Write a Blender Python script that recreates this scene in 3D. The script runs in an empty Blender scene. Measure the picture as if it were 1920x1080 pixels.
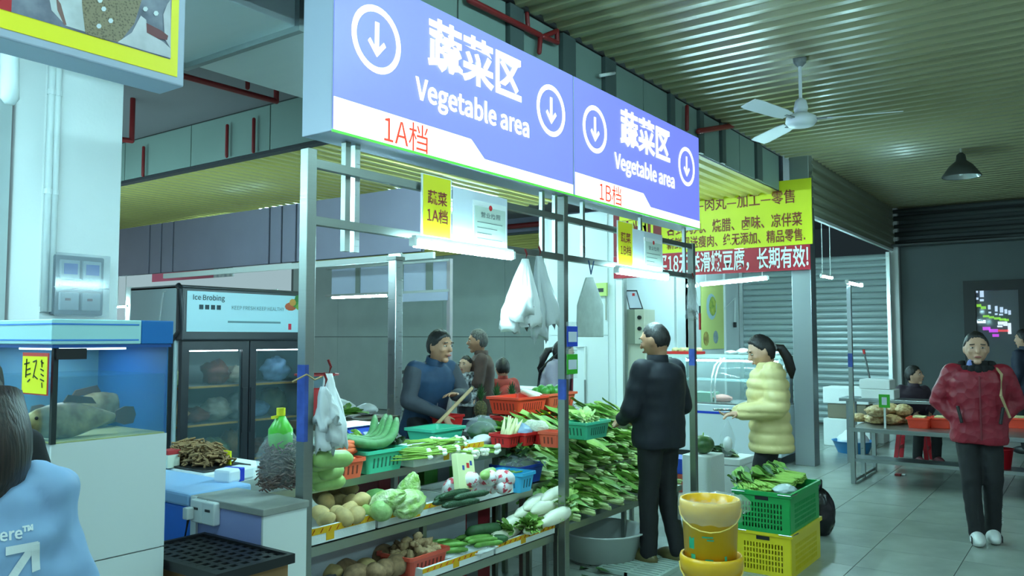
import bpy, bmesh, math, random
from mathutils import Vector, Matrix, noise
random.seed(7)
SC = bpy.context.scene
COL = SC.collection
R = math.radians
# ---------------------------------------------------------------- camera
# world X runs along the stall fronts (away to the right), world Y runs into the stalls
F = 1525.0; PITCH = R(3.45); YAW = R(35.8); CH = 1.6
cam = bpy.data.cameras.new('camera'); camo = bpy.data.objects.new('camera', cam); COL.objects.link(camo)
cam.sensor_width = 36; cam.lens = 36 * F / 1920; cam.clip_start = .05; cam.clip_end = 200
camo.location = (0, 0, CH); camo.rotation_euler = (R(90) + PITCH, 0, YAW - R(90))
SC.camera = camo
# ---------------------------------------------------------------- world, exposure
SC.view_settings.view_transform = 'Standard'; SC.view_settings.look = 'None'
SC.view_settings.gamma = 1; SC.view_settings.use_curve_mapping = False
SC.view_settings.exposure = 0.0
wd = bpy.data.worlds.new('hall_air'); SC.world = wd; wd.use_nodes = True
bg = wd.node_tree.nodes['Background']; bg.inputs[0].default_value = (.55, .78, .84, 1); bg.inputs[1].default_value = .62
# ---------------------------------------------------------------- pixel -> place
_f = Vector((math.cos(YAW), math.sin(YAW), 0)); _r = Vector((math.sin(YAW), -math.cos(YAW), 0)); _u = Vector((0, 0, 1))
_F3 = _f * math.cos(PITCH) + _u * math.sin(PITCH); _U3 = -_f * math.sin(PITCH) + _u * math.cos(PITCH)
CAMP = Vector((0, 0, CH))
def ray(px, py): return _F3 + _r * ((px - 960) / F) + _U3 * ((540 - py) / F)
def PZ(px, py, z): d = ray(px, py); return CAMP + d * ((z - CH) / d.z)
def PV(px, py, v): d = ray(px, py); return CAMP + d * (v / d.y)
def PU(px, py, u): d = ray(px, py); return CAMP + d * (u / d.x)
def PD(px, py, dist): d = ray(px, py); return CAMP + d * (dist / d.dot(_f))
def lin(c):
    o = []
    for x in c[:3]:
        x /= 255.0; o.append(x / 12.92 if x <= .04045 else ((x + .055) / 1.055) ** 2.4)
    return (*o, 1)
# ---------------------------------------------------------------- materials
MATS = {}
def M(name, col=None, rough=.6, metal=0, var=0, vs=8, bump=0, bs=40, emit=0, trans=0, alpha=1, coat=0, sub=0, col2=None):
    if name in MATS: return MATS[name]
    m = bpy.data.materials.new(name); m.use_nodes = True; nt = m.node_tree; b = nt.nodes['Principled BSDF']
    c = lin(col)
    b.inputs['Base Color'].default_value = c; b.inputs['Roughness'].default_value = rough; b.inputs['Metallic'].default_value = metal
    if trans: b.inputs['Transmission Weight'].default_value = trans; b.inputs['IOR'].default_value = 1.1
    if alpha < 1: b.inputs['Alpha'].default_value = alpha
    if coat: b.inputs['Coat Weight'].default_value = coat; b.inputs['Coat Roughness'].default_value = .15
    if emit: b.inputs['Emission Color'].default_value = c; b.inputs['Emission Strength'].default_value = emit
    if var or bump or col2:
        tc = nt.nodes.new('ShaderNodeTexCoord')
    if var or col2:
        n = nt.nodes.new('ShaderNodeTexNoise'); n.inputs['Scale'].default_value = vs; n.inputs['Detail'].default_value = 4
        nt.links.new(tc.outputs['Object'], n.inputs['Vector'])
        r = nt.nodes.new('ShaderNodeValToRGB'); r.color_ramp.elements[0].position = .35; r.color_ramp.elements[1].position = .68
        lo = lin(col2) if col2 else tuple(x * (1 - var) for x in c[:3]) + (1,)
        hi = c if col2 else tuple(min(1, x * (1 + var)) for x in c[:3]) + (1,)
        r.color_ramp.elements[0].color = lo; r.color_ramp.elements[1].color = hi
        nt.links.new(n.outputs['Fac'], r.inputs['Fac']); nt.links.new(r.outputs['Color'], b.inputs['Base Color'])
    if bump:
        n2 = nt.nodes.new('ShaderNodeTexNoise'); n2.inputs['Scale'].default_value = bs; n2.inputs['Detail'].default_value = 3
        nt.links.new(tc.outputs['Object'], n2.inputs['Vector'])
        bp = nt.nodes.new('ShaderNodeBump'); bp.inputs['Strength'].default_value = bump; bp.inputs['Distance'].default_value = .02
        nt.links.new(n2.outputs['Fac'], bp.inputs['Height']); nt.links.new(bp.outputs['Normal'], b.inputs['Normal'])
    MATS[name] = m
    return m
def steel(name, col=(190, 200, 200), rough=.3, streak=(3, 3, 60)):
    if name in MATS: return MATS[name]
    m = M(name, col, rough, 1); nt = m.node_tree; b = nt.nodes['Principled BSDF']
    tc = nt.nodes.new('ShaderNodeTexCoord'); mp = nt.nodes.new('ShaderNodeMapping'); mp.inputs['Scale'].default_value = streak
    n = nt.nodes.new('ShaderNodeTexNoise'); n.inputs['Scale'].default_value = 2; n.inputs['Detail'].default_value = 5
    mr = nt.nodes.new('ShaderNodeMapRange'); mr.inputs['To Min'].default_value = rough * .7; mr.inputs['To Max'].default_value = rough * 1.5
    nt.links.new(tc.outputs['Object'], mp.inputs['Vector']); nt.links.new(mp.outputs['Vector'], n.inputs['Vector'])
    nt.links.new(n.outputs['Fac'], mr.inputs['Value']); nt.links.new(mr.outputs['Result'], b.inputs['Roughness'])
    return m
# ---------------------------------------------------------------- mesh builder
def basis(d, up=Vector((0, 0, 1))):
    d = d.normalized()
    if abs(d.dot(up)) > .98: up = Vector((1, 0, 0))
    x = up.cross(d).normalized(); y = d.cross(x).normalized()
    return x, y, d
class MB:
    def __init__(s): s.v = []; s.f = []
    def add(s, vs, fs):
        o = len(s.v); s.v += [Vector(q) for q in vs]; s.f += [tuple(i + o for i in f) for f in fs]; return s
    def box(s, x0, y0, z0, x1, y1, z1):
        vs = [(x, y, z) for z in (z0, z1) for y in (y0, y1) for x in (x0, x1)]
        return s.add(vs, [(0, 2, 3, 1), (4, 5, 7, 6), (0, 1, 5, 4), (2, 6, 7, 3), (0, 4, 6, 2), (1, 3, 7, 5)])
    def obox(s, c, hx, hy, hz, X=(1, 0, 0), Y=(0, 1, 0), Z=(0, 0, 1)):
        c = Vector(c); X = Vector(X) * hx; Y = Vector(Y) * hy; Z = Vector(Z) * hz
        vs = [c + X * a + Y * b + Z * d for d in (-1, 1) for b in (-1, 1) for a in (-1, 1)]
        return s.add(vs, [(0, 2, 3, 1), (4, 5, 7, 6), (0, 1, 5, 4), (2, 6, 7, 3), (0, 4, 6, 2), (1, 3, 7, 5)])
    def bar(s, p0, p1, w, h=None):
        p0 = Vector(p0); p1 = Vector(p1); x, y, d = basis(p1 - p0)
        return s.obox((p0 + p1) / 2, w / 2, (h or w) / 2, (p1 - p0).length / 2, x, y, d)
    def loft(s, rings, cap=True, close=True):
        n = len(rings[0]); o = len(s.v)
        for r in rings: s.v += [Vector(q) for q in r]
        for i in range(len(rings) - 1):
            for j in range(n if close else n - 1):
                a = o + i * n + j; b = o + i * n + (j + 1) % n
                s.f.append((a, b, b + n, a + n))
        if cap:
            s.f.append(tuple(o + j for j in range(n))[::-1]); k = o + (len(rings) - 1) * n
            s.f.append(tuple(k + j for j in range(n)))
        return s
    def tube(s, pts, r, n=8, cap=True, flat=1):
        pts = [Vector(p) for p in pts]; rings = []
        for i, p in enumerate(pts):
            d = (pts[min(i + 1, len(pts) - 1)] - pts[max(i - 1, 0)])
            x, y, _ = basis(d); rr = r[i] if isinstance(r, (list, tuple)) else r
            rings.append([p + x * (rr * math.cos(2 * math.pi * k / n)) + y * (rr * flat * math.sin(2 * math.pi * k / n)) for k in range(n)])
        return s.loft(rings, cap)
    def cyl(s, p0, p1, r0, r1=None, n=12): return s.tube([p0, p1], [r0, r0 if r1 is None else r1], n)
    def ell(s, c, rad, seg=12, rings=8, rot=None, fn=None):
        c = Vector(c); rad = (rad,) * 3 if isinstance(rad, (int, float)) else rad; o = len(s.v)
        pts = [Vector((0, 0, -1))]
        for i in range(1, rings):
            t = math.pi * i / rings - math.pi / 2
            for j in range(seg):
                a = 2 * math.pi * j / seg; pts.append(Vector((math.cos(t) * math.cos(a), math.cos(t) * math.sin(a), math.sin(t))))
        pts.append(Vector((0, 0, 1)))
        for p in pts:
            q = fn(p) if fn else p
            q = Vector((q[0] * rad[0], q[1] * rad[1], q[2] * rad[2]))
            if rot: q = rot @ q
            s.v.append(c + q)
        last = o + len(pts) - 1
        for j in range(seg):
            s.f.append((o, o + 1 + (j + 1) % seg, o + 1 + j)); k = o + 1 + (rings - 2) * seg
            s.f.append((last, k + j, k + (j + 1) % seg))
        for i in range(rings - 2):
            for j in range(seg):
                a = o + 1 + i * seg + j; b = o + 1 + i * seg + (j + 1) % seg
                s.f.append((a, b, b + seg, a + seg))
        return s
    def caps(s, p0, p1, r0, r1, n=12):
        p0 = Vector(p0); p1 = Vector(p1); d = p1 - p0; L = d.length; x, y, d = basis(d); rings = []
        for k in range(4):
            a = math.pi / 2 * (1 - k / 4) ; rings.append((p0 - d * (r0 * math.sin(a)), max(r0 * math.cos(a), r0 * .05)))
        rings += [(p0, r0), (p1, r1)]
        for k in range(1, 5):
            a = math.pi / 2 * k / 4; rings.append((p1 + d * (r1 * math.sin(a)), max(r1 * math.cos(a), r1 * .05)))
        return s.loft([[c + x * (q * math.cos(2 * math.pi * j / n)) + y * (q * math.sin(2 * math.pi * j / n)) for j in range(n)] for c, q in rings])
    def lathe(s, c, prof, n=20, cap=False):
        c = Vector(c)
        return s.loft([[c + Vector((r * math.cos(2 * math.pi * j / n), r * math.sin(2 * math.pi * j / n), z)) for j in range(n)] for r, z in prof], cap)
    def poly(s, pts2, o, ax, ay, th=0):
        o = Vector(o); ax = Vector(ax); ay = Vector(ay); nz = ax.cross(ay)
        fr = [o + ax * a + ay * b for a, b in pts2]; n = len(fr)
        if not th: return s.add(fr, [tuple(range(n))])
        bk = [p - nz * th for p in fr]
        return s.add(fr + bk, [tuple(range(n)), tuple(range(2 * n - 1, n - 1, -1))] + [(i, i + n, (i + 1) % n + n, (i + 1) % n) for i in range(n)])
    def mesh(s, name, mat, smooth=False):
        me = bpy.data.meshes.new(name); me.from_pydata([tuple(v) for v in s.v], [], s.f); me.update()
        bm = bmesh.new(); bm.from_mesh(me); bmesh.ops.recalc_face_normals(bm, faces=bm.faces); bm.to_mesh(me); bm.free()
        if mat: me.materials.append(mat)
        if smooth: me.polygons.foreach_set('use_smooth', [True] * len(me.polygons))
        return me
    def build(s, name, mat, parent=None, smooth=False, bevel=0, sub=0):
        o = bpy.data.objects.new(name, s.mesh(name, mat, smooth)); COL.objects.link(o)
        if parent: adopt(o, parent)
        if bevel:
            m = o.modifiers.new('bevel', 'BEVEL'); m.width = bevel; m.segments = 2; m.limit_method = 'ANGLE'
        if sub: m = o.modifiers.new('sub', 'SUBSURF'); m.levels = m.render_levels = sub
        return o
def adopt(o, parent):
    o.parent = parent
    if parent.type == 'EMPTY': o.matrix_parent_inverse = parent.matrix_basis.inverted()
def tag(o, label, cat, group=None, kind=None):
    if label: o['label'] = label
    if cat: o['category'] = cat
    if group: o['group'] = group
    if kind: o['kind'] = kind
    return o
def struct(o): o['kind'] = 'structure'; return o
def thing(name, label, cat, loc=(0, 0, 0), group=None, rz=0):
    o = bpy.data.objects.new(name, None); COL.objects.link(o); o.empty_display_size = .1
    o.location = loc; o.rotation_euler = (0, 0, rz)
    o.matrix_basis = Matrix.Translation(Vector(loc)) @ Matrix.Rotation(rz, 4, 'Z')
    return tag(o, label, cat, group)
def dup(root, loc, rot=(0, 0, 0), scale=1, label=None, group=None):
    def cp(o, par):
        c = o.copy(); COL.objects.link(c)
        if par: c.parent = par
        for ch in list(o.children): cp(ch, c)
        return c
    c = cp(root, None); c.location = loc; c.rotation_euler = rot
    c.scale = (scale,) * 3 if isinstance(scale, (int, float)) else scale
    if label: c['label'] = label
    if group: c['group'] = group
    return c
# a side scene evaluates text and body meshes quickly; it is removed at the end
TMP = bpy.data.scenes.new('workbench')
def evaluated(ob):
    TMP.collection.objects.link(ob); vl = TMP.view_layers[0]; vl.update(); dg = vl.depsgraph
    me = bpy.data.meshes.new_from_object(ob.evaluated_get(dg), depsgraph=dg); TMP.collection.objects.unlink(ob); return me
try:
    CJK = bpy.data.fonts.load(bpy.utils.system_resource('DATAFILES', path='fonts') + '/Noto Sans CJK Regular.woff2')
except Exception:
    CJK = None
def raw_text(s, bold, align, res, space, font):
    cu = bpy.data.curves.new('t', 'FONT'); cu.body = s; cu.size = 1; cu.align_x = align; cu.align_y = 'CENTER'; cu.offset = bold
    if font: cu.font = font
    cu.resolution_u = res; cu.space_character = space
    to = bpy.data.objects.new('t', cu); me = evaluated(to); bpy.data.objects.remove(to); bpy.data.curves.remove(cu); return me
def _h(f): z = [v.co.y for v in raw_text('区', 0, 'LEFT', 2, 1, f).vertices]; return max(z) - min(z)
FK = .92 / _h(CJK)
def text(s, size, mat, o, ax, ay, parent=None, name='lettering', bold=0, th=.002, align='CENTER', sx=1, res=3, space=1, fit=0):
    me = raw_text(s, bold / FK, align, res, space, CJK); size *= FK
    xs = [v.co.y for v in me.vertices]; cy = (max(xs) + min(xs)) / 2
    if fit: q = [v.co.x for v in me.vertices]; size = fit / (max(q) - min(q)) / sx
    o = Vector(o); ax = Vector(ax); ay = Vector(ay); nz = ax.cross(ay)
    for v in me.vertices: v.co = o + ax * (v.co.x * size * sx) + ay * ((v.co.y - cy) * size) + nz * th
    me.name = name; me.materials.clear(); me.materials.append(mat); me.update()
    ob = bpy.data.objects.new(name, me); COL.objects.link(ob)
    if parent: adopt(ob, parent)
    return ob
def corr(name, mat, o, along, across, n, pitch, depth):
    o = Vector(o); along = Vector(along); across = Vector(across); w = across.length; across = across.normalized(); n = Vector(n)
    prof = []; k = 0
    while k * pitch < w:
        for fr, h in ((0, 0), (.42, 0), (.55, 1), (.87, 1)):
            q = (k + fr) * pitch
            if q <= w: prof.append((q, h))
        k += 1
    mb = MB(); vs = []
    for q, h in prof:
        p = o + across * q + n * (h * depth); vs += [p, p + along]
    mb.add(vs, [(2 * i, 2 * i + 1, 2 * i + 3, 2 * i + 2) for i in range(len(prof) - 1)])
    return mb.build(name, mat)
def nz(p, sc=1, seed=0): return noise.noise(Vector(p) * sc + Vector((seed * 7.3, seed * 3.1, seed * 1.7)))
# ================================================================ common materials
WHITE = M('white_paint', (225, 228, 226), .55, bump=.05)
GREYW = M('grey_green_board', (158, 172, 166), .6, var=.05, vs=2)
ALU = steel('brushed_steel', (200, 205, 205), .28)
ALUD = steel('dull_steel', (150, 155, 150), .38)
ZINC = steel('zinc_sheet', (205, 215, 215), .32, (8, 1, 8)); ZINC.node_tree.nodes['Principled BSDF'].inputs['Metallic'].default_value = .6
DARK = M('dark_metal', (42, 45, 48), .45)
BLACK = M('black_plastic', (22, 23, 26), .45)
REDPIPE = M('red_pipe', (120, 22, 24), .45)
PVC = M('white_pvc', (222, 228, 226), .35)
TUBE = M('lit_tube', (188, 246, 255), .3, emit=230)
FOAM = M('foam_box', (228, 232, 230), .8, bump=.15, bs=90)
BAGW = M('white_plastic_film', (240, 243, 244), .4, alpha=.95)
CLEAR = M('clear_plastic_film', (205, 215, 218), .12, alpha=.2)
GLASS = M('glass', (200, 225, 225), .03, trans=0, alpha=.16)
# ================================================================ floor
GROUT = M('grout', (60, 66, 64), .7)
TILE = M('floor_tile', (150, 158, 150), .24, var=.14, vs=2.2, bump=.03, bs=6)
fl = struct(MB().box(-4, -9, -.12, 18, 16, -.006).build('floor', GROUT))
tiles = []
for i in range(-4, 28):
    for j in range(-16, 9):
        u0 = i * .6 + .1; v0 = j * .6 + .25; c = Vector((u0 + .3, v0 + .3, 0)); d = c - CAMP
        dep = d.dot(_f)
        vis = dep > 2.5 and abs(d.dot(_r) / dep) < .72
        tiles.append((0 if vis else 1, dep, u0, v0))
tiles.sort()
tm = MB().box(.0025, .0025, -.005, .5975, .5975, 0).mesh('tile', TILE)
rest = MB()
for k, (vis, dep, u0, v0) in enumerate(tiles):
    if k < 300:
        o = bpy.data.objects.new('tile', tm); COL.objects.link(o); o.location = (u0, v0, 0); o.parent = fl
    else: rest.box(u0 + .0025, v0 + .0025, -.005, u0 + .5975, v0 + .5975, 0)
ro = rest.build('tile_field', TILE, fl); ro['kind'] = 'stuff'
inner = MB().box(-4, 5.65, -.006, 18, 16, -.001).build('screed', M('screed', (130, 136, 130), .5, var=.1, vs=1.5), fl)
# ================================================================ ceilings
ZC = 3.93
CORR = M('ribbed_ceiling_sheet', (150, 148, 112), .3, var=.08, vs=.6, coat=.2)
CORY = M('ribbed_soffit_sheet', (196, 186, 104), .35, var=.06, vs=.6, coat=.2)
struct(corr('ceiling', CORR, (-3, -9, ZC), (0, 12.2, 0), (19.2, 0, 0), (0, 0, -1), .18, .035))
GYP = M('grey_ceiling_board', (118, 114, 118), .7)
struct(MB().box(-4, 3.2, 3.92, 18, 16, 4.02).build('ceiling', GYP))
ZS = 3.46; VB = 3.25
struct(corr('ceiling', CORY, (5.12, VB + .02, ZS), (5.35, 0, 0), (0, 2.6, 0), (0, 0, -1), .16, .03))
struct(corr('ceiling', CORY, (5.12, VB + 2.62, ZS), (4.2, 0, 0), (0, 9.5, 0), (0, 0, -1), .16, .03))
BULK = M('grey_green_sheet', (118, 138, 130), .5, var=.06, vs=1)
bk = struct(MB().box(-3, VB, ZS + .0, 10.35, VB + .02, 3.92).build('wall_bulkhead', M('bulkhead_core', (40, 46, 44), .6)))
edges = [-3, -1.2, .6, 2.4, 3.9, 4.42, 4.6, 5.1, 5.3, 5.75, 5.95, 6.5, 7.0, 7.12, 7.7, 7.82, 8.3, 8.42, 8.9, 9.4, 9.6, 10.3]
for a, b in zip(edges, edges[1:]):
    MB().box(a + .008, VB - .012 - (.03 if b - a < .25 else 0), ZS + .005, b - .008, VB - .001, 3.9).build('panel', BULK if b - a > .25 else M('bulkhead_stud', (70, 84, 82), .5), bk)
b2 = struct(MB().box(5.06, 5.2, ZS - .02, 5.10, 15, 3.92).build('wall_bulkhead', M('bulkhead_core', (40, 46, 44))))
for k in range(7):
    MB().box(5.045, 5.25 + k * 1.35, ZS - .01, 5.059, 5.25 + k * 1.35 + 1.335, 3.9).build('panel', BULK, b2)
# edge angle of the soffit
MB().box(5.03, 3.4, ZS - .05, 5.12, 15, ZS - .02).build('edge_strip', DARK, b2)
# ================================================================ walls
wb = struct(MB().box(12.95, 5.7, 0, 13.05, 16, 3.92).build('wall_back', M('board_gap', (96, 104, 102), .7)))
for k in range(6):
    v0 = 6.3 + k * 1.6
    for z0, z1 in ((.02, 1.6), (1.61, 3.3)):
        MB().box(12.93, v0 + .003, z0, 12.95, v0 + 1.597, z1 - .004).build('panel', GREYW, wb)
struct(corr('wall_fascia', CORY, (12.9, 5.7, 3.3), (0, 10, 0), (0, 0, .34), (-1, 0, 0), .1, .03))
struct(MB().box(12.88, 5.7, 3.645, 12.949, 16, 3.92).build('wall_fascia', M('lilac_grey_sheet', (128, 128, 146), .6)))
ENDW = M('dark_plaster', (84, 92, 92), .7, var=.05, vs=1.5)
UE = 15.85
VD0, VD1, ZD = -.6, 1.87, 2.56
we = struct(MB().box(UE, VD1, 0, UE + .12, 3.0, 4).box(UE, -9, 0, UE + .12, VD0, 4).box(UE, VD0, ZD, UE + .12, VD1, 4).build('wall_end', ENDW))
# dark service pipes high on the end wall
for k, z in enumerate((3.28, 3.42, 3.56, 3.70, 3.82)):
    MB().cyl((UE - .12 - .03 * k, 2.9, z), (UE - .12 - .03 * k, -9, z), .045 if k % 2 else .035, n=10).build('pipe', M('dusty_pipe', (74, 78, 78), .5), we, smooth=True)
MB().box(UE - .35, -9, 3.2, UE - .02, 2.95, 3.23).build('pipe_tray', M('dusty_pipe', (74, 78, 78), .5), we)
# glazed door in the end wall
d1 = struct(thing('door_1', None, None, (UE, 0, 0)))
FRM = M('black_door_frame', (14, 15, 17), .4)
for v in (VD1 - .09, .98, .12, VD0 + .09):
    MB().box(UE - .04, v - .09, 0, UE + .08, v + .09, ZD).build('door_frame', FRM, d1)
MB().box(UE - .039, VD0, ZD - .17, UE + .079, VD1, ZD - .001).build('door_frame', FRM, d1)
for a, b in ((1.07, VD1 - .18), (.21, .89), (VD0 + .18, .03)):
    MB().box(UE + .02, a, .02, UE + .03, b, ZD - .171).build('pane', M('door_glass', (150, 160, 165), .05, alpha=.25), d1)
struct(MB().box(UE + .13, -14, -.14, 27, 14, -.02).build('floor_street', M('street_paving', (70, 74, 76), .7, var=.1, vs=2)))
# the street building seen through the door
fa = thing('street_building', 'dark building across the street with rows of small lit signs, behind the glass door', 'building', (27, 0, 0))
MB().box(27, -12, 0, 28, 12, 14).build('wall', M('night_wall', (58, 64, 68), .8), fa)
def glow(px, py, w, h, col, e=1.2, nm='lit_sign'):
    p = PU(px, py, 26.98); s_ = 27 / 1525 * 1.05 * .84
    m = M('glow_%d_%d_%d' % col, col, .5, emit=e)
    MB().box(26.93, p.y - w * s_, p.z - h * s_, 26.99, p.y + w * s_, p.z + h * s_).build(nm, m, fa)
for q in ((1830, 545, 3, 4), (1841, 551, 3, 6), (1855, 576, 2, 4), (1868, 579, 2, 5), (1878, 581, 2.5, 5), (1886, 584, 2, 4), (1893, 586, 2, 4), (1831, 560, 3, 2), (1841, 563, 3, 2), (1856, 586, 2, 1.5), (1868, 589, 2, 1.5), (1877, 590, 3, 1.5)):
    glow(*q, (205, 230, 255), 1.3)
for q in ((1834, 573, 5, 2.5), (1844, 577, 4, 2.5), (1849, 593, 5, 2), (1859, 595, 4, 2), (1870, 597, 5, 2), (1880, 599, 5, 2), (1888, 600, 3, 2)):
    glow(*q, (150, 230, 50), 1.1)
for q in ((1828, 602, 4, 2), (1838, 604, 5, 2), (1846, 603, 2, 3), (1876, 606, 4, 3), (1885, 607, 3, 4), (1893, 616, 2.5, 10), (1875, 612, 4, 1.5)):
    glow(*q, (225, 240, 255), 1.6)
for q in ((1850, 616, 6, 3), (1863, 620, 7, 3), (1842, 629, 2, 2), (1867, 629, 5, 2.5)):
    glow(*q, (215, 60, 240), 1.3)
glow(1882, 620, 9, 2, (235, 60, 70), 1.2)
# shop shell (right): white back wall, fascia over the opening, end column
US, VS_ = 10.46, 2.93
struct(MB().box(US, 5.7, 0, UE, 5.8, 3.92).build('wall_shop', M('white_board', (214, 222, 222), .45, bump=.03)))
wl = struct(MB().box(US, 5.8, 0, US + .08, 6.85, 3.46).build('wall_white', M('white_board', (214, 222, 222))))
for z0, z1 in ((.01, 1.62), (1.63, 3.44)):
    MB().box(US - .015, 5.81, z0, US - .001, 6.84, z1).build('panel', M('white_board', (214, 222, 222)), wl)
MB().box(US + .1, 6.86, 0, US + .35, 7.0, 3.46).build('trim_1', M('white_gloss_post', (232, 238, 236), .25)).__setitem__('kind', 'structure')
struct(corr('wall_fascia', M('ribbed_fascia', (128, 132, 112), .4), (US + .1, VS_, 3.17), (UE - US - .12, 0, 0), (0, 0, .76), (0, -1, 0), .14, .025))
struct(MB().box(US + .1, VS_ + .01, 3.13, UE, VS_ + .06, 3.17).build('trim_2', PVC))
struct(MB().box(US + .1, VS_ + .05, 3.17, UE, VS_ + .08, 3.92).build('wall_fascia', DARK))
# ribbed fascia of the bulkhead towards the shop side
struct(MB().box(US - .1, VS_ + .3, 3.46, US - .02, 5.7, 3.92).build('wall_fascia', M('dark_cloth', (54, 58, 66), .7)))
co = struct(thing('trim_3', None, None, (US, VS_, 0)))
MB().box(US - .02, VS_ - .02, 0, US + .19, VS_ + .22, 3.93).build('column_body', steel('column_steel', (175, 185, 188), .35), co, bevel=.006)
MB().box(US + .192, VS_ - .018, 0, US + .205, VS_ + .2, 3.15).build('column_edge', DARK, co)
struct(MB().box(UE - .14, 2.86, 0, UE - .01, 3.0, 3.93).build('trim_4', M('white_gloss_post', (232, 238, 236))))
# roller shutter closing the far end of the shop, slat by slat
SH = M('shutter_slat', (176, 190, 190), .35, metal=.3)
rs = thing('roller_shutter', 'grey ribbed roller shutter closing the far end of the meat shop', 'shutter', (15.55, 4.3, 0))
sm = MB(); prof = [(0, 0), (-.022, .02), (-.03, .05), (-.022, .085), (0, .108), (.004, .108), (.004, 0)]
sm.loft([[(x, v, z) for x, z in prof] for v in (3.0, 5.66)]); sme = sm.mesh('slat', SH, False)
for k in range(27):
    o = bpy.data.objects.new('slat', sme); COL.objects.link(o); o.location = (15.55, 0, .03 + k * .113); adopt(o, rs)
    o.matrix_parent_inverse = rs.matrix_basis.inverted()
MB().box(15.48, 2.96, 0, 15.6, 3.02, 3.1).build('guide_rail', ALU, rs); MB().box(15.48, 5.62, 0, 15.6, 5.69, 3.1).build('guide_rail', ALU, rs)
# ================================================================ lit signs
VSG = 2.75; ZB, ZT = 2.52, 3.317; US0, USW = 2.434, 2.07
BLUE = M('sign_blue_lit', (120, 128, 238), .4, emit=.85)
LWH = M('sign_white_lit', (250, 252, 235), .4, emit=1.25)
LLET = M('sign_letter_lit', (250, 252, 255), .4, emit=1.35)
LRED = M('sign_red_lit', (232, 62, 40), .4, emit=.95)
CASE = M('sign_case', (178, 186, 205), .4)
EDGEG = M('sign_edge_lit', (90, 200, 70), .4, emit=.7)
AX, AY = Vector((1, 0, 0)), Vector((0, 0, 1))
def S(px, py): p = PV(px, py, VSG); return Vector((p.x, p.z))
def ring(mb, o, r0, r1, n=36):
    vs = []
    for k in range(n):
        a = 2 * math.pi * k / n
        for r in (r0, r1): vs.append(o + AX * (r * math.cos(a)) + AY * (r * math.sin(a)))
    mb.add(vs, [(2 * k, 2 * k + 1, (2 * k + 3) % (2 * n), (2 * k + 2) % (2 * n)) for k in range(n)])
def hang_sign(du, code, label):
    a = US0 + du; b = a + USW - .012
    t = thing('hanging_sign', label, 'sign', (a, VSG, ZB), 'lit stall signs')
    MB().box(a, VSG, ZB, b, VSG + .2, ZT).build('case', CASE, t, bevel=.004)
    MB().box(a + .006, VSG - .004, ZB + .006, b - .006, VSG - .0005, ZT - .006).build('face', BLUE, t)
    y = VSG - .006
    za = S(617, 178)[1]; zb = S(960, 314)[1]; n0 = S(882, 252)[0] + du; n1 = S(907, 299)[0] + du
    MB().poly([(a + .006, ZB + .008), (b - .006, ZB + .008), (b - .006, zb), (n1, zb), (n0, za), (a + .006, za)], (0, y, 0), AX, AY).build('band', LWH, t)
    MB().box(a, VSG - .008, ZB - .004, b, VSG - .001, ZB + .007).build('edge_strip', EDGEG, t)
    def T(s, p, mat, bold, a0, a1, sx=1):
        w = S(a1, 200)[0] - S(a0, 200)[0]; text(s, 1, mat, ((S(a1, 200)[0] + S(a0, 200)[0]) / 2 + du, y - .001, p[1]), AX, AY, t, 'lettering', bold=bold, sx=sx, fit=w)
    T('蔬菜区', S(888, 115), LLET, .03, 800, 976)
    T('Vegetable area', S(880, 206), LLET, .03, 778, 991)
    T(code, S(758, 252), LRED, .0, 718, 800)
    for cx, cy in ((705, 75), (1032, 208)):
        p = S(cx, cy); c = Vector((p[0] + du, y - .001, p[1])); mb = MB(); ring(mb, c, .132, .163); mb.build('arrow_ring', LLET, t)
        mb = MB(); w = .014
        mb.poly([(-w, -.05), (w, -.05), (w, .085), (-w, .085)], c, AX, AY)
        mb.poly([(0, -.085), (.06, -.02), (.045, -.002), (0, -.05), (-.045, -.002), (-.06, -.02)], c - Vector((0, .0005, 0)), AX, AY); mb.build('arrow', LLET, t)
    return t
hang_sign(0, '1A档', 'lit blue sign reading Vegetable area with stall number 1A')
hang_sign(USW, '1B档', 'lit blue sign reading Vegetable area with stall number 1B')
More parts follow.
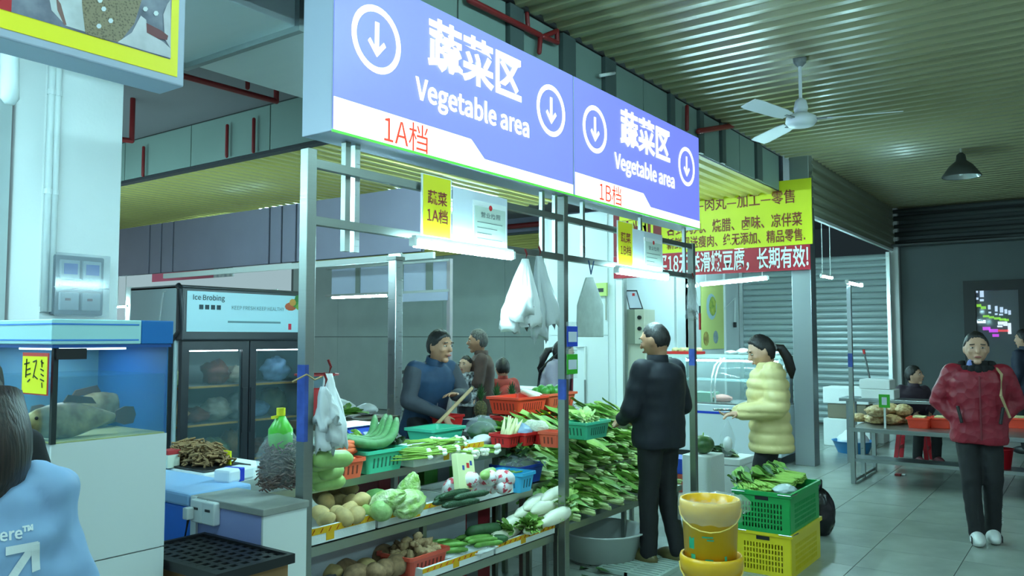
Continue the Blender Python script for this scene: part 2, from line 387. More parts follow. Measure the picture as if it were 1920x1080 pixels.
# fish stall sign, upper left
def fish_sign():
    a, b = -.45, S(345, 160)[0]; z0 = S(347, 164)[1] + .0; z1 = z0 + .8
    t = thing('fish_sign', 'yellow bordered photo sign of fresh fish above the fish tank', 'sign', (a, VSG, z0))
    MB().box(a, VSG, z0, b, VSG + .16, z1).build('case', CASE, t, bevel=.006)
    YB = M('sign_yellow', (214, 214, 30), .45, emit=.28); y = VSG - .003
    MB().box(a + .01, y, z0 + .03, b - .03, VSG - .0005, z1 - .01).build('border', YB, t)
    pz0 = S(318, 112)[1]; pb = S(319, 60)[0]; pa = S(20, 20)[0]
    MB().poly([(pa, pz0), (pb, pz0), (pb, z1 - .1), (pa, z1 - .1)], (0, y - .002, 0), AX, AY).build('print_ground', M('print_ice', (92, 90, 110), .5, col2=(150, 150, 165), vs=9, emit=.0), t)
    MB().poly([(a + .1, pz0), (pa, pz0), (pa, z1 - .1), (a + .1, z1 - .1)], (0, y - .002, 0), AX, AY).build('print_red', M('print_red', (190, 30, 40), .5), t)
    # flat printed fish: body, belly, tail, scales
    SCALE = M('print_scales', (104, 88, 70), .5)
    nt = SCALE.node_tree; vo = nt.nodes.new('ShaderNodeTexVoronoi'); vo.inputs['Scale'].default_value = 120; tc = nt.nodes.new('ShaderNodeTexCoord'); rp = nt.nodes.new('ShaderNodeValToRGB')
    rp.color_ramp.elements[0].color = lin((76, 64, 54)); rp.color_ramp.elements[1].color = lin((148, 130, 104)); rp.color_ramp.elements[1].position = .55
    nt.links.new(tc.outputs['Object'], vo.inputs['Vector']); nt.links.new(vo.outputs['Distance'], rp.inputs['Fac']); nt.links.new(rp.outputs['Color'], nt.nodes['Principled BSDF'].inputs['Base Color'])
    def pp(pts, lay, mat, nm):
        q = [S(*p) for p in pts]; MB().poly([(c[0], c[1]) for c in q], (0, y - .003 - lay * .0008, 0), AX, AY).build(nm, mat, t)
    pp([(80, -60), (150, -60), (165, 20), (170, 64), (122, 49), (95, 20)], 0, M('print_belly', (205, 205, 208), .5, var=.1, vs=20), 'printed_fish_belly')
    pp([(103, -5), (112, 8), (123, 48), (118, 47), (106, 20)], 1, M('print_fin', (140, 100, 95), .5), 'printed_fin')
    pp([(150, -60), (262, -60), (264, 0), (250, 45), (222, 80), (190, 74), (158, 63), (152, 10)], 1, SCALE, 'printed_fish_body')
    pp([(262, 30), (272, 38), (275, 62), (305, 80), (318, 92), (318, 110), (270, 96), (218, 80), (245, 62)], 2, M('print_skin', (206, 200, 206), .5, var=.12, vs=14), 'printed_hand')
    pp([(272, 44), (300, 58), (313, 68), (311, 76), (295, 74), (273, 62)], 3, M('print_band', (120, 60, 66), .5), 'printed_band')
    pp([(318, 0), (318, 92), (307, 74), (304, 28), (312, 8)], 2, M('print_skin', (206, 200, 206)), 'printed_arm')
    for cx, cy in ((192, 18), (183, 50), (205, 40), (185, 2), (270, 18), (290, 26)):
        pp([(cx + 5 * math.cos(k), cy + 5 * math.sin(k)) for k in (0, 1, 2, 3.1, 4.2, 5.2)][::-1], 4, M('print_drop', (225, 228, 232), .5), 'printed_drop')
fish_sign()
# ================================================================ stall frame
FR = thing('market_stall', 'square steel tube frame carrying the signs and lamps of both vegetable stalls', 'frame', (2.35, VSG, 0))
pw = .052; U1, U2, U3 = 2.36, 4.46, 6.52
vp = VSG + .06
MB().box(U1 - pw / 2, vp - pw / 2, 0, U1 + pw / 2, vp + pw / 2, 2.43).build('post', ALUD, FR, bevel=.003)
MB().box(U2 - pw / 2, vp - pw / 2, 0, U2 + pw / 2, vp + pw / 2, 2.52).build('post', ALUD, FR, bevel=.003)
MB().box(U3 - pw / 2, vp - pw / 2, 0, U3 + pw / 2, vp + pw / 2, 2.4).build('post', ALUD, FR, bevel=.003)
for z, a, b in ((2.115, U1, U3), (2.37, U1, U3)):
    MB().box(a + pw / 2, vp - .019, z - .019, b - pw / 2, vp + .019, z + .019).build('rail', ALUD, FR)
for px in (1016, 1040, 1092, 1200, 1282):
    u = PV(px, 420, vp).x
    MB().box(u - .014, vp - .012, 2.134, u + .014, vp + .012, 2.351).build('upright', ALU, FR); MB().box(u - .014, vp - .012, 2.389, u + .014, vp + .012, 2.52).build('upright', ALU, FR)
for u in (2.62, 2.68):
    MB().box(u - .016, vp + .03, 2.0, u + .016, vp + .06, 2.52).build('upright', ALU if u > 2.65 else ALUD, FR)
MB().tube([(U1 + .06, vp + .05, 2.39), (U1 + .05, vp + .06, 2.0), (U1 + .06, vp + .06, 1.5), (U1 + .05, vp + .05, 1.28)], .005, 6).build('cord', M('grey_cord', (150, 155, 150), .6), FR)
# blue adhesive film on the posts
FILM = M('blue_film', (62, 86, 170), .35, var=.3, vs=12)
for u, z0, z1 in ((U1, 1.15, 1.48), (U2, 1.2, 1.33), (U3, 1.36, 1.5)):
    MB().box(u - pw / 2 - .0012, vp - pw / 2 - .0012, z0, u - pw / 2 + .02, vp + pw / 2 - .004, z1).build('protective_film', FILM, FR)
# ================================================================ fluorescent lamps
def tube_lamp(p0, p1, label, r=.016, grp='fluorescent tube lamps', body=True, hang=0):
    p0 = Vector(p0); p1 = Vector(p1); d = (p1 - p0).normalized()
    t = thing('tube_lamp', label, 'lamp', tuple((p0 + p1) / 2), grp)
    MB().cyl(p0, p1, r, n=12).build('tube', TUBE, t, smooth=True)
    up = Vector((0, 0, 1))
    if body: MB().bar(p0 + up * .03 - d * .01, p1 + up * .03 + d * .01, .03, .022).build('batten', PVC, t, bevel=.003)
    for p, s_ in ((p0, -1), (p1, 1)):
        MB().obox(p + d * (s_ * .013) + up * .008, .018, .022, .012, *basis(d)).build('end_cap', PVC, t, bevel=.003)
    if hang:
        for q in (p0 + d * .06, p1 - d * .06): MB().cyl(q + up * .04, (q.x, q.y, hang), .006, n=6).build('hanger', PVC, t)
    return t
p0 = PV(778, 456, VSG - .03); p1 = PV(958, 478, VSG - .03); tube_lamp((p0.x, VSG - .03, 2.06), (p1.x, VSG - .03, 2.06), 'bright tube lamp under the yellow 1A plate', r=.02)
p0 = PV(1158, 505, VSG - .03); p1 = PV(1250, 515, VSG - .03); tube_lamp((p0.x, VSG - .03, 2.06), (p1.x, VSG - .03, 2.06), 'bright tube lamp under the 1B plate behind the dark-coated man', r=.02)
tube_lamp(PU(624, 558, 7.3), PU(726, 554, 7.3), 'tube lamp on the back stall beside the steel column')
tube_lamp(PU(1316, 534, 10.36), PU(1438, 522, 10.36), 'long tube lamp under the red banner of the meat shop', r=.02, hang=2.5)
tube_lamp(PU(1290, 537, 10.3), PU(1306, 536, 10.3), 'short tube lamp end left of the long lamp under the red banner')
tube_lamp((9.44, 2.24, 2.2), (10.1, 2.24, 2.2), 'small tube lamp on top of the pole of the steel table', body=False)
a = PD(1540, 518, 11.9); tube_lamp((a.x, a.y, a.z), (a.x + .5, a.y - .02, a.z), 'small round-ended tube lamp glowing just right of the shop column', hang=3.9)
a = PU(218, 576, 8.6); b = PU(238, 575, 8.6); tube_lamp(a, b, 'distant tube lamp between the white column and the fridge', hang=3.43)
# added lamps that brighten the stalls and aisle
for k, (u, v, z) in enumerate(((-.6, 3.4, 2.4), (.7, 5.0, 2.7), (3.4, 4.6, 3.2), (8.2, 4.2, 3.2), (12.6, 4.6, 3.0), (8.2, 10.2, 3.3), (9.5, 8.8, 3.2), (8.6, 5.0, 3.38), (6.5, 5.3, 3.4), (9.0, 7.2, 3.36), (.75, 3.3, 2.9), (3.6, .8, 3.8), (1.5, -2.2, 3.75), (6.0, -2.6, 3.75), (0.2, 1.2, 3.75))):
    if k in (2, 3): continue
    tube_lamp((u - .6, v, z), (u + .6, v, z), 'added unseen tube lamp brightening the market hall', r=.02 if u != .75 else .014, grp='added unseen hall lamps', hang=3.9 if (v < 3.2 or u < 5 or u > 9.3) else 3.44)
tube_lamp((3.4, 6.9, 2.75), (3.4, 8.1, 2.75), 'added unseen tube lamp brightening the market hall', r=.015, grp='added unseen hall lamps', hang=3.9); tube_lamp((3.7, 8.6, 2.75), (3.7, 9.8, 2.75), 'added unseen tube lamp brightening the market hall', r=.015, grp='added unseen hall lamps', hang=3.9)  # two more added lamps, out of sight at left, to light the purple boards
# ================================================================ plates hung under the signs
PLY = M('plate_yellow', (226, 214, 40), .4); PLW = M('plate_white', (206, 212, 224), .35); INK = M('dark_red_ink', (130, 34, 40), .6); RIMW = M('acrylic_rim', (236, 240, 242), .2)
PAPER = M('certificate_paper', (186, 200, 190), .6); PRN = M('print_grey', (110, 118, 118), .7); EMB = M('emblem_red', (196, 40, 46), .5)
def plate(du, code, lab1, lab2):
    v = VSG + .015
    a, zt = S(797, 331) ; zt += .02; b, _ = S(849, 340); zb = S(822, 445)[1]
    t = thing('stall_plate', lab1, 'sign', (a + du, v, zb), 'yellow stall plates')
    MB().box(a + du - .008, v, zb, b + du + .008, v + .006, zt).build('acrylic', RIMW, t); MB().box(a + du + .002, v - .0022, zb + .004, b + du - .002, v - .0005, zt - .004).build('face', PLY, t)
    c = (a + b) / 2 + du
    text('蔬菜', .1, INK, (c, v - .003, zb + (zt - zb) * .64), AX, AY, t, bold=.012, fit=(b - a) * .7); text(code, .1, INK, (c, v - .003, zb + (zt - zb) * .35), AX, AY, t, bold=.012, fit=(b - a) * .74)
    a2 = b + .02; b2 = S(955, 400)[0]
    t = thing('certificate_plate', lab2, 'certificate', (a2 + du, v, zb), 'framed certificates under the signs')
    MB().box(a2 + du, v, zb - .03, b2 + du, v + .006, zt - .035).build('acrylic', PLW, t)
    ca, cb = S(893, 400)[0] + du, S(950, 400)[0] + du; z0, z1 = zb - .005, S(920, 390)[1]
    MB().box(ca - .012, v - .004, z0 - .012, cb + .012, v - .0005, z1 + .03).build('sleeve', RIMW, t)
    MB().box(ca, v - .006, z0, cb, v - .0045, z1).build('paper', PAPER, t)
    mb = MB(); mb.lathe((0, 0, 0), [(.001, 0), (.016, 0)], 14); 
    for q in mb.v: q.xyz = Vector(((ca + cb) / 2 + q.x, v - .0065, z1 + q.y))
    mb.build('emblem', EMB, t)
    text('营业执照', .03, PRN, ((ca + cb) / 2, v - .0065, z1 - .045), AX, AY, t, bold=.01, sx=1.4)
    for k in range(5): MB().box(ca + .02, v - .0068, z1 - .09 - k * .03, cb - .03 - .05 * (k % 3), v - .0061, z1 - .086 - k * .03).build('printed_line', PRN, t)
plate(0, '1A档', 'yellow plate with red characters and 1A hanging beside the purple boards', 'grey framed certificate right of the yellow 1A plate')
plate(USW - .0, '1B档', 'yellow plate with red characters and 1B hanging before the shop banner', 'grey framed certificate right of the 1B plate')
# ================================================================ shop banners (meat shop side, facing the vegetable stall)
BX, BYv = Vector((0, -1, 0)), Vector((0, 0, 1)); UB = US - .13
def B(px, py): p = PU(px, py, UB); return p
YEL = M('banner_yellow', (218, 222, 30), .5, var=.04, vs=2); REDB = M('banner_red', (176, 28, 48), .5, var=.1, vs=3); BROWN = M('banner_ink', (132, 52, 36), .6); WINK = M('banner_white_ink', (238, 244, 246), .5); YINK = M('banner_yellow_ink', (222, 226, 60), .5)
zy0 = B(1522, 457).z; zy1 = B(1522, 333).z; zr0 = B(1522, 505).z
vR = B(1522, 400).y; vM = B(1240, 420).y; vL = B(1150, 420).y
t = thing('yellow_banner', 'yellow shop banner with lines of brown characters', 'banner', (UB, vR, zy0))
MB().box(UB, vR, zy0, UB + .02, vM, zy1).build('cloth', YEL, t)
def BT(s, px, py, px2, size, mat, bold, par):
    a = B(px, py); c = B(px2, py); L = abs(c.y - a.y); n = len(s)
    o = text(s, size, mat, (UB - .003, (a.y + c.y) / 2, B(1522, py).z if False else (a.z)), BX, BYv, par, bold=bold, space=1)
    ys = [v.co.y for v in o.data.vertices]; cy = (max(ys) + min(ys)) / 2; k = L / (max(ys) - min(ys)); ym = (a.y + c.y) / 2
    for v in o.data.vertices: v.co.y = ym + (v.co.y - cy) * k
zc = lambda py: B(1522, py).z
def BL(s, pxa, pxb, pyr, size, mat, bold, par):
    a = B(pxa, 440); c = B(pxb, 440); o = text(s, size, mat, (UB - .003, 0, zc(pyr)), BX, BYv, par, bold=bold)
    ys = [v.co.y for v in o.data.vertices]; cy = (max(ys) + min(ys)) / 2; k = abs(c.y - a.y) / (max(ys) - min(ys)); ym = (a.y + c.y) / 2
    for v in o.data.vertices: v.co.y = ym + (v.co.y - cy) * k
BL('——肉丸—加工—零售', 1285, 1492, 364, .17, BROWN, .01, t)
BL('各式肉丸、烧腊、卤味、凉伴菜', 1250, 1505, 408, .17, BROWN, .014, t)
BL('新鲜现送瘦肉、绝无添加、精品零售.', 1250, 1510, 438, .155, BROWN, .014, t)
t = thing('red_banner', 'red cloth banner with white characters below the yellow banner', 'banner', (UB, vR, zr0))
MB().box(UB - .004, vR + .03, zr0, UB + .012, vL, zy0 - .004).build('cloth', REDB, t)
UB -= .005
BL('买18元送滑嫩豆腐，长期有效!', 1232, 1515, 480, .26, WINK, .02, t)
UB += .005
t = thing('shop_name_board', 'red shop name board with big yellow characters behind the 1B plate', 'sign', (UB, vM, zy0))
MB().box(UB, vM + .005, zy0, UB + .02, vL, zy1 - .1).build('board', M('board_red', (128, 34, 46), .5), t)
MB().box(UB - .003, vL - .14, zy0 + .05, UB - .0005, vL - .1, zy1 - .12).build('stripe', YINK, t)
BL('雷和', 1162, 1225, 402, .62, YINK, .03, t)
# ================================================================ overhead duct, red pipes
dz = 3.4
t = thing('air_duct', 'wide shiny galvanised air duct under the ceiling at upper left', 'duct', (2, 4.2, dz))
for k in range(7):
    u0 = -2.2 + k * 1.05
    MB().box(u0, 3.72, dz, u0 + 1.03, 4.82, 3.88).build('duct_section', ZINC, t, bevel=.004)
    MB().box(u0 + 1.005, 3.68, dz - .035, u0 + 1.045, 4.86, 3.9).build('flange', steel('flange_steel', (150, 160, 160), .4), t)
for k in range(3):
    MB().cyl((1.2 + k * 2, 3.6, 3.3), (1.2 + k * 2, 3.6, 3.92), .008, n=6).build('hanger_rod', DARK, t)
def pipe(pts, r, label, mat=REDPIPE):
    mb = MB(); pts = [Vector(x) for x in pts]
    for a_, b_ in zip(pts, pts[1:]): mb.caps(a_, b_, r, r, 10)
    o = mb.build('fire_pipe', mat, smooth=True); tag(o, label, 'pipe', 'red sprinkler pipes'); return o
pz = 3.72
a = PZ(356, 146, pz); b = PZ(518, 190, pz); pipe([a + (a - b) * .4, b, (b.x, b.y, 3.91)], .025, 'red pipe running along the grey ceiling right of the fish sign')
c = PZ(464, 170, pz); pipe([c + Vector((0, 0, .026)), (c.x, c.y, 3.91)], .02, 'short red drop holding the pipe right of the fish sign')
a = PZ(232, 262, 3.5); b = PZ(247, 264, 3.5); pipe([a + (a - b) * 2, b, (b.x, b.y, 3.91)], .025, 'red pipe elbow dropping right beside the white column')
for px, y0, y1, n in ((268, 277, 329, 'leftmost'), (425, 236, 293, 'middle'), (475, 224, 284, 'rightmost')):
    p = PU(px, y1, 5.0); q = PU(px, y0, 5.0); pipe([(5.0, p.y, p.z), (5.0, p.y, q.z)], .018, n + ' of the three dark red pipes crossing the green bulkhead')
q = lambda px, py: PV(px, py, 3.19)
pipe([q(880, 0) , q(1012, 66)], .022, 'red pipe above the big 1A sign'); pipe([q(1018, 69), q(1045, 80), q(1044, 58), q(1020, 68)], .018, 'triangle of red pipe at the ceiling edge above the 1A sign')
pipe([q(1013, 70), q(1011, 98)], .018, 'short red pipe drop touching the top of the 1A sign'); pipe([q(988, 26), q(990, 52)], .016, 'dark red pipe stub above the 1A sign')
pipe([q(1288, 200), q(1288, 242)], .02, 'upright red pipe by the bulkhead above the 1B sign'); pipe([q(1310, 246), q(1372, 236)], .03, 'red pipe stretch right above the end of the 1B sign')
pipe([(12.6, 6.9, 3.72), (12.6, 12, 3.72)], .05, 'dark red pipe above the ribbed fascia of the back wall')
# small conduit tube on the bulkhead
o = MB().cyl(q(1125, 142), q(1152, 137), .014, n=8).build('spare_tube', PVC, smooth=True); tag(o, 'small white tube fixed on the bulkhead above the 1B sign', 'tube')
# ================================================================ white column with pipes and meter box
t = struct(thing('trim_5', None, None, (2.5, 5.3, 0)))
cu0, cu1, cv = PV(78, 400, 5.07).x, PV(226, 400, 5.07).x, 5.07
MB().box(cu0, cv, 0, cu1, cv + .45, 3.92).build('column_body', WHITE, t, bevel=.008)
t = thing('cable_pipes', 'pair of white cable pipes running up the white column', 'pipe', (cu0, cv, 1))
for px, zb in ((90, 1.95), (102, 2.2)):
    u = PV(px, 400, cv - .03).x; MB().cyl((u, cv - .022, 1.75), (u, cv - .022, 3.9), .02, n=10).build('pipe', PVC, t, smooth=True)
    for z in (3.05, 2.45): MB().cyl((u, cv - .022, z), (u, cv - .022, z + .03), .025, n=10).build('clip', PVC, t)
u0 = PV(80, 580, cv).x
MB().box(u0 - .02, cv - .03, PV(80, 580, cv).z - .015, u0 + .12, cv - .001, PV(80, 580, cv).z + .015).build('trunking', PVC, t)
a = PV(99, 590, cv - .06); b = PV(198, 484, cv - .06)
t = thing('meter_box', 'clear fronted electricity meter box with two blue meters on the white column', 'meter box', (a.x, cv, a.z))
MB().box(a.x, cv - .05, a.z, b.x, cv - .002, b.z).build('back_tray', M('meter_grey', (104, 112, 118), .5), t, bevel=.01)
w = b.x - a.x; h = b.z - a.z
for k in range(2):
    x0 = a.x + w * (.1 + .43 * k)
    mt = MB().box(x0, cv - .075, a.z + h * .6, x0 + w * .37, cv - .051, a.z + h * .92).build('meter', M('meter_white', (176, 186, 194), .4), t, bevel=.005)
    MB().box(x0 + w * .06, cv - .078, a.z + h * .68, x0 + w * .32, cv - .0755, a.z + h * .86).build('meter_face', M('meter_blue', (58, 88, 190), .4), mt)
    bx = MB().box(x0, cv - .075, a.z + h * .08, x0 + w * .37, cv - .051, a.z + h * .38).build('breaker_box', M('meter_white', (205, 212, 216)), t, bevel=.005)
    MB().box(x0 + w * .1, cv - .079, a.z + h * .24, x0 + w * .2, cv - .0755, a.z + h * .28).build('breaker_switch', REDPIPE, bx)
MB().tube([(a.x + w * .1, cv - .06, a.z + h * .5), (a.x + w * .4, cv - .065, a.z + h * .44), (a.x + w * .9, cv - .06, a.z + h * .5)], .007, 6).build('wire', REDPIPE, t)
MB().box(a.x - .01, cv - .1, a.z - .01, b.x + .01, cv - .096, b.z + .01).box(a.x - .01, cv - .096, a.z + h * .45, b.x + .01, cv - .08, a.z + h * .47).build('cover', M('meter_cover', (170, 182, 190), .1, alpha=.28), t)
# stainless back wall of the fish stall
t = thing('stainless_wall', 'stainless steel sheets lining the wall behind the fish stall', 'panel', (0, 5.6, 0))
for k in range(4):
    MB().box(cu0 - .02 - (k + 1) * .78, 5.45, 0, cu0 - .025 - k * .78, 5.47, 3.9).build('panel', steel('panel_steel', (190, 198, 198), .3, (12, 12, .6)), t)
    MB().box(cu0 - .06 - (k + 1) * .78, 5.42, 0, cu0 + .0 - (k + 1) * .78, 5.449, 3.9).build('cover_strip', ALU, t)
a = PD(18, 70, 4.3); b = PD(18, 195, 4.3)
o = MB().tube([(a.x, a.y, a.z + .02), (b.x, b.y, b.z + .03), (b.x, b.y, b.z)], [.045, .045, .025], 12).build('drain_pipe', PVC, smooth=True); tag(o, 'thick white pipe hanging below the fish sign at the left edge', 'pipe')
# ================================================================ fish tank
tu0, tu1, tv = 1.31, 1.72, 2.82; tz0, tz1, tv1 = 1.245, 1.575, 4.6
t = thing('fish_tank', 'glass fish tank with blue water and pale blue rim on a white tiled base', 'fish tank', (tu0, tv, 0))
bs = MB().box(tu0 + .012, tv + .012, 0, tu1 - .01, tv1, tz0 - .003).build('base', M('tile_grout', (176, 184, 184), .7), t)
TW = M('white_wall_tile', (226, 231, 230), .2, bump=.02, bs=3)
for z0, z1 in ((.0, .41), (.415, .83), (.835, tz0)): MB().box(tu0, tv, z0, tu1, tv + .011, z1).build('tile', TW, bs)
for z0, z1 in ((.0, .41), (.415, .83), (.835, tz0 - .1)):
    for k in range(3): MB().box(tu0 - .001, tv + .013 + k * .6, z0, tu0 + .011, tv + .608 + k * .6, z1).build('tile', TW, bs)
MB().box(tu0 - .006, tv + .03, tz0 - .1, tu0 + .01, tv1, tz0 - .06).build('blue_strip', M('strip_blue', (60, 130, 215), .4), bs)
WAT = M('tank_water', (70, 150, 190), .05, alpha=.14)
GL = M('tank_glass', (120, 175, 185), .04, alpha=.1)
gm = MB(); g = .008
gm.box(tu0, tv, tz0, tu1, tv + g, tz1).box(tu0, tv + g, tz0, tu0 + g, tv1, tz1); gm.build('glass', GL, t)
MB().box(tu0 + g, tv + g, tz0, tu1 - .002, tv1 - .01, tz0 + .004).build('tank_bottom', M('tank_floor', (186, 188, 120), .6, var=.1), t)
MB().box(tu1 - .004, tv + .004, tz0, tu1, tv1, tz1).build('side_panel', M('tank_blue', (24, 92, 158), .5), t)
MB().box(tu0 + g, tv + .5, tz0, tu1, tv + .51, tz1).build('divider', M('tank_blue_back', (44, 116, 168), .5, col2=(110, 150, 150), vs=3), t)
MB().box(tu0 + g + .002, tv + g + .002, tz0 + .005, tu1 - .008, tv + .498, tz1 - .11).build('water', WAT, t)
MB().box(tu0 - .004, tv - .004, tz0, tu0 + .012, tv + .012, tz1).build('corner_seal', M('silicone', (30, 44, 44), .4), t)
RIM = M('rim_pale', (176, 224, 226), .35)
rm = MB().box(tu0 - .02, tv - .02, tz1, tu1 - .12, tv1, tz1 + .085).build('rim', RIM, t, bevel=.004)
for z in (.012, .066): MB().box(tu0 - .0215, tv - .0215, tz1 + z, tu1 - .13, tv1, tz1 + z + .005).build('rim_line', M('strip_blue', (60, 130, 215)), rm)
MB().box(tu1 - .119, tv - .02, tz1, tu1 + .005, tv1, tz1 + .085).build('rim_end', M('rim_blue', (20, 110, 185), .4), t, bevel=.003)
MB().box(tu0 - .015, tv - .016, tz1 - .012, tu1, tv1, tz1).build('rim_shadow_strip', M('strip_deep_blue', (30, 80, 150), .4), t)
MB().box(tu0 + .0, tv - .014, tz1 - .05, tu0 + .1, tv - .002, tz1 - .013).build('clip', BLACK, t)
MB().box(tu0 + .06, tv + .1, tz1 - .02, tu0 + .3, tv + .4, tz1 - .013).build('added_tank_glow', M('added_tank_glow', (190, 230, 255), .3, emit=9), t)  # added glowing panel under the rim, brightens the inside of the tank
def fish(loc, heading, L, label):
    def f(p):
        x = p[0]; k = (1 - x * x) ** .15 if abs(x) < 1 else 0
        s_ = .35 + .65 * min(1, max(0, (1.05 + x) / 1.1)); return (x, p[1] * s_, p[2] * s_)
    t = thing('fish', label, 'fish', loc, 'fish in the tank')
    rot = Matrix.Rotation(heading, 3, 'Z'); c = Vector(loc)
    MB().ell(c, (L / 2, L * .1, L * .19), 18, 12, rot, f).build('body', M('fish_skin', (120, 104, 66), .4, col2=(170, 160, 110), vs=22), t, smooth=True)
    d = rot @ Vector((1, 0, 0)); z = Vector((0, 0, 1)); tl = c - d * (L * .47)
    FIN = M('fish_fin', (92, 66, 40), .5)
    MB().poly([(0, .02), (-.1 * L, .1 * L), (-.2 * L, .09 * L), (-.23 * L, 0), (-.2 * L, -.09 * L), (-.1 * L, -.1 * L), (0, -.02)], tl, d, z, .006).build('tail', FIN, t)
    MB().poly([(-.25 * L, .15 * L), (.1 * L, .18 * L), (.05 * L, .26 * L), (-.2 * L, .22 * L)], c, d, z, .006).build('dorsal_fin', FIN, t)
    n = rot @ Vector((0, 1, 0))
    for s_ in (-1, 1): MB().ell(c + d * (L * .38) + n * (s_ * L * .065) + z * (L * .05), L * .018, 8, 6).build('eye', BLACK, t)
p = PV(150, 790, tv + .1); fish((p.x - .02, tv + .12, tz0 + .065), R(182), .34, 'brown speckled fish with round tail in the front of the tank')
p = PV(240, 775, tv + .3); fish((p.x - .12, tv + .34, tz0 + .075), R(10), .36, 'paler fish with its head at the right glass of the tank')
# price card
a = PV(40, 738, tv - .03); b = PV(91, 662, tv - .03)
t = thing('price_card', 'yellow handwritten price card on the fish tank glass', 'card', (a.x, tv - .03, a.z))
tc_ = tu0 - .03
a = PU(40, 738, tc_); b = PU(91, 662, tc_)
y0, y1 = sorted((a.y, b.y)); z0, z1 = a.z, b.z
MB().box(tc_, y0, z0, tc_ + .003, y1, z1).build('card_back', M('card_red', (200, 60, 50), .6), t); MB().box(tc_ - .001, y0 + .004, z0 + .004, tc_ - .0002, y1 - .003, z1 - .012).build('card_face', M('card_yellow', (240, 236, 20), .6), t)
ik = MB(); W_ = y1 - y0; H_ = z1 - z0
for (x0, q0, x1, q1) in ((.1, .72, .3, .76), (.2, .85, .18, .4), (.18, .58, .34, .62), (.16, .45, .36, .5), (.25, .3, .34, .36), (.44, .78, .58, .82), (.58, .8, .46, .4), (.5, .45, .64, .38), (.74, .8, .84, .76), (.78, .84, .8, .66), (.74, .62, .86, .58), (.76, .5, .86, .46), (.74, .38, .88, .34), (.8, .3, .82, .18)):
    ik.bar((tc_ - .002, y1 - x0 * W_, z0 + q0 * H_), (tc_ - .002, y1 - x1 * W_, z0 + q1 * H_), .0012, .004)
ik.build('handwriting', BLACK, t)
o = MB().tube([(tu1 + .02, tv + .35, 1.62), (tu1 + .03, tv + .36, 1.4), (tu1 + .03, tv + .36, .9)], .014, 8).build('blue_hose', M('hose_blue', (20, 60, 220), .4), smooth=True); tag(o, 'blue hose hanging at the right end of the fish tank', 'hose')
# ================================================================ partition wall, blue chest, black tray on carton
pu0, pu1, pv0, pz1 = 2.09, 2.31, 2.73, .915
t = thing('low_wall', 'low tiled wall with stone top between fish stall and vegetable stall', 'wall', (pu0, pv0, 0))
MB().box(pu0 + .012, pv0 + .012, 0, pu1 - .012, 3.2, pz1 - .03).build('core', M('tile_grout', (176, 184, 184)), t)
for z0, z1 in ((0, .28), (.285, .565), (.57, pz1 - .03)): MB().box(pu0, pv0, z0, pu1, pv0 + .011, z1).build('tile', TW, t)
LAV = M('lavender_wall', (150, 160, 214), .4, var=.05, vs=4)
MB().box(pu0, pv0 + .013, 0, pu0 + .011, 3.2, pz1 - .03).build('side_panel', LAV, t)
MB().box(pu0 - .008, pv0 - .008, pz1 - .03, pu1 + .008, 3.22, pz1).build('stone_top', M('stone_top', (150, 152, 146), .4, var=.12, vs=10), t, bevel=.004)
MB().box(pu0 - .012, 3.17, 0, pu0 - .001, 3.21, pz1).build('joint_trim', PVC, t)
s_ = PU(402, 962, pu0)
for k, dy in enumerate((.0, .085)):
    so = MB().box(pu0 - .035, s_.y - .045 + dy, s_.z - .045, pu0 - .001, s_.y + .04 + dy, s_.z + .05).build('socket', PVC, t, bevel=.006)
    MB().box(pu0 - .037, s_.y - .02 + dy, s_.z + .01, pu0 - .0355, s_.y + .015 + dy, s_.z + .02).build('socket_holes', DARK, so)
MB().box(pu0 - .07, s_.y + .09, s_.z - .03, pu0 - .036, s_.y + .125, s_.z + .02).build('plug', PVC, t, bevel=.005)
q = PU(358, 985, pu0 - .05); MB().tube([(pu0 - .05, s_.y + .11, s_.z - .03), (pu0 - .06, s_.y + .13, s_.z - .15), (pu0 - .1, s_.y + .22, s_.z - .4)], .006, 6).build('cable', BLACK, t)
t = thing('blue_chest', 'bright blue chest with pale lid rim behind the low wall', 'chest', (pu0, 3.24, 0))
MB().box(pu0 + .0, 3.23, 0, pu0 + .3, 4.6, .86).build('body', M('chest_blue', (36, 116, 226), .35, var=.06, vs=3), t, bevel=.01)
MB().box(pu0 - .012, 3.225, .862, pu0 + .312, 4.62, .92).build('lid_rim', M('chest_rim', (150, 190, 232), .35), t, bevel=.012)
# carton and perforated black tray
t = thing('cardboard_carton', 'brown taped cardboard carton under the black tray', 'carton', (1.9, 2.8, 0))
CARD = M('cardboard', (150, 112, 72), .8, var=.08, vs=5)
MB().box(1.77, 2.55, .3, 2.07, 3.02, .735).build('box', CARD, t); MB().box(1.766, 2.546, .6, 1.769, 3.0, .66).box(1.766, 2.545, .6, 2.072, 2.549, .66).build('tape', M('tape_brown', (176, 140, 92), .2), t)
MB().box(1.765, 2.545, 0, 2.075, 3.03, .298).build('lower_box', CARD, t)
tz = .742
t = thing('black_tray', 'black perforated plastic tray lying on the cardboard carton', 'tray', (1.9, 2.8, tz))
x0, x1, y0, y1 = 1.735, 2.075, 2.515, 3.1; mb = MB(); nx, ny = 7, 12; bw = .011
mb.box(x0, y0, tz, x1, y0 + .02, tz + .035).box(x0, y1 - .02, tz, x1, y1, tz + .035).box(x0, y0 + .02, tz, x0 + .02, y1 - .02, tz + .035).box(x1 - .02, y0 + .02, tz, x1, y1 - .02, tz + .035)
for k in range(1, nx): x = x0 + (x1 - x0) * k / nx; mb.box(x - bw, y0 + .02, tz + .018, x + bw, y1 - .02, tz + .026)
for k in range(1, ny): y = y0 + (y1 - y0) * k / ny; mb.box(x0 + .02, y - bw, tz + .0175, x1 - .02, y + bw, tz + .0265)
mb.build('grid', BLACK, t)
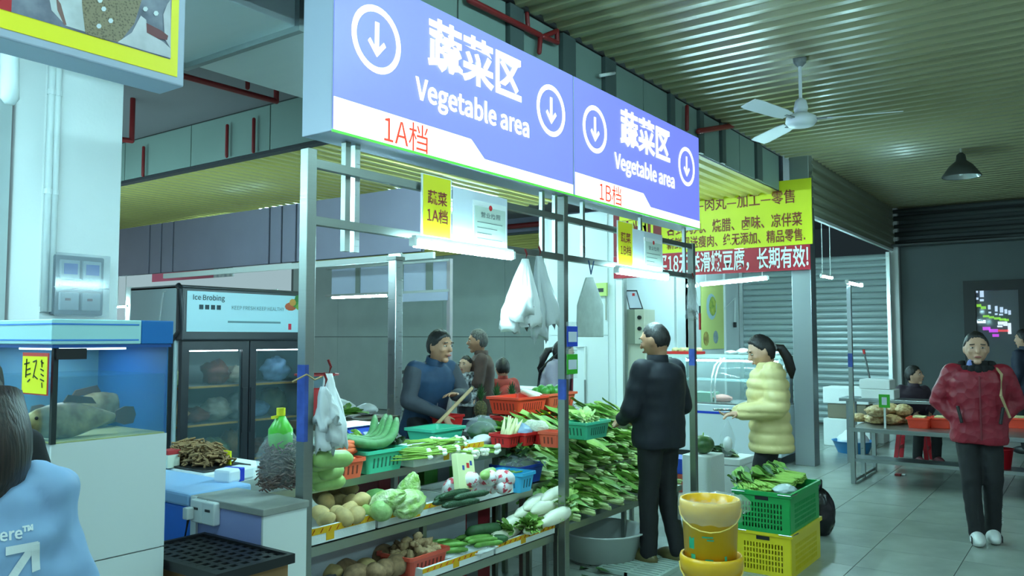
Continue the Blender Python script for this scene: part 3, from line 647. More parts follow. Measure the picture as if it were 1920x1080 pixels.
# ================================================================ display fridge
fu0, fu1, fv0, fv1, fz = 3.44, 4.66, 5.5, 6.2, 1.985
t = thing('display_fridge', 'tall two-door glass display fridge with pale advertising header', 'fridge', (fu0, fv0, 0))
FB = M('fridge_black', (50, 54, 60), .35); FW = M('fridge_white', (196, 216, 220), .35)
MB().box(fu0, fv0 + .06, 0, fu0 + .03, fv1, fz).build('side', FW, t, bevel=.01); MB().box(fu1 - .03, fv0 + .06, 0, fu1, fv1, fz).build('side', FB, t, bevel=.01)
MB().box(fu0 + .03, fv1 - .03, 0, fu1 - .03, fv1, fz).build('back', M('fridge_inner', (170, 186, 186), .5), t); MB().box(fu0, fv0 + .03, fz - .03, fu1, fv1, fz + .005).build('top', FB, t, bevel=.01)
MB().box(fu0 + .03, fv0 + .02, 0, fu1 - .03, fv1 - .03, .42).build('base', FB, t, bevel=.01)
MB().tube([(fu0 - .006, fv0 + .03, fz), (fu0 - .006, fv0 - .01, fz - .03), (fu0 - .006, fv0 - .01, fz - .33), (fu0 - .006, fv0 + .1, fz - .42), (fu0 - .006, fv0 + .11, .1)], .022, 8).build('edge_moulding', FB, t, smooth=True)
hz0, hz1 = 1.62, fz - .012
hd = MB().box(fu0 - .005, fv0 - .03, hz0 - .05, fu1 + .005, fv0 + .06, hz1).build('header', FB, t, bevel=.015)
MB().box(fu0 + .03, fv0 - .034, hz0 + .02, fu1 - .01, fv0 - .0305, hz1 - .03).build('header_panel', M('header_panel', (158, 206, 216), .35, emit=.22), hd)
y = fv0 - .036; HIK = M('header_ink', (40, 66, 76), .6); HIK2 = M('header_ink_pale', (112, 150, 158), .6)
text('Ice Brobing', .085, HIK, (fu0 + .21, y, hz1 - .08), AX, AY, hd, bold=.01, fit=.27); text('KEEP FRESH KEEP HEALTHY', .068, HIK2, (fu0 + .66, y, hz1 - .145), AX, AY, hd, bold=.01, fit=.5)
MB().box(fu0 + .38, y, hz0 + .09, fu0 + .88, y + .001, hz0 + .105).build('small_print', HIK2, hd)
for k in range(4): MB().box(fu0 + .13 + k * .05, y, hz1 - .165, fu0 + .165 + k * .05, y + .001, hz1 - .13).build('small_character', HIK, hd)
VEGS = [((.98, 0), (.06, .035), (200, 90, 50)), ((1.04, .03), (.05, .04), (60, 140, 50)), ((1.08, .0), (.05, .03), (110, 160, 50)), ((1.0, .035), (.035, .03), (210, 150, 60)), ((1.13, -.02), (.045, .02), (70, 130, 50)), ((1.05, .07), (.03, .03), (50, 120, 50))]
for k, ((x, z), (rx, rz_), c) in enumerate(VEGS):
    MB().poly([(rx * math.cos(i * .6283), rz_ * math.sin(i * .6283)) for i in range(10)], (fu0 + x, y - .0005 * k, hz1 - .12 + z), AX, AY).build('printed_vegetable', M('pv_%d' % k, c, .5), hd)
MB().box(fu0 + .96, y, hz0 + .04, fu0 + .99, y + .001, hz0 + .09).build('red_label', M('label_red', (226, 40, 70), .5), hd); MB().box(fu0 + 1.07, y, hz0 + .04, fu0 + 1.09, y + .001, hz0 + .09).build('green_label', M('label_green', (120, 210, 60), .5), hd)
SHY = M('shelf_edge_yellow', (214, 160, 60), .5)
for z in (.62, .93, 1.22):
    MB().box(fu0 + .04, fv0 + .1, z - .012, fu1 - .04, fv1 - .04, z).build('shelf', M('wire_shelf', (150, 160, 160), .4), t); MB().box(fu0 + .05, fv0 + .092, z - .012, fu1 - .05, fv0 + .1, z + .004).build('shelf_edge', SHY, t)
mid = (fu0 + fu1) / 2
for k, (a, b) in enumerate(((fu0 + .02, mid - .005), (mid + .005, fu1 - .02))):
    mb = MB(); w = .06
    mb.box(a, fv0, .44, b, fv0 + .04, .5).box(a, fv0, 1.5, b, fv0 + .04, 1.57).box(a, fv0, .5, a + w, fv0 + .04, 1.5).box(b - w, fv0, .5, b, fv0 + .04, 1.5)
    d = mb.build('door', FB, t); MB().box(a + w, fv0 + .015, .5, b - w, fv0 + .02, 1.5).build('pane', M('fridge_glass', (120, 150, 155), .05, alpha=.2), d)
    MB().box(a + w, fv0 + .06, 1.49, b - w, fv0 + .075, 1.5).build('added_door_glow', M('added_fridge_glow', (215, 240, 250), .3, emit=16), d)  # added glowing strip behind each door, brightens the fridge goods
    MB().box((b - w + .004) if k == 0 else (a + .01), fv0 - .008, .85, (b - .012) if k == 0 else (a + w - .006), fv0 - .0005, 1.2).build('grip', FB, d)
MB().tube([(fu0 + .1, fv0 + .2, fz + .01), (fu0 - .02, fv0 + .2, fz - .05), (fu0 - .02, fv0 + .28, 1.5), (fu0 - .02, fv0 + .3, 1.0)], .007, 6).build('power_cord', PVC, t)
# packed goods on the fridge shelves
GOODS = [(190, 196, 180), (120, 60, 44), (110, 150, 190), (150, 170, 120), (200, 196, 176), (96, 110, 70), (196, 150, 96), (170, 176, 170)]
random.seed(21)
for z, row in ((1.222, 'top'), (.932, 'second'), (.622, 'third'), (.422, 'bottom')):
    n = 6
    for k in range(n):
        if row == 'top' and k in (1, 4): continue
        x = fu0 + .13 + (fu1 - fu0 - .26) * k / (n - 1); c = GOODS[(k * 3 + len(row)) % 8]; h = random.uniform(.06, .12); sd = random.random() * 50
        o = MB().ell((x, fv0 + .3, z + h * .9), (.1, .13, h), 20, 14, None, lambda p: Vector(p) * (1 + .4 * nz(p, 2.0, sd) + .2 * nz(p, 5, sd)) if p[2] > -.7 else Vector((p[0], p[1], max(p[2], -.9)))).build('packed_bag', M('goods_%d_%d_%d' % c, c, .45, var=.25, vs=14), smooth=True)
        tag(o, 'bagged produce on the %s shelf inside the glass fridge' % row, 'bag', 'bagged produce in the fridge, %s shelf' % row)
# ================================================================ purple-grey boards of the stall row behind
PUR = M('purple_grey_board', (150, 148, 172), .45, var=.04, vs=2); PURG = M('board_joint', (58, 64, 74), .5)
t = thing('sign_board_row', 'long row of purple-grey boards on the back of the next stall row', 'sign board', (7.2, 10, 2.6))
seams = [225, 281, 303, 325, 505, 528, 555, 790]
zt, zb_ = ZS - .04, 2.62
ys = [PU(px, 440, 7.2).y for px in seams]; ys[0] += 2.5
MB().box(7.22, ys[-1], zb_, 7.26, ys[0], zt).build('backing', PURG, t)
for a, b in zip(ys, ys[1:]): MB().box(7.2, b + .02, zb_ + .005, 7.219, a - .02, zt - .005).build('board', PUR, t)
# lower frame with pale panels, right part
t = thing('panel_frame', 'low hanging frame of pale panels left of the bright 1A lamp', 'frame', (7.25, 7, 2.1))
yz = [PU(px, 520, 7.3).y for px in (622, 668, 676, 745, 757, 800, 812, 838)]; z0, z1 = 2.16, 2.52
for i in range(0, 8, 2): MB().box(7.3, yz[i + 1], z0, 7.32, yz[i], z1).build('panel', M('pale_lilac_panel', (172, 178, 200), .45), t)
for z in (z0, z1): MB().box(7.28, yz[-1] - .05, z - .03, 7.34, yz[0] + .1, z).build('rail', ALUD, t)
for i in range(1, 7, 2): MB().box(7.285, yz[i + 1], z0, 7.335, yz[i], z1 - .031).build('upright', M('grey_upright', (110, 118, 114), .5), t)
MB().box(7.285, yz[-1] - .06, .02, 7.335, yz[-1] - .01, z1).build('pole', M('pinkish_pole', (150, 140, 144), .4), t)
MB().box(7.27, yz[-1] - .03, z0 - .13, 7.3, yz[3] - .0, z0 - .031).build('trunking', M('pale_lilac_panel', (172, 178, 200)), t)
# trunking line and steel column
t = thing('white_trunking', 'white cable trunking crossing in front of the purple boards', 'trunking', (6.6, 7, 2.5))
a = PU(560, 497, 6.6); b = PU(812, 479, 6.6); zc_ = (a.z + b.z) / 2
MB().box(6.6, b.y, zc_ - .035, 6.64, a.y + 3, zc_ + .035).build('channel', PVC, t, bevel=.004); p = PU(741, 485, 6.58); MB().box(6.57, p.y - .1, zc_ - .06, 6.6, p.y + .1, zc_ + .05).build('clamp', ALU, t, bevel=.006)
p = PD(741, 600, 7.4)
t = thing('steel_column', 'shiny square steel column standing behind the vegetable scale', 'column', (p.x, p.y, 0))
MB().box(p.x - .048, p.y - .048, 0, p.x + .048, p.y + .048, 2.3).build('shaft', ALU, t, bevel=.006); MB().box(p.x - .06, p.y - .06, 2.3, p.x + .06, p.y + .06, 2.33).build('cap', ALUD, t)
# pink and white signs far behind, above the fridge
t = thing('far_sign', 'pink sign strip far behind the fridge top', 'sign', (9.5, 10, 2.3))
a = PU(285, 520, 9.5); b = PU(400, 508, 9.5); MB().box(9.5, b.y, a.z - .1, 9.53, a.y, b.z + .06).build('board', M('pink_board', (206, 84, 110), .5), t)
c = PU(436, 508, 9.5); MB().box(9.5, c.y, a.z - .1, 9.53, b.y - .01, b.z + .06).build('photo', M('photo_panel', (150, 160, 180), .5, col2=(220, 225, 225), vs=12), t)
for y_ in (a.y - .3, b.y + .2): MB().cyl((9.515, y_, b.z + .06), (9.515, y_, 3.9), .008, n=6).build('hanger', DARK, t)
t = thing('far_partition', 'white partition panels far behind the fridge', 'partition', (9.8, 9, 0))
for px0, px1 in ((440, 465), (470, 500), (503, 520), (380, 384), (400, 436)):
    a = PU(px0, 510, 9.8); b = PU(px1, 510, 9.8); MB().box(9.8, b.y, 0, 9.83, a.y, 2.5).build('panel', M('white_board', (214, 222, 222)), t)
t = thing('far_white_post', 'white post between the white column and the fridge', 'post', (8.7, 11, 0)); a = PU(243, 560, 8.7); b = PU(236, 560, 8.7)
MB().box(8.7, a.y, 0, 8.8, b.y, 2.6).build('shaft', M('white_gloss_post', (232, 238, 236)), t); MB().box(8.69, a.y - .02, 0, 8.81, b.y + .02, .1).build('foot', ALUD, t)
# back counter with greens, behind the scale
t = thing('back_counter', 'low back counter of boards behind the scale', 'counter', (5, 5, 0))
a = PZ(636, 778, .92); b = PZ(768, 770, .92)
cx0, cx1, cy0, cy1 = 4.35, 5.2, 4.95, 5.4
bo = M('wet_wood', (104, 92, 76), .6, var=.2, vs=8)
for k in range(3): MB().box(cx0, cy0 + k * .155, .86, cx1, cy0 + k * .155 + .145, .92).build('plank', bo, t)
for x in (cx0 + .05, cx1 - .09):
    for y in (cy0 + .03, cy1 - .08): MB().box(x, y, 0, x + .04, y + .04, .859).build('leg', ALUD, t)
MB().box(cx0, cy0 - .01, .8, cx1, cy0 - .001, .84).build('front_rail', ALU, t)
# ================================================================ things on the low wall and chest
# carton of tissue, bag with bottle, roots
p = PZ(434, 906, pz1)
t = thing('tissue_pack', 'white and blue tissue pack lying on the low wall', 'package', (p.x, p.y, pz1), rz=R(12))
MB().obox((p.x + .05, p.y + .05, pz1 + .032), .085, .05, .031, (math.cos(.2), math.sin(.2), 0), (-math.sin(.2), math.cos(.2), 0)).build('pack', M('pack_white', (220, 228, 234), .4), t, bevel=.012)
MB().obox((p.x + .05, p.y + .05, pz1 + .032), .016, .0512, .032, (math.cos(.2), math.sin(.2), 0), (-math.sin(.2), math.cos(.2), 0)).build('blue_band', M('pack_blue', (30, 60, 190), .4), t, bevel=.004)
p = PZ(520, 925, pz1) + Vector((.06, .06, 0))
t = thing('herb_bag', 'clear bag of dried brown shreds with green bottle neck standing on the low wall', 'bag', (p.x, p.y, pz1))
def sack(c, rx, ry, h, sd, top=.7, mat=None, nm='bag', par=None, am=.12):
    def f(q):
        k = 1 - (1 - top) * max(0, q[2]) ** 1.5; n_ = 1 + am * nz(q, 2.4, sd) + am * .5 * nz(q, 6, sd)
        return (q[0] * k * n_, q[1] * k * n_, (max(q[2], -.86) + .86) / 1.86 * 2 - 1 + .03 * nz(q, 5, sd))
    return MB().ell((c[0], c[1], c[2] + h / 2), (rx, ry, h / 2), 28, 20, None, f).build(nm, mat, par, smooth=True)
sack((p.x, p.y, pz1), .105, .1, .3, 3, .62, CLEAR, 'film', t, .16)
def shred(c, rx, ry, h, n, mat, par, seed, L=.05, r=.0035, nm='shreds'):
    rnd = random.Random(seed); mb = MB()
    for _ in range(n):
        a = rnd.random() * 6.28; q = math.sqrt(rnd.random()); z = rnd.random(); k = math.sqrt(max(.05, 1 - z * .7))
        o = Vector((c[0] + rx * q * k * math.cos(a), c[1] + ry * q * k * math.sin(a), c[2] + .01 + h * z)); d = Vector((rnd.gauss(0, 1), rnd.gauss(0, 1), rnd.gauss(0, .5))).normalized() * L * rnd.uniform(.4, 1)
        mb.tube([o - d / 2, o + Vector((rnd.gauss(0, L * .2), rnd.gauss(0, L * .2), rnd.random() * L * .2)), o + d / 2], r, 4)
    ob = mb.build(nm, mat, par); ob['kind'] = 'stuff'; return ob
shred((p.x, p.y, pz1 + .005), .1, .095, .2, 900, M('dried_shreds', (120, 98, 92), .7, var=.35, vs=30), t, 5, .06, .004)
MB().lathe((p.x - .0, p.y, pz1), [(.045, .17), (.055, .2), (.055, .27), (.03, .31), (.018, .33)], 14, True).build('bottle', M('bottle_green', (90, 190, 60), .3), t, smooth=True)
MB().cyl((p.x, p.y, pz1 + .331), (p.x, p.y, pz1 + .365), .02, n=12).build('cap', M('cap_yellow', (226, 220, 40), .4), t); MB().bar((p.x - .05, p.y, pz1 + .325), (p.x + .01, p.y, pz1 + .33), .012).build('handle', M('cap_yellow', (226, 220, 40)), t)
# roots heap in a dark tray on the blue chest
p = Vector((2.46, 3.78, .92)); o = MB().box(2.43, 3.64, 0, 2.86, 4.24, .919).build('root_stand', FOAM, None, bevel=.008); tag(o, 'pale foam crate stack carrying the heap of dried roots', 'crate'); t = thing('root_heap', 'heap of brown dried roots in a dark tray on the blue chest', 'roots', (p.x + .1, p.y + .1, .92))
MB().box(p.x - .02, p.y - .12, .921, p.x + .26, p.y + .42, .93).build('tray', BLACK, t, bevel=.004)
shred((p.x + .12, p.y + .15, .93), .12, .24, .085, 460, M('brown_roots', (140, 108, 70), .8, var=.35, vs=25), t, 9, .09, .006, 'roots')
p = PZ(318, 880, .92); t = thing('snack_box', 'cream and red printed box at the left end of the blue chest', 'box', (p.x, p.y, .92))
MB().box(p.x, p.y + .02, .921, p.x + .07, p.y + .1, 1.01).build('box', M('box_cream', (216, 218, 196), .5), t, bevel=.003); MB().box(p.x - .0008, p.y + .019, .99, p.x + .071, p.y + .101, 1.012).box(p.x - .001, p.y + .05, .935, p.x + .02, p.y + .07, .975).build('red_print', M('box_red', (170, 40, 44), .5), t)
p = PZ(465, 880, .92); t = thing('yellow_note', 'small yellow note standing behind the dried herb bag', 'note', (p.x, p.y + .1, .92))
MB().box(p.x, p.y + .15, .921, p.x + .006, p.y + .23, 1.0).build('card', M('card_yellow', (240, 236, 20)), t); MB().box(p.x - .01, p.y + .17, .9205, p.x + .016, p.y + .2, .93).build('clip', DARK, t)
# ================================================================ plastic bags hung on the posts
def bag_bunch(top, n, L, w, sd, label, grp=None, mat=None):
    rnd = random.Random(sd); t = thing('hanging_bags', label, 'plastic bags', top, grp); top = Vector(top)
    for k in range(n):
        off = Vector((rnd.uniform(-w, w), rnd.uniform(-.05, .04), -rnd.uniform(0, .09))); l = L * rnd.uniform(.75, 1.05); rw = w * rnd.uniform(.55, .8); rings = []
        for i in range(9):
            s_ = i / 8; ww = rw * (.3 + .7 * min(1, s_ * 1.8) ** .8); c = top + off * min(1, s_ * 1.6) + Vector((0, 0, -l * s_))
            rings.append([c + Vector((ww * math.cos(a) * (1 + .4 * nz((math.cos(a) * 1.6, math.sin(a) * 1.6 + s_ * 3, k), 1.3, sd)), .028 * (.5 + s_) * math.sin(a) * (1 + 1.2 * nz((math.cos(a) * 3, math.sin(a) * 3 + s_ * 2, k), 1.5, sd)), .06 * nz((math.cos(a) * 2, math.sin(a) * 2, k), 1, sd) * s_)) for a in [2 * math.pi * j / 18 for j in range(18)]])
        MB().loft(rings).build('bag', mat or BAGW, t, smooth=True)
    MB().tube([top + Vector((0, 0, .06)), top + Vector((.012, -.005, .03)), top + Vector((0, 0, -.02))], .006, 6).build('tie', REDPIPE, t)
    return t
p = PV(990, 478, VSG + .02); bag_bunch((p.x - .06, VSG - .0, p.z - .03), 5, .36, .1, 11, 'bunch of bright white carrier bags hanging below the 1A certificate'); bag_bunch((p.x + .1, VSG + .01, p.z + .0), 4, .45, .085, 12, 'longer bunch of pale carrier bags left of the middle post', None, M('pale_film', (206, 212, 214), .4, alpha=.8))
p = PV(1108, 500, VSG + .02)
t = thing('hanging_bag_pack', 'flat pack of clear bags hanging right of the stall post', 'plastic bags', (p.x, VSG + .02, p.z))
q = [PV(a, b, VSG + .02) for a, b in ((1100, 520), (1113, 520), (1132, 572), (1132, 632), (1083, 632), (1084, 572))]
mb = MB(); mb.poly([(c.x, c.z) for c in q][::-1], (0, VSG + .02, 0), AX, AY, .012); mb.build('pack', M('bag_pack_grey', (176, 186, 180), .4, var=.08, vs=20), t, bevel=.004)
MB().tube([(p.x - .03, VSG + .02, p.z + .04), (p.x, VSG + .02, p.z - .05), (p.x + .04, VSG + .02, p.z + .04)], .005, 6).build('tie', M('tie_blue', (50, 80, 120), .5), t)
p = PV(612, 700, VSG + .01); bag_bunch((p.x, VSG + .0, p.z), 4, .3, .055, 17, 'white bags tied with string to the near stall post')
p = PV(598, 720, VSG); bag_bunch((p.x, VSG - .03, p.z - .01), 2, .15, .035, 19, 'small crumpled white bag knotted on the near stall post')
p = PV(1298, 525, VSG + .02); bag_bunch((p.x, VSG + .02, p.z), 3, .32, .06, 23, 'clear and white bags hanging on the far stall post', None, CLEAR)
t = thing('red_tool', 'red handled tool hanging with the bags on the far stall post', 'tool', (p.x, VSG, p.z - .35)); MB().box(p.x - .01, VSG - .045, p.z - .42, p.x + .025, VSG - .035, p.z - .28).build('blade', M('tool_red', (190, 50, 50), .4), t, bevel=.003); MB().cyl((p.x + .008, VSG - .04, p.z - .28), (p.x + .008, VSG - .04, p.z - .22), .008, n=8).build('handle', BLACK, t)
# payment code cards on the post (codes left blank)
for py0, py1, c, n in ((612, 650, (36, 70, 190), 'blue'), (664, 702, (60, 170, 40), 'green')):
    a = PV(1064, py1, vp - .04); b = PV(1080, py0, vp - .04)
    t = thing('payment_card', n + ' payment card taped on the middle stall post', 'card', (a.x, vp - .04, a.z))
    MB().box(a.x, vp - .04, a.z, b.x + .02, vp - .034, b.z).build('card', M('pay_' + n, c, .4), t); MB().box(a.x + .012, vp - .0412, a.z + .03, b.x + .008, vp - .0401, b.z - .035).build('white_field', PLW, t)
    MB().box(a.x - .004, vp - .034, a.z - .03, b.x + .024, vp - .0335, b.z + .03).build('clear_tape', CLEAR, t)
# ================================================================ stall shelving
def shelving(a, b, label, tiers, grp='stepped stall shelves'):
    t = thing('stepped_shelf', label, 'shelf', (a, 2.9, 0), grp)
    for v0, v1, z in tiers:
        MB().box(a, v0, z - .035, b, min(v1, 3.61), z).build('shelf_board', ALUD, t, bevel=.003)
        if v1 > 3.7: MB().box(a + .48, 3.615, z - .035, b, v1, z).build('shelf_board', ALUD, t, bevel=.003)
        MB().box(a, v0 - .006, z - .045, b, v0 - .0005, z).build('front_lip', steel('lip_steel', (170, 176, 165), .35), t)
    for u in (a + .04, (a + b) / 2, b - .04):
        for v, z in ((tiers[0][0] + .03, tiers[0][2]), (tiers[1][0] + .05, tiers[1][2]), (tiers[2][0] + .05, tiers[2][2]), (tiers[2][1] - .04, tiers[2][2])):
            if v > 3.7 and u < a + .4: u = a + .52
            MB().box(u - .015, v - .015, 0, u + .015, v + .015, z - .036).build('leg', ALUD, t)
    return t
ZL, ZM, ZH = .35, .62, .86
shelving(2.42, 4.41, 'stepped steel shelf of stall 1A under potatoes, cabbages and baskets', ((2.86, 3.14, ZL), (3.02, 3.42, ZM), (3.24, 4.12, ZH)))
shelving(4.52, 6.46, 'stepped steel shelf of stall 1B under the leafy greens', ((2.9, 3.25, .36), (3.1, 3.5, .62), (3.3, 4.12, ZH)))
# ================================================================ helpers
def inst(name, me, loc, rot=(0, 0, 0), sc=1, label=None, cat=None, group=None, parent=None):
    o = bpy.data.objects.new(name, me); COL.objects.link(o); o.location = loc; o.rotation_euler = rot; o.scale = (sc,) * 3 if isinstance(sc, (int, float)) else sc
    if parent: o.parent = parent; 
    if parent and parent.type == 'EMPTY': o.matrix_parent_inverse = parent.matrix_basis.inverted()
    if label: tag(o, label, cat, group)
    return o
def lump(rad, sd, am, mat, nm, seg=14, rg=10, fr=1.6): return MB().ell((0, 0, 0), rad, seg, rg, None, lambda p: Vector(p) * (1 + am * nz(p, fr, sd))).mesh(nm, mat, True)
def basket(c, w, d, h, mat, label, rz=0, grp='plastic baskets', tp=.86, slots=True):
    t = thing('basket', label, 'basket', c, grp); X = Vector((math.cos(rz), math.sin(rz), 0)); Y = Vector((-math.sin(rz), math.cos(rz), 0)); c = Vector(c)
    def rect(k, z, r=.02):
        a, b = w / 2 * k, d / 2 * k; pts = []
        for sx, sy, a0 in ((1, 1, 0), (-1, 1, 90), (-1, -1, 180), (1, -1, 270)):
            for q in (0, 30, 60, 90):
                an = R(a0 + q); pts.append(c + X * (sx * (a - r) + r * math.cos(an)) + Y * (sy * (b - r) + r * math.sin(an)) + Vector((0, 0, z)))
        return pts
    th = .006; k1 = 1 - 2 * th / min(w, d)
    mb = MB(); mb.loft([rect(tp, 0), rect(1, h), rect(k1, h), rect(tp * k1, th)], True); mb.build('tub', mat, t)
    mb = MB(); mb.loft([rect(1.002, h - .02), rect(1.07, h - .016), rect(1.07, h + .002), rect(.99, h + .002)], False); mb.build('rim', mat, t)
    if slots:
        mb = MB()
        for s_, ax, ay, L, dd in ((-1, X, Y, w, d), (-1, Y, X, d, w)):
            n = int(L * .7 / .03)
            for k in range(n):
                x = (k - (n - 1) / 2) * .03; zc = h * .45; kk = tp + (1 - tp) * .45
                o = c + ax * x + ay * (s_ * (dd / 2 * kk + .0008)) + Vector((0, 0, zc)); lean = (ay * (s_ * dd / 2 * (1 - tp)) + Vector((0, 0, h))).normalized()
                mb.obox(o, .005, .0008, h * .22, ax, lean.cross(ax), lean)
        mb.build('slots', M('basket_slot_' + mat.name, tuple(int(255 * max(0, min(1, x)) ** (1 / 2.2) * .55) for x in mat.node_tree.nodes['Principled BSDF'].inputs['Base Color'].default_value[:3]), .6), t)['kind'] = 'stuff'
    return t
RB = M('basket_red', (200, 36, 34), .35); OB = M('basket_orange', (232, 96, 66), .35); TB = M('basket_teal', (70, 186, 150), .35); OR2 = M('basket_orange_red', (240, 70, 44), .35); LB = M('basket_light_blue', (60, 170, 220), .35); DB = M('basket_deep_blue', (22, 56, 150), .4)
def foam(a, b, v0, v1, z, h, label, tape=True):
    t = thing('foam_box', label, 'foam box', (a, v0, z), 'white foam boxes'); w = .018
    mb = MB(); mb.box(a, v0, z, b, v1, z + h * .4).box(a, v0, z + h * .4, b, v0 + w, z + h).box(a, v1 - w, z + h * .4, b, v1, z + h).box(a, v0 + w, z + h * .4, a + w, v1 - w, z + h).box(b - w, v0 + w, z + h * .4, b, v1 - w, z + h)
    mb.build('box', FOAM, t)
    if tape:
        TP = M('yellow_print_tape', (224, 170, 20), .3); e = .0012
        MB().box(a - e, v0 - e, z + h * .58, b + e, v0 - .0001, z + h * 1.0).build('tape', TP, t); MB().box(a + (b - a) * .4, v0 - e * 1.5, z + h * .1, a + (b - a) * .4 + .05, v0 - e, z + h).build('tape', TP, t)
        ik = MB(); n = int((b - a) / .05)
        for k in range(n): ik.bar((a + .03 + k * .05, v0 - e * 2, z + h * .66), (a + .045 + k * .05, v0 - e * 2, z + h * .92), .008, .001)
        ik.build('tape_print', M('tape_ink', (176, 60, 20), .5), t)['kind'] = 'stuff'
    return t
def rr(a=.4): return (random.uniform(-a, a), random.uniform(-a, a), random.uniform(0, 6.28))
random.seed(5)
# ================================================================ vegetable meshes
POT = [lump((.058, .045, .04), k, .12, M('potato_skin', (196, 168, 112), .7, var=.12, vs=30), 'potato') for k in range(3)]
TARO = [lump((.07, .055, .05), k + 9, .16, M('taro_skin', (142, 112, 82), .85, var=.25, vs=40), 'taro') for k in range(3)]
GING = [lump((.034, .02, .018), k + 20, .5, M('ginger_skin', (150, 122, 88), .8, var=.2, vs=40), 'ginger', 10, 8, 2.4) for k in range(4)]
CARR = MB().tube([(0, 0, 0), (.02, 0, .0), (.06, 0, 0), (.12, .005, 0), (.165, .008, 0)], [.012, .022, .023, .018, .006], 10).mesh('carrot', M('carrot_skin', (222, 104, 62), .5, var=.08, vs=30), True)
def longveg(L, r, bend, mat, nm, tip=.4, n=9, ridge=0):
    pts = []; rs = []
    for i in range(n):
        s_ = i / (n - 1); pts.append((L * (s_ - .5), bend * (math.cos((s_ - .5) * 3.0) - 1) * L, 0)); e = min(s_, 1 - s_) * 2; rs.append(r * (tip + (1 - tip) * min(1, e * 3) ** .5))
    return MB().tube(pts, rs, 12).mesh(nm, mat, True)
CUC = longveg(.26, .02, .05, M('cucumber_skin', (34, 66, 40), .45, var=.25, vs=40, bump=.3, bs=120), 'cucumber')
CUCG = longveg(.19, .017, .1, M('green_cucumber_skin', (96, 146, 58), .45, var=.2, vs=30), 'green_cucumber')
BIGC = longveg(.24, .035, .08, M('winter_melon_skin', (48, 92, 50), .45, var=.2, vs=30), 'green_melon')
GOURD = longveg(.24, .042, .04, M('pale_gourd_skin', (158, 192, 110), .4, var=.1, vs=20), 'pale_gourd', .5)
LOOF = longveg(.52, .026, .3, M('loofah_skin', (74, 122, 70), .5, var=.2, vs=30), 'loofah', .5, 13)
RADM = M('radish_skin', (238, 236, 214), .4, var=.03, vs=12)
RAD = MB().tube([(-.17, 0, 0), (-.155, 0, 0), (-.1, 0, 0), (0, .003, 0), (.1, 0, 0), (.16, 0, 0), (.185, 0, 0)], [.004, .016, .034, .042, .042, .036, .012], 14).mesh('radish', RADM, True)
CAB = MB().ell((0, 0, 0), (.085, .085, .075), 22, 16, None, lambda p: Vector(p) * (1 + .05 * nz(p, 3, 2) + .03 * math.sin(6 * math.atan2(p[1], p[0]) + 4 * p[2]))).mesh('cabbage', M('cabbage_leaf', (176, 204, 136), .5, col2=(132, 172, 96), vs=9, bump=.3, bs=25), True)
CABD = MB().ell((0, 0, 0), (.08, .08, .07), 22, 16, None, lambda p: Vector(p) * (1 + .06 * nz(p, 3, 4))).mesh('cabbage', M('dark_cabbage_leaf', (118, 162, 92), .5, col2=(86, 130, 70), vs=9, bump=.3, bs=25), True)
NAPA = MB().ell((0, 0, 0), (.075, .075, .13), 40, 26, None, lambda p: Vector((p[0] * (1 - .15 * p[2]), p[1] * (1 - .15 * p[2]), p[2])) * (1 + .1 * nz(p, 3, 7) + .05 * math.sin(7 * math.atan2(p[1], p[0]) + 3 * p[2]) + .05 * nz(p, 8, 3))).mesh('napa_cabbage', M('napa_leaf', (222, 230, 190), .5, col2=(150, 190, 92), vs=13, bump=.8, bs=30), True)
# leaf blades (shared by every bunch)
def blade(L, W, curl, ruf, mat, nm, stalk=.3, sd=0):
    mb = MB(); rows = 7; cols = 4; vs = []
    for i in range(rows):
        s_ = i / (rows - 1); w = W * (.1 + (0 if s_ < stalk else .9 * math.sin(math.pi * min(1, (s_ - stalk) / (1.04 - stalk))) ** .6))
        for j in range(cols + 1):
            q = j / cols * 2 - 1; vs.append((L * s_, w * q * .5, curl * L * s_ * s_ + abs(q) * w * .18 + ruf * nz((s_ * 3, q * 1.5, sd), 1.6, sd) * (0 if s_ < stalk else 1)))
    mb.add(vs, [(i * (cols + 1) + j, i * (cols + 1) + j + 1, (i + 1) * (cols + 1) + j + 1, (i + 1) * (cols + 1) + j) for i in range(rows - 1) for j in range(cols)])
    return mb.mesh(nm, mat, True)
G1 = M('leaf_green', (128, 172, 76), .5, col2=(84, 134, 54), vs=14); G2 = M('leaf_light_green', (176, 206, 112), .5, col2=(124, 170, 72), vs=14); G3 = M('leaf_dark_green', (58, 98, 46), .5, col2=(36, 68, 34), vs=14); STK = M('stalk_pale', (196, 212, 146), .5, var=.08, vs=20); STG = M('stalk_green', (142, 180, 74), .5, var=.1, vs=20)
BL = {c: [blade(.30, .085, .12 * (k - 1), .02, m, 'leaf', .25, k) for k in range(3)] for c, m in (('g', G1), ('l', G2), ('d', G3))}
BLS = {c: [blade(.12, .06, .2 * (k - 1), .015, m, 'leaf', .3, k + 5) for k in range(3)] for c, m in (('g', G1), ('l', G2), ('d', G3))}
STM = MB().tube([(0, 0, 0), (.02, 0, .0), (.1, 0, 0), (.16, 0, 0)], [.008, .011, .008, .004], 7).mesh('stalk', STK, True)
STM2 = MB().tube([(0, 0, 0), (.01, 0, 0), (.12, 0, .003), (.22, 0, 0)], [.006, .0075, .006, .003], 7).mesh('stalk', STG, True)
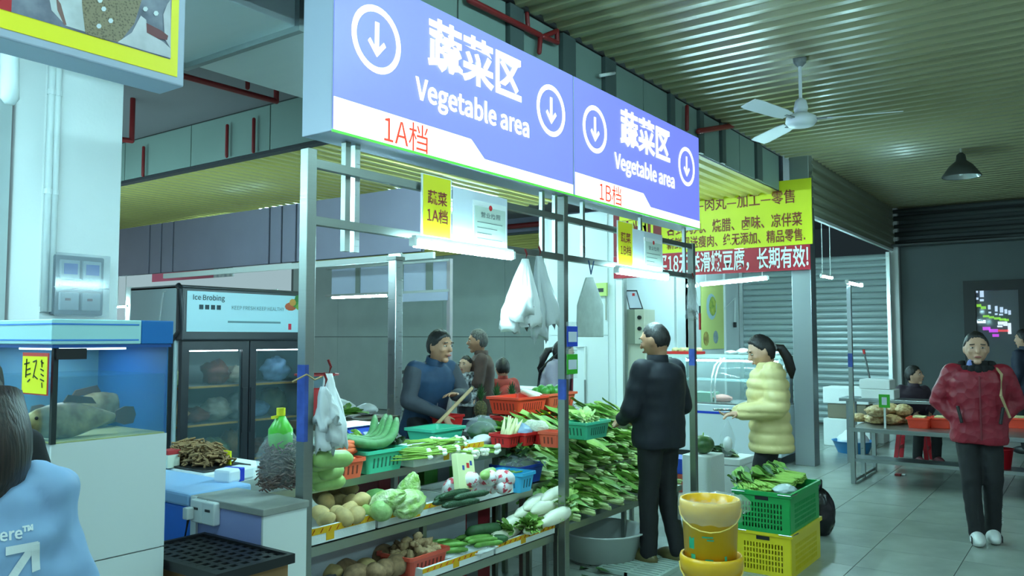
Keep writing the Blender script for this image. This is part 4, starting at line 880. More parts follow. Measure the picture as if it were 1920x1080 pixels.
def bunch(name, loc, rz, label, cat, grp, kind='g', n=12, spread=.35, sc=1, leafset=None, stalks=4, lift=.1, tilt=0, stm=None, soff=.0):
    t = thing(name, label, cat, loc, grp, rz); inv = t.matrix_basis.inverted(); ls = (leafset or BL)[kind]
    for k in range(stalks):
        o = bpy.data.objects.new('stalk', stm or STM); COL.objects.link(o); o.parent = t
        o.location = (random.uniform(0, .02), random.uniform(-.025, .025) * sc, random.uniform(.01, .045) * sc); o.rotation_euler = (0, -lift * .4, random.uniform(-.12, .12)); o.scale = (sc,) * 3
    for k in range(n):
        o = bpy.data.objects.new('leaf', random.choice(ls)); COL.objects.link(o); o.parent = t
        o.location = (soff + random.uniform(0, .06) * sc, random.uniform(-.035, .035) * sc, random.uniform(.01, .06) * sc)
        o.rotation_euler = (random.uniform(-.7, .7), -random.uniform(-.05, lift + .15) + tilt, random.uniform(-spread, spread)); s_ = sc * random.uniform(.75, 1.1); o.scale = (s_,) * 3
    return t
def pl(px, py, z): return PZ(px, py, z)
# ================================================================ middle shelf, stall 1A
foam(2.44, 2.98, 3.0, 3.38, ZM + .013, .075, 'foam box holding potatoes at the near end of the middle shelf')
foam(3.0, 3.66, 3.0, 3.38, ZM + .013, .06, 'foam box with yellow printed tape holding cabbages on the middle shelf')
foam(3.68, 4.22, 3.0, 3.4, ZM + .013, .06, 'plain foam box holding dark cucumbers and wrapped roots', False)
zt = ZM + .06
for k, (px, py) in enumerate(((604, 930), (612, 950), (638, 936), (634, 960), (662, 940), (612, 972), (655, 955), (676, 950), (668, 964), (645, 968), (690, 946), (602, 962), (628, 924), (655, 926))):
    p = pl(px, py, zt + .045); inst('potato', POT[k % 3], (p.x, p.y, zt + .04 + (.035 if py < 960 and k % 2 else 0)), rr(.5), random.uniform(.85, 1.05), 'potato heaped in the near foam box', 'potato', 'potatoes in the near foam box')
def veg(px, py, z, me, rot, sc, nm, label, cat, grp=None, up=0): p = pl(px, py, z); return inst(nm, me, (p.x, p.y, z + up), rot, sc, label, cat, grp)
veg(706, 940, zt + .05, CABD, (0, .2, .5), .95, 'cabbage', 'darker round cabbage next to the potatoes', 'cabbage')
veg(728, 938, zt + .09, NAPA, (1.2, 0, .6), .72, 'napa_cabbage', 'upright pale cabbage half left of the tallest one', 'cabbage')
veg(766, 920, zt + .1, NAPA, (.35, .1, 0), .78, 'napa_cabbage', 'tallest pale cabbage standing at the back of the middle shelf', 'cabbage')
veg(768, 944, zt + .055, NAPA, (0, R(88), R(10)), .95, 'napa_cabbage', 'long cabbage lying at the front of the taped foam box', 'cabbage')
veg(714, 958, zt + .045, CAB, (0, .4, 0), (.75, .62, .68), 'round_gourd', 'small pear-shaped green gourd at the front edge', 'gourd'); veg(692, 958, zt + .04, GOURD, (0, 0, 1.2), .62, 'green_gourd', 'stubby light green gourd between potatoes and gourd', 'gourd')
for k, (px, py, rz, up) in enumerate(((840, 937, .05, 0), (862, 943, -.1, 0), (850, 926, .12, .03), (882, 928, -.05, .03), (838, 930, .2, 0))):
    veg(px, py, zt + .025 + up, CUC, (0, 0, R(-8) + rz), .95, 'cucumber', 'dark cucumber lying in the plain foam box', 'cucumber', 'dark cucumbers in the foam box')
WRAP = M('printed_wrap', (232, 228, 230), .4, col2=(206, 60, 80), vs=26); WRAP.node_tree.nodes['Color Ramp'].color_ramp.elements[0].position = .4; WRAP.node_tree.nodes['Color Ramp'].color_ramp.elements[1].position = .45
wm = [lump((.075, .05, .05), k + 40, .1, WRAP, 'wrapped_root', 16, 12) for k in range(2)]
for k, (px, py, z) in enumerate(((848, 912, 0), (872, 914, 0), (900, 912, 0), (925, 908, 0), (915, 896, .06), (945, 896, .05), (945, 912, 0), (880, 900, .05))):
    veg(px, py, zt + .055 + z, wm[k % 2], rr(.3), .95, 'wrapped_root', 'root vegetable in white and red printed film on the middle shelf', 'package', 'film wrapped roots')
veg(915, 888, zt + .14, GOURD, (0, 0, R(15)), .7, 'pale_gourd', 'pale gourd lying on top of the film wrapped roots', 'gourd')
# printed carton leaning on the wrapped roots
p = pl(870, 895, zt + .12); t = thing('soup_carton', 'pale yellow printed carton with red dot leaning behind the cucumbers', 'carton', (p.x, p.y, zt)); X = Vector((.95, .1, -.2)).normalized(); Z = Vector((.15, .25, .95)).normalized(); Y = Z.cross(X).normalized(); X = Y.cross(Z)
c = Vector((p.x, p.y, zt + .15)); MB().obox(c, .09, .02, .1, X, Y, Z).build('box', M('carton_cream', (220, 226, 170), .5), t, bevel=.003)
MB().obox(c - Y * .0205 + X * .015 + Z * .035, .014, .0006, .014, X, Y, Z).build('red_dot', M('dot_red', (200, 40, 40), .5), t)
for dx, dz_ in ((-.035, .02), (.05, .05), (.02, -.02), (-.01, -.05), (.05, -.02)): MB().obox(c - Y * .0205 + X * dx + Z * dz_, .011, .0006, .013, X, Y, Z).build('blue_print', M('print_blue', (44, 74, 150), .5), t)
# blue baskets right of it
p = pl(983, 922, ZM + .01); basket((p.x, p.y + .1, ZM + .012), .16, .26, .12, LB, 'light blue basket of beans at the end of the middle shelf'); c0 = Vector((p.x, p.y + .1, ZM + .11))
for k in range(9): inst('bean_pod', CUCG, (c0.x + random.uniform(-.04, .04), c0.y + random.uniform(-.06, .06), c0.z + random.uniform(0, .02)), (random.uniform(-.2, .2), random.uniform(-.2, .2), random.uniform(-.5, .5)), (.55, .35, .35), 'bean pod in the light blue basket', 'bean', 'bean pods in the light blue basket')
p = pl(1004, 900, .66); basket((p.x + .02, p.y + .16, ZM + .012), .3, .24, .12, DB, 'deep blue basket holding a bag of greens before the middle post', slots=False); c0 = Vector((p.x + .02, p.y + .16, ZM + .1))
t = thing('greens_bag', 'clear bag of chopped greens in the deep blue basket', 'bag', (c0.x, c0.y, c0.z)); sack((c0.x, c0.y, c0.z - .02), .16, .12, .12, 31, .9, CLEAR, 'film', t, .15)
for k in range(26):
    o = bpy.data.objects.new('leaf', random.choice(BLS['d' if k % 3 else 'g'])); COL.objects.link(o); o.location = (c0.x + random.uniform(-.12, .1), c0.y + random.uniform(-.09, .07), c0.z + random.uniform(.05, .12)); o.rotation_euler = rr(.6); adopt(o, t)
# ================================================================ low shelf, stall 1A
zl = ZL + .013
t = thing('dark_bin', 'dark crate of tubers at the near end of the low shelf', 'crate', (2.5, 2.9, zl)); MB().box(2.44, 2.84, zl, 2.86, 2.86, zl + .05).box(2.44, 3.1, zl, 2.86, 3.12, zl + .07).box(2.44, 2.86, zl, 2.86, 3.1, zl + .01).build('tub', M('bin_grey', (82, 84, 86), .5), t); MB().box(2.435, 2.835, zl + .05, 2.865, 2.862, zl + .06).build('rim', DARK, t)
for k, (px, py) in enumerate(((606, 1062), (650, 1068), (690, 1062), (672, 1050), (640, 1052), (622, 1075), (668, 1078), (702, 1075))):
    veg(px, py, zl + .06, (TARO + POT)[(k * 2) % 6], rr(.5), 1.05, 'tuber', 'tuber in the dark crate on the low shelf', 'tuber', 'tubers in the dark crate')
# board behind low shelf
o = MB().box(2.44, 3.16, ZL + .0, 3.9, 3.172, ZM - .05).build('kick_board', M('board_grey', (176, 182, 188), .6, var=.06, vs=3)); tag(o, 'grey board standing behind the low shelf of stall 1A', 'board')
p = pl(778, 1070, zl); bz = zl; bc = Vector((p.x + .0, 3.0, bz)); basket(tuple(bc), .3, .24, .11, M('basket_salmon', (214, 84, 66), .35), 'salmon red basket heaped with ginger on the low shelf')
for k in range(70):
    a = random.random() * 6.28; q = math.sqrt(random.random()); z = .08 + (1 - q) * .1 * random.random() + .02
    inst('ginger', GING[k % 4], (bc.x + .135 * q * math.cos(a), bc.y + .1 * q * math.sin(a), bz + z), (random.uniform(-.8, .8), random.uniform(-.8, .8), a), random.uniform(.8, 1.2), 'knob of ginger in the salmon red basket', 'ginger', 'ginger in the salmon basket')
for k, (px, py, s_) in enumerate(((718, 1042, 1.2), (742, 1060, 1.05), (722, 1066, .95), (708, 1030, .8))):
    veg(px, py, zl + .07, TARO[k % 3], rr(.4), s_, 'taro', 'big brown taro beside the ginger basket', 'taro', 'taros beside the ginger')
foam(3.16, 3.76, 2.84, 3.12, zl, .055, 'foam box with yellow tape holding bagged cucumbers on the low shelf'); foam(3.78, 4.4, 2.84, 3.14, zl, .055, 'foam box holding white radishes on the low shelf')
zf = zl + .03
for k, (px, py, sd) in enumerate(((832, 1028, 3), (890, 1018, 4))):
    p = pl(px, py, zf + .04); t = thing('cucumber_bag', ('nearer' if k == 0 else 'farther') + ' clear bag of light green cucumbers on the low shelf', 'bag', (p.x, p.y, zf)); sack((p.x, p.y, zf), .14, .1, .05, 50 + sd, .95, CLEAR, 'film', t, .12)
    sack((p.x, p.y, zf), .15, .11, .03, 60 + sd, .95, BAGW, 'folded_film', t, .16)
    for j in range(7): inst('green_cucumber', CUCG, (p.x + random.uniform(-.03, .03), p.y + (j - 3) * .026, zf + .045 + .02 * (j % 2)), (0, 0, R(-25) + random.uniform(-.15, .15)), .95, 'light green cucumber in the %s clear bag' % ('nearer' if k == 0 else 'farther'), 'cucumber', 'cucumbers in the %s clear bag' % ('nearer' if k == 0 else 'farther'))
veg(905, 1000, zf + .07, BIGC, (0, 0, R(-20)), 1, 'green_melon', 'dark green marrow lying behind the bagged cucumbers', 'marrow', up=.02); veg(925, 1010, zf + .045, BIGC, (0, 0, R(-45)), .7, 'green_melon', 'short dark green marrow next to the radishes', 'marrow')
for k, (px, py, up) in enumerate(((945, 1000, .0), (962, 980, .03), (1005, 985, .0), (990, 958, .07), (1020, 950, .09), (1000, 945, .1), (1035, 930, .13), (1040, 970, .05))):
    p = pl(px, py, zf + .045 + up)
    t = thing('radish', 'white radish with leafy top piled on the low shelf', 'radish', (p.x, p.y, zf + .045 + up), 'white radishes with leafy tops', R(12) + random.uniform(-.1, .1))
    o = bpy.data.objects.new('root', RAD); COL.objects.link(o); o.parent = t; o.scale = (1.08,) * 3
    for j in range(7):
        o = bpy.data.objects.new('leaf', random.choice(BLS['g' if j % 2 else 'l'])); COL.objects.link(o); o.parent = t; o.location = (.16, random.uniform(-.02, .02), random.uniform(-.01, .02)); o.rotation_euler = (random.uniform(-1, 1), random.uniform(-.5, .5), random.uniform(-.7, .7)); o.scale = (random.uniform(.9, 1.5),) * 3
for k in range(9):
    px, py = ((1045, 925), (1055, 955), (1035, 975), (1060, 985), (1022, 980), (1052, 985), (1066, 940), (1012, 992), (1070, 970))[k]
    p = pl(px, py, zf + .1); bunch('celery_leaves', (p.x, max(p.y, 2.845), zf + .045 + .08 * (py < 960)), R(200 + random.uniform(-60, 60)), 'loose sprig of celery leaves hanging over the radishes by the post', 'celery', 'celery sprigs by the middle post', 'g' if k % 2 else 'l', 16, 1.3, .68, BLS, 3, .5)
# ================================================================ top shelf, stall 1A
zh = ZH + .013
for k, (px, py, up, rz) in enumerate(((602, 868, .12, .2), (622, 862, .14, -.1), (600, 890, .05, .1), (618, 884, .06, .3), (612, 905, .0, 0), (598, 905, .0, .2))):
    p = pl(px, py, zh + .04 + up); inst('pale_gourd', GOURD, (p.x, p.y, zh + .043 + up), (0, .1, R(10) + rz), .95, 'pale green gourd stacked at the near end of the top shelf', 'gourd', 'pale gourds at the near end')
p = pl(655, 898, zh); bc = Vector((p.x + .0, p.y + .07, zh)); basket(tuple(bc), .2, .17, .1, OB, 'orange basket of carrots on the top shelf')
for k in range(10): inst('carrot', CARR, (bc.x - .07 + random.uniform(-.02, .04), bc.y + random.uniform(-.05, .05), zh + .08 + .012 * k * .8), (random.uniform(-.1, .1), random.uniform(-.15, .1), random.uniform(-.4, .4)), 1, 'carrot in the orange basket', 'carrot', 'carrots in the orange basket')
p = pl(726, 886, zh); bc = Vector((p.x + .02, p.y + .14, zh)); basket(tuple(bc), .3, .24, .12, TB, 'teal basket under the long loofahs')
for k, (px, py, rz) in enumerate(((690, 842, .0), (706, 838, .08), (722, 834, .15), (700, 848, -.05), (735, 830, .2))):
    p = pl(px, py, zh + .15); inst('loofah', LOOF, (bc.x - .03 + k * .012, bc.y - .1 + k * .045, zh + .15 + .01 * (k % 2)), (R(-38), R(4), R(182) + rz * .6), 1.0, 'long curved green loofah lying over the teal basket', 'loofah', 'long loofahs over the teal basket')
p = pl(712, 832, zh + .14); bunch('leafy_greens', (p.x, p.y + .12, zh + .15), R(160), 'light leafy sprigs behind the loofahs', 'greens', None, 'l', 12, 1, .5, BLS, 2, .5)
p = pl(755, 838, zh + .1); bunch('leafy_greens', (p.x + .06, p.y + .1, zh + .06), R(190), 'dark feathery greens between loofahs and garlic', 'greens', None, 'd', 16, .9, .6, None, 2, .5)
p0 = pl(775, 875, zh); foam(p0.x - .02, p0.x + .62, p0.y - .02, p0.y + .3, zh, .08, 'foam box with yellow tape under the garlic shoots on the top shelf'); fz0 = zh + .035
BULB = MB().ell((0, 0, 0), (.018, .013, .013), 9, 7).mesh('bulb', M('onion_bulb', (232, 234, 214), .4), True); LST = MB().tube([(0, 0, 0), (.1, 0, .0), (.24, 0, .004)], [.006, .005, .003], 6).mesh('shoot', STG, True)
def leeks(loc, rz, n, label, grp, hair=True):
    t = thing('spring_onions', label, 'spring onions', loc, grp, rz)
    for k in range(n):
        y = random.uniform(-.05, .05); z = random.uniform(.01, .05)
        for me, x in ((BULB, 0), (LST, .012)):
            o = bpy.data.objects.new('bulb' if me is BULB else 'shoot', me); COL.objects.link(o); o.parent = t; o.location = (x, y, z); o.rotation_euler = (0, random.uniform(-.1, .05), random.uniform(-.12, .12))
    return t
for k, (px, py) in enumerate(((790, 850), (815, 848), (838, 842), (806, 838), (850, 836))):
    p = pl(px, py, fz0 + .04); leeks((p.x + .03, p.y - .02, fz0 + .01 + (.03 if k > 2 else 0)), R(150 + 10 * k), 14, 'heap of garlic shoots with white bulbs in the taped foam box', 'garlic shoots in the taped box')
for k, (px, py) in enumerate(((868, 850), (884, 852), (905, 848), (925, 842))):
    p = pl(px, py, zh + .03); leeks((p.x, p.y - .03, zh + .005), R(95 + 20 * (k % 2)), 10, 'bundle of thick spring onions right of the taped foam box', 'thick spring onion bundles')
p = pl(850, 832, zh); basket((p.x + .02, p.y + .18, zh + .001), .34, .26, .1, TB, 'teal tub standing in front of the vendor', slots=False)
p = pl(780, 800, zh); basket((p.x + .1, p.y - .25, zh + .001), .24, .16, .1, RB, 'low red basket left of the teal tub', slots=False)
p = pl(925, 818, zh + .05); t = thing('broccoli_bag', 'white bag of dark greens before the orange baskets', 'bag', (p.x, p.y + .1, zh)); sack((p.x, p.y + .1, zh + .05), .12, .1, .14, 71, .7, CLEAR, 'film', t, .2); MB().ell((p.x, p.y + .1, zh + .075), (.1, .09, .07), 16, 12, None, lambda q: Vector(q) * (1 + .25 * nz(q, 5, 3))).build('greens', G3, t, smooth=True)
p = pl(905, 828, zh + .02); o = sack((p.x, p.y, zh), .1, .06, .07, 75, .8, BAGW, 'folded_bag', None, .2); tag(o, 'crumpled white bag lying on the spring onions', 'bag')
for k, (px, nm) in enumerate(((962, 'left'), (992, 'middle'), (1022, 'right'))):
    p = pl(px, 838 - k * 3, zh); bc = Vector((p.x, p.y + .07, zh)); basket(tuple(bc), .13, .17, .085, RB, nm + ' of three small red baskets on the front of the top shelf')
    if k == 0:
        BAM = MB().tube([(0, 0, 0), (.05, 0, 0), (.13, 0, 0)], [.016, .013, .003], 8).mesh('bamboo_shoot', M('bamboo_cream', (226, 224, 170), .5, var=.08, vs=20), True)
        for j in range(10): inst('bamboo_shoot', BAM, (bc.x + random.uniform(-.045, .045), bc.y + random.uniform(-.06, .05), zh + .06), (0, -R(60) + random.uniform(-.3, .2), random.uniform(-.6, .6)), 1.1, 'cream bamboo shoot sticking out of the left small red basket', 'bamboo shoot', 'bamboo shoots in the red basket')
    elif k == 1:
        o = sack((bc.x, bc.y, zh + .04), .075, .08, .11, 80, .6, M('blue_film', (150, 180, 215), .2, alpha=.7) if False else M('pale_blue_film', (160, 186, 216), .2, alpha=.75), 'blue_bag', None, .2); tag(o, 'pale blue plastic bag in the middle small red basket', 'bag')
    else:
        for j in range(2):
            t = thing('cauliflower', 'white cauliflower in the right small red basket', 'cauliflower', (bc.x, bc.y + .06 * j - .02, zh + .09), 'cauliflowers in the red basket'); MB().ell((bc.x + .02 * j, bc.y + .07 * j - .02, zh + .1), (.07, .065, .055), 20, 14, None, lambda q: Vector(q) * (1 + .14 * nz(q, 5, j))).build('head', M('cauliflower_white', (226, 226, 200), .7, bump=.6, bs=70), t, smooth=True)
p = pl(1052, 838, zh); basket((p.x, p.y + .06, zh), .14, .16, .1, OB, 'small orange basket tucked behind the middle post')
# stacked baskets at the back
bc = Vector((PZ(985, 775, 1.0).x, 3.72, zh)); 
basket((bc.x - .06, bc.y, zh), .36, .26, .12, RB, 'dark red basket at the bottom of the stack behind the bamboo shoots', tp=.92); basket((bc.x - .06, bc.y, zh + .135), .4, .3, .13, OR2, 'bright orange-red basket on top of the stack behind the bamboo shoots')
o = MB().box(bc.x - .26, bc.y - .165, zh + .12, bc.x + .15, bc.y - .155, zh + .133).build('yellow_strap', M('cap_yellow', (226, 220, 40))); tag(o, 'yellow strap under the bright orange-red basket', 'strap')
b2_ = Vector((bc.x + .45, bc.y + .05, zh)); basket((b2_.x, b2_.y, zh), .36, .26, .12, RB, 'dark red basket behind the middle post', tp=.92); basket((b2_.x, b2_.y, zh + .135), .42, .3, .13, OB, 'orange basket of peppers and radish slices behind the middle post')
CAPS = MB().ell((0, 0, 0), (.04, .04, .045), 14, 10, None, lambda p: Vector((p[0] * (1 + .12 * math.cos(4 * math.atan2(p[1], p[0]))), p[1] * (1 + .12 * math.cos(4 * math.atan2(p[1], p[0]))), p[2]))).mesh('green_pepper', M('pepper_green', (60, 130, 44), .3), True)
for k in range(8): inst('green_pepper', CAPS, (b2_.x - .12 + .07 * (k % 4), b2_.y - .05 + .09 * (k // 4), zh + .27 + .015 * (k % 2)), rr(.5), 1, 'green pepper heaped in the orange basket behind the post', 'pepper', 'green peppers in the orange basket')
for k in range(4): inst('white_gourd', RAD, (bc.x + .04 + .05 * k, bc.y - .06 + .03 * k, zh + .27), (0, -.2, R(70) + .3 * k), .55, 'short white radish in the orange-red basket', 'radish', 'short radishes in the orange-red basket')
# scale
p = pl(665, 822, .93); sp = Vector((p.x, p.y - .02, zh)); t = thing('vegetable_scale', 'blue and silver price scale behind the loofahs', 'scale', tuple(sp))
MB().box(sp.x - .14, sp.y - .1, zh, sp.x + .14, sp.y + .16, zh + .09).build('body', M('scale_body', (120, 130, 150), .4), t, bevel=.01)
MB().obox((sp.x + .0, sp.y - .09, zh + .09), .13, .075, .004, (1, 0, 0), (0, .8, .6), (0, -.6, .8)).build('key_panel', M('scale_blue', (60, 90, 190), .35), t)
for k in range(3): MB().obox((sp.x - .09 + .07 * k, sp.y - .112, zh + .102), .025, .012, .002, (1, 0, 0), (0, .8, .6), (0, -.6, .8)).build('key_row', M('key_%d' % k, ((220, 50, 90), (190, 200, 215), (150, 165, 190))[k], .4), t)
MB().box(sp.x - .17, sp.y - .06, zh + .14, sp.x + .17, sp.y + .2, zh + .152).build('pan', ALU, t, bevel=.005); MB().cyl((sp.x, sp.y + .06, zh + .09), (sp.x, sp.y + .06, zh + .14), .03).build('pan_post', ALUD, t)
# items on the back counter
p = Vector((4.6, 5.15, .92)); bunch('leafy_greens', (4.55, 5.1, .925), R(20), 'green leaves laid flat on the back counter', 'greens', None, 'g', 14, .8, .9); o = sack((4.75, 5.25, .925), .16, .1, .16, 91, .7, BAGW, 'white_sack', None, .25); tag(o, 'crumpled white sack on the back counter', 'bag')
o = sack((5.05, 5.2, .925), .1, .09, .1, 92, .7, BAGW, 'white_sack', None, .25); tag(o, 'small white sack by the steel column on the back counter', 'bag')
t = thing('red_funnel', 'red and pale blue plastic funnel basket above the back counter', 'basket', (4.5, 5.2, .925)); MB().lathe((4.5, 5.22, .925), [(.05, 0), (.055, .25), (.06, .26)], 14, True).build('stand', M('tool_red', (190, 50, 50)), t); MB().lathe((4.5, 5.22, .925), [(.05, .262), (.16, .36), (.165, .36)], 18).build('bowl', M('bowl_pale_blue', (160, 196, 208), .3), t); MB().lathe((4.5, 5.22, .925), [(.155, .361), (.18, .362), (.18, .375), (.155, .374)], 18).build('rim', M('tool_red', (190, 50, 50)), t)
for k in range(8):
    bunch('dark_herbs', (4.42 + .09 * k, 4.6 + .03 * (k % 3), .0 + ZH + .02 if False else .8), R(80 + 20 * k), 'dark green herbs heaped below the back counter', 'herbs', 'dark herbs below the back counter', 'd', 7, 1.2, .6, BLS, 1, .7) if False else None
t = thing('herb_tub', 'tub of dark green herbs between scale and vendor', 'herbs', (4.3, 4.62, 0)); MB().lathe((4.42, 4.62, 0), [(.2, 0), (.26, .72), (.27, .72), (.255, .7), (.2, .05)], 20, True).build('tub', M('bin_grey', (82, 84, 86)), t, smooth=True)
for k in range(44):
    o = bpy.data.objects.new('leaf', random.choice(BL['d'])); COL.objects.link(o); a = random.random() * 6.28; o.location = (4.42 + .12 * math.cos(a), 4.62 + .12 * math.sin(a), .68 + random.random() * .08); o.rotation_euler = (random.uniform(-.6, .6), -random.uniform(.1, 1.3), a + random.uniform(-.4, .4)); o.scale = (.7,) * 3; adopt(o, t)
# stores standing behind the steps of stall 1A
o = sack((2.72, 3.72 - .2, .0), .2, .1, .84, 300, .9, M('tarp_blue', (50, 84, 170), .5, var=.2, vs=6), 'blue_tarp_bundle', None, .12); tag(o, 'blue tarp bundle in the gap behind the potatoes', 'bundle')
def carton(x0, x1, y0, y1, z1, mats, label, nm='carton'):
    t = thing(nm, label, 'carton', (x0, y0, 0)); MB().box(x0, y0, 0, x1, y1, z1).build('box', mats[0], t, bevel=.006); n = len(mats)
    for k in range(1, n): w = (x1 - x0) / n; MB().box(x0 + w * k, y0 - .0015, .02, x0 + w * (k + 1) - .01, y0 - .0005, z1 - .02).build('printed_band', mats[k], t)
CG = M('carton_green', (60, 130, 40), .5); CY = M('carton_yellow', (214, 176, 40), .5); CR = M('carton_red', (140, 34, 44), .5); CGy = M('carton_grey', (110, 116, 120), .5)
carton(3.46, 3.8, 3.46, 3.66, .79, (CR, CGy), 'dark red carton behind the wrapped roots'); carton(3.86, 4.36, 3.46, 3.66, .8, (CG, CGy, CG, CY), 'green and yellow striped carton under the spring onions'); carton(3.84, 4.2, 3.2, 3.36, .56, (CR, CGy, CR), 'red and grey carton behind the radishes')
o = sack((3.22, 3.55, .0), .14, .09, .82, 302, .8, BAGW, 'white_bag_bundle', None, .2); tag(o, 'white bag bundle in the gap behind the tallest cabbage', 'bag')
# string on the near post
o = MB().tube([PV(548, 716, VSG + .0), PV(575, 702, VSG - .02), PV(590, 712, VSG - .035), PV(604, 706, VSG - .03)], .004, 6).build('string_loop', M('string_tan', (176, 150, 104), .8)); tag(o, 'tan string knotted around the near stall post', 'string')
# ================================================================ leafy greens of stall 1B
rows = ((2.84, .38, 'lower'), (2.92, .43, 'lower'), (3.0, .49, 'lower'), (3.06, .56, 'lower'), (3.06, .635, 'upper'), (3.15, .7, 'upper'), (3.24, .78, 'upper'), (3.34, .88, 'upper'))
ROWN = ('lowest', 'second lowest', 'third lowest', 'fourth lowest', 'fourth highest', 'third highest', 'second highest', 'topmost')
for r_, (v, z, nm) in enumerate(rows):
    for k in range(9):
        u = 4.58 + k * .2 + (r_ % 2) * .08
        kind = 'l' if (k + r_) % 3 == 0 else 'g'
        bunch('lettuce_bunch', (u + .12, v - .02, z), R(115 + random.uniform(-22, 22)), 'bunch of long leafy greens in the %s row of stall 1B' % ROWN[r_], 'greens', 'leafy greens, %s row' % ROWN[r_], kind, 12, .5, 1.0, None, 5, .3)
p = pl(1105, 822, zh); basket((p.x + .05, p.y + .05, zh), .34, .2, .12, TB, 'teal basket of leafy stems right of the middle post')
for k in range(4): bunch('leafy_bunch', (p.x - .06 + .07 * k, p.y - .0, zh + .1), R(40 + 10 * k), 'long leafy stem in the teal basket right of the post', 'greens', 'stems in the teal basket', 'l', 7, .5, .8)
basket((5.55, 3.62, zh), .3, .2, .1, RB, 'red basket behind the greens of stall 1B', slots=False)
for k in range(3): bunch('leafy_bunch', (5.1 + .14 * k, 3.72, zh + .02), R(30 + 30 * k), 'dark leaves laid behind the teal basket', 'greens', 'dark leaves behind the teal basket', 'd', 9, .8, .8)
# pineapples on a tray
PIN = M('pineapple_skin', (110, 96, 50), .7, col2=(60, 62, 36), vs=60, bump=.8, bs=60)
o = MB().box(5.72, 4.42, .8, 6.45, 4.7, .86).build('pineapple_tray', M('tray_violet', (60, 52, 84), .5)); tag(o, 'dark violet tray under the pineapples', 'tray')
o = MB().box(5.75, 4.45, 0, 6.42, 4.68, .798).build('pineapple_crate', FOAM); tag(o, 'pale crate stack below the pineapple tray', 'crate')
for k in range(3):
    u = 5.84 + .24 * k; t = thing('pineapple', ('left', 'middle', 'right')[k] + ' of the three pineapples behind stall 1B', 'pineapple', (u, 4.56, .862), 'pineapples')
    MB().ell((u, 4.56, .945), (.062, .062, .085), 16, 12).build('fruit', PIN, t, smooth=True); mb = MB()
    for j in range(22): a = j * 2.4; h = .06 + .11 * (j / 22); b_ = Vector((u, 4.56, 1.02)); e = b_ + Vector((math.cos(a) * (.07 - .05 * j / 22), math.sin(a) * (.07 - .05 * j / 22), h)); mb.tube([b_, (b_ + e) / 2 + Vector((0, 0, .02)), e], [.012, .01, .001], 5, flat=.4)
    mb.build('crown', G3, t)
# white basin on the floor under 1B
p = PZ(1140, 1050, 0); t = thing('white_basin', 'big white plastic basin on the floor below the leafy greens', 'basin', (p.x, p.y, 0))
MB().lathe((p.x, p.y + .05, .0), [(.22, .012), (.25, .02), (.30, .2), (.33, .215), (.33, .225), (.29, .215), (.24, .03), (.0, .028)], 32, True).build('bowl', M('basin_white', (186, 194, 192), .4), t, smooth=True)
MB().lathe((p.x, p.y + .05, 0), [(.23, 0), (.24, .011)], 32, True).build('foot', M('basin_white', (186, 194, 192)), t)
for k in range(8):
    o = bpy.data.objects.new('fallen_leaf', random.choice(BLS['d'])); COL.objects.link(o); q = PZ((1085, 1110, 1150, 1200, 1090, 1215, 1130, 1180)[k], (1068, 1062, 1074, 1058, 1076, 1050, 1060, 1066)[k], .012); o.location = q; o.rotation_euler = (0, 0, k); tag(o, 'fallen green leaf on the floor by the white basin', 'leaf', 'fallen leaves')
# plastic floor grate
p = PZ(1180, 1060, 0); t = thing('floor_grate', 'pale plastic floor grate before the white basin', 'grate', (p.x, p.y, 0)); gx0, gx1, gy0, gy1 = p.x - .25, p.x + .35, p.y - .32, p.y + .1
GR = M('grate_pale', (168, 186, 178), .5)
for k in range(13): x = gx0 + (gx1 - gx0) * k / 12; MB().box(x - .014, gy0, .004, x + .014, gy1, .03).build('slat', GR, t)
for y in (gy0, (gy0 + gy1) / 2, gy1): MB().box(gx0 - .014, y - .012, .0, gx1 + .014, y + .012, .029).build('cross_bar', GR, t)
# ================================================================ ceiling fan and pendant lamp
p = PD(1502, 225, 6.63); fx, fy, fzz = p.x, p.y, p.z
FANW = M('fan_white', (214, 220, 222), .4)
t = thing('ceiling_fan', 'white three-bladed ceiling fan hanging over the aisle', 'fan', (fx, fy, fzz))
MB().cyl((fx, fy, fzz + .1), (fx, fy, 3.91), .014, n=10).build('rod', FANW, t); MB().lathe((fx, fy, 3.84), [(.02, 0), (.05, .03), (.055, .07)], 14, True).build('canopy', M('fan_grey', (120, 124, 124), .5), t)
MB().lathe((fx, fy, fzz), [(.05, .06), (.058, .1), (.045, .16), (.02, .18)], 18, True).build('cup', FANW, t, smooth=True)
MB().lathe((fx, fy, fzz), [(.04, -.06), (.1, -.05), (.125, -.02), (.12, .02), (.06, .055)], 24, True).build('motor', FANW, t, smooth=True)
rt = math.atan2(_r.y, _r.x)
for a in (R(100), R(220), R(340)):
    an = rt + a; d = Vector((math.cos(an), math.sin(an), 0)); n = Vector((-d.y, d.x, 0)); c = Vector((fx, fy, fzz + .0)); k = (n * .97 + Vector((0, 0, .24))).normalized()
    b_ = MB(); b_.loft([[c + d * x + k * (w * s_) + d.cross(k) * h for s_, h in ((-.5, -.003), (.5, -.003), (.5, .003), (-.5, .003))] for x, w in ((.2, .1), (.3, .13), (.68, .15), (.76, .13))]); b_.build('blade', FANW, t)
    MB().bar(c + d * .11, c + d * .24, .03, .012).build('blade_arm', M('fan_grey', (120, 124, 124)), t)
p = PD(1803, 332, 9.8); t = thing('pendant_lamp', 'dark conical pendant lamp hanging near the end wall', 'lamp', tuple(p))
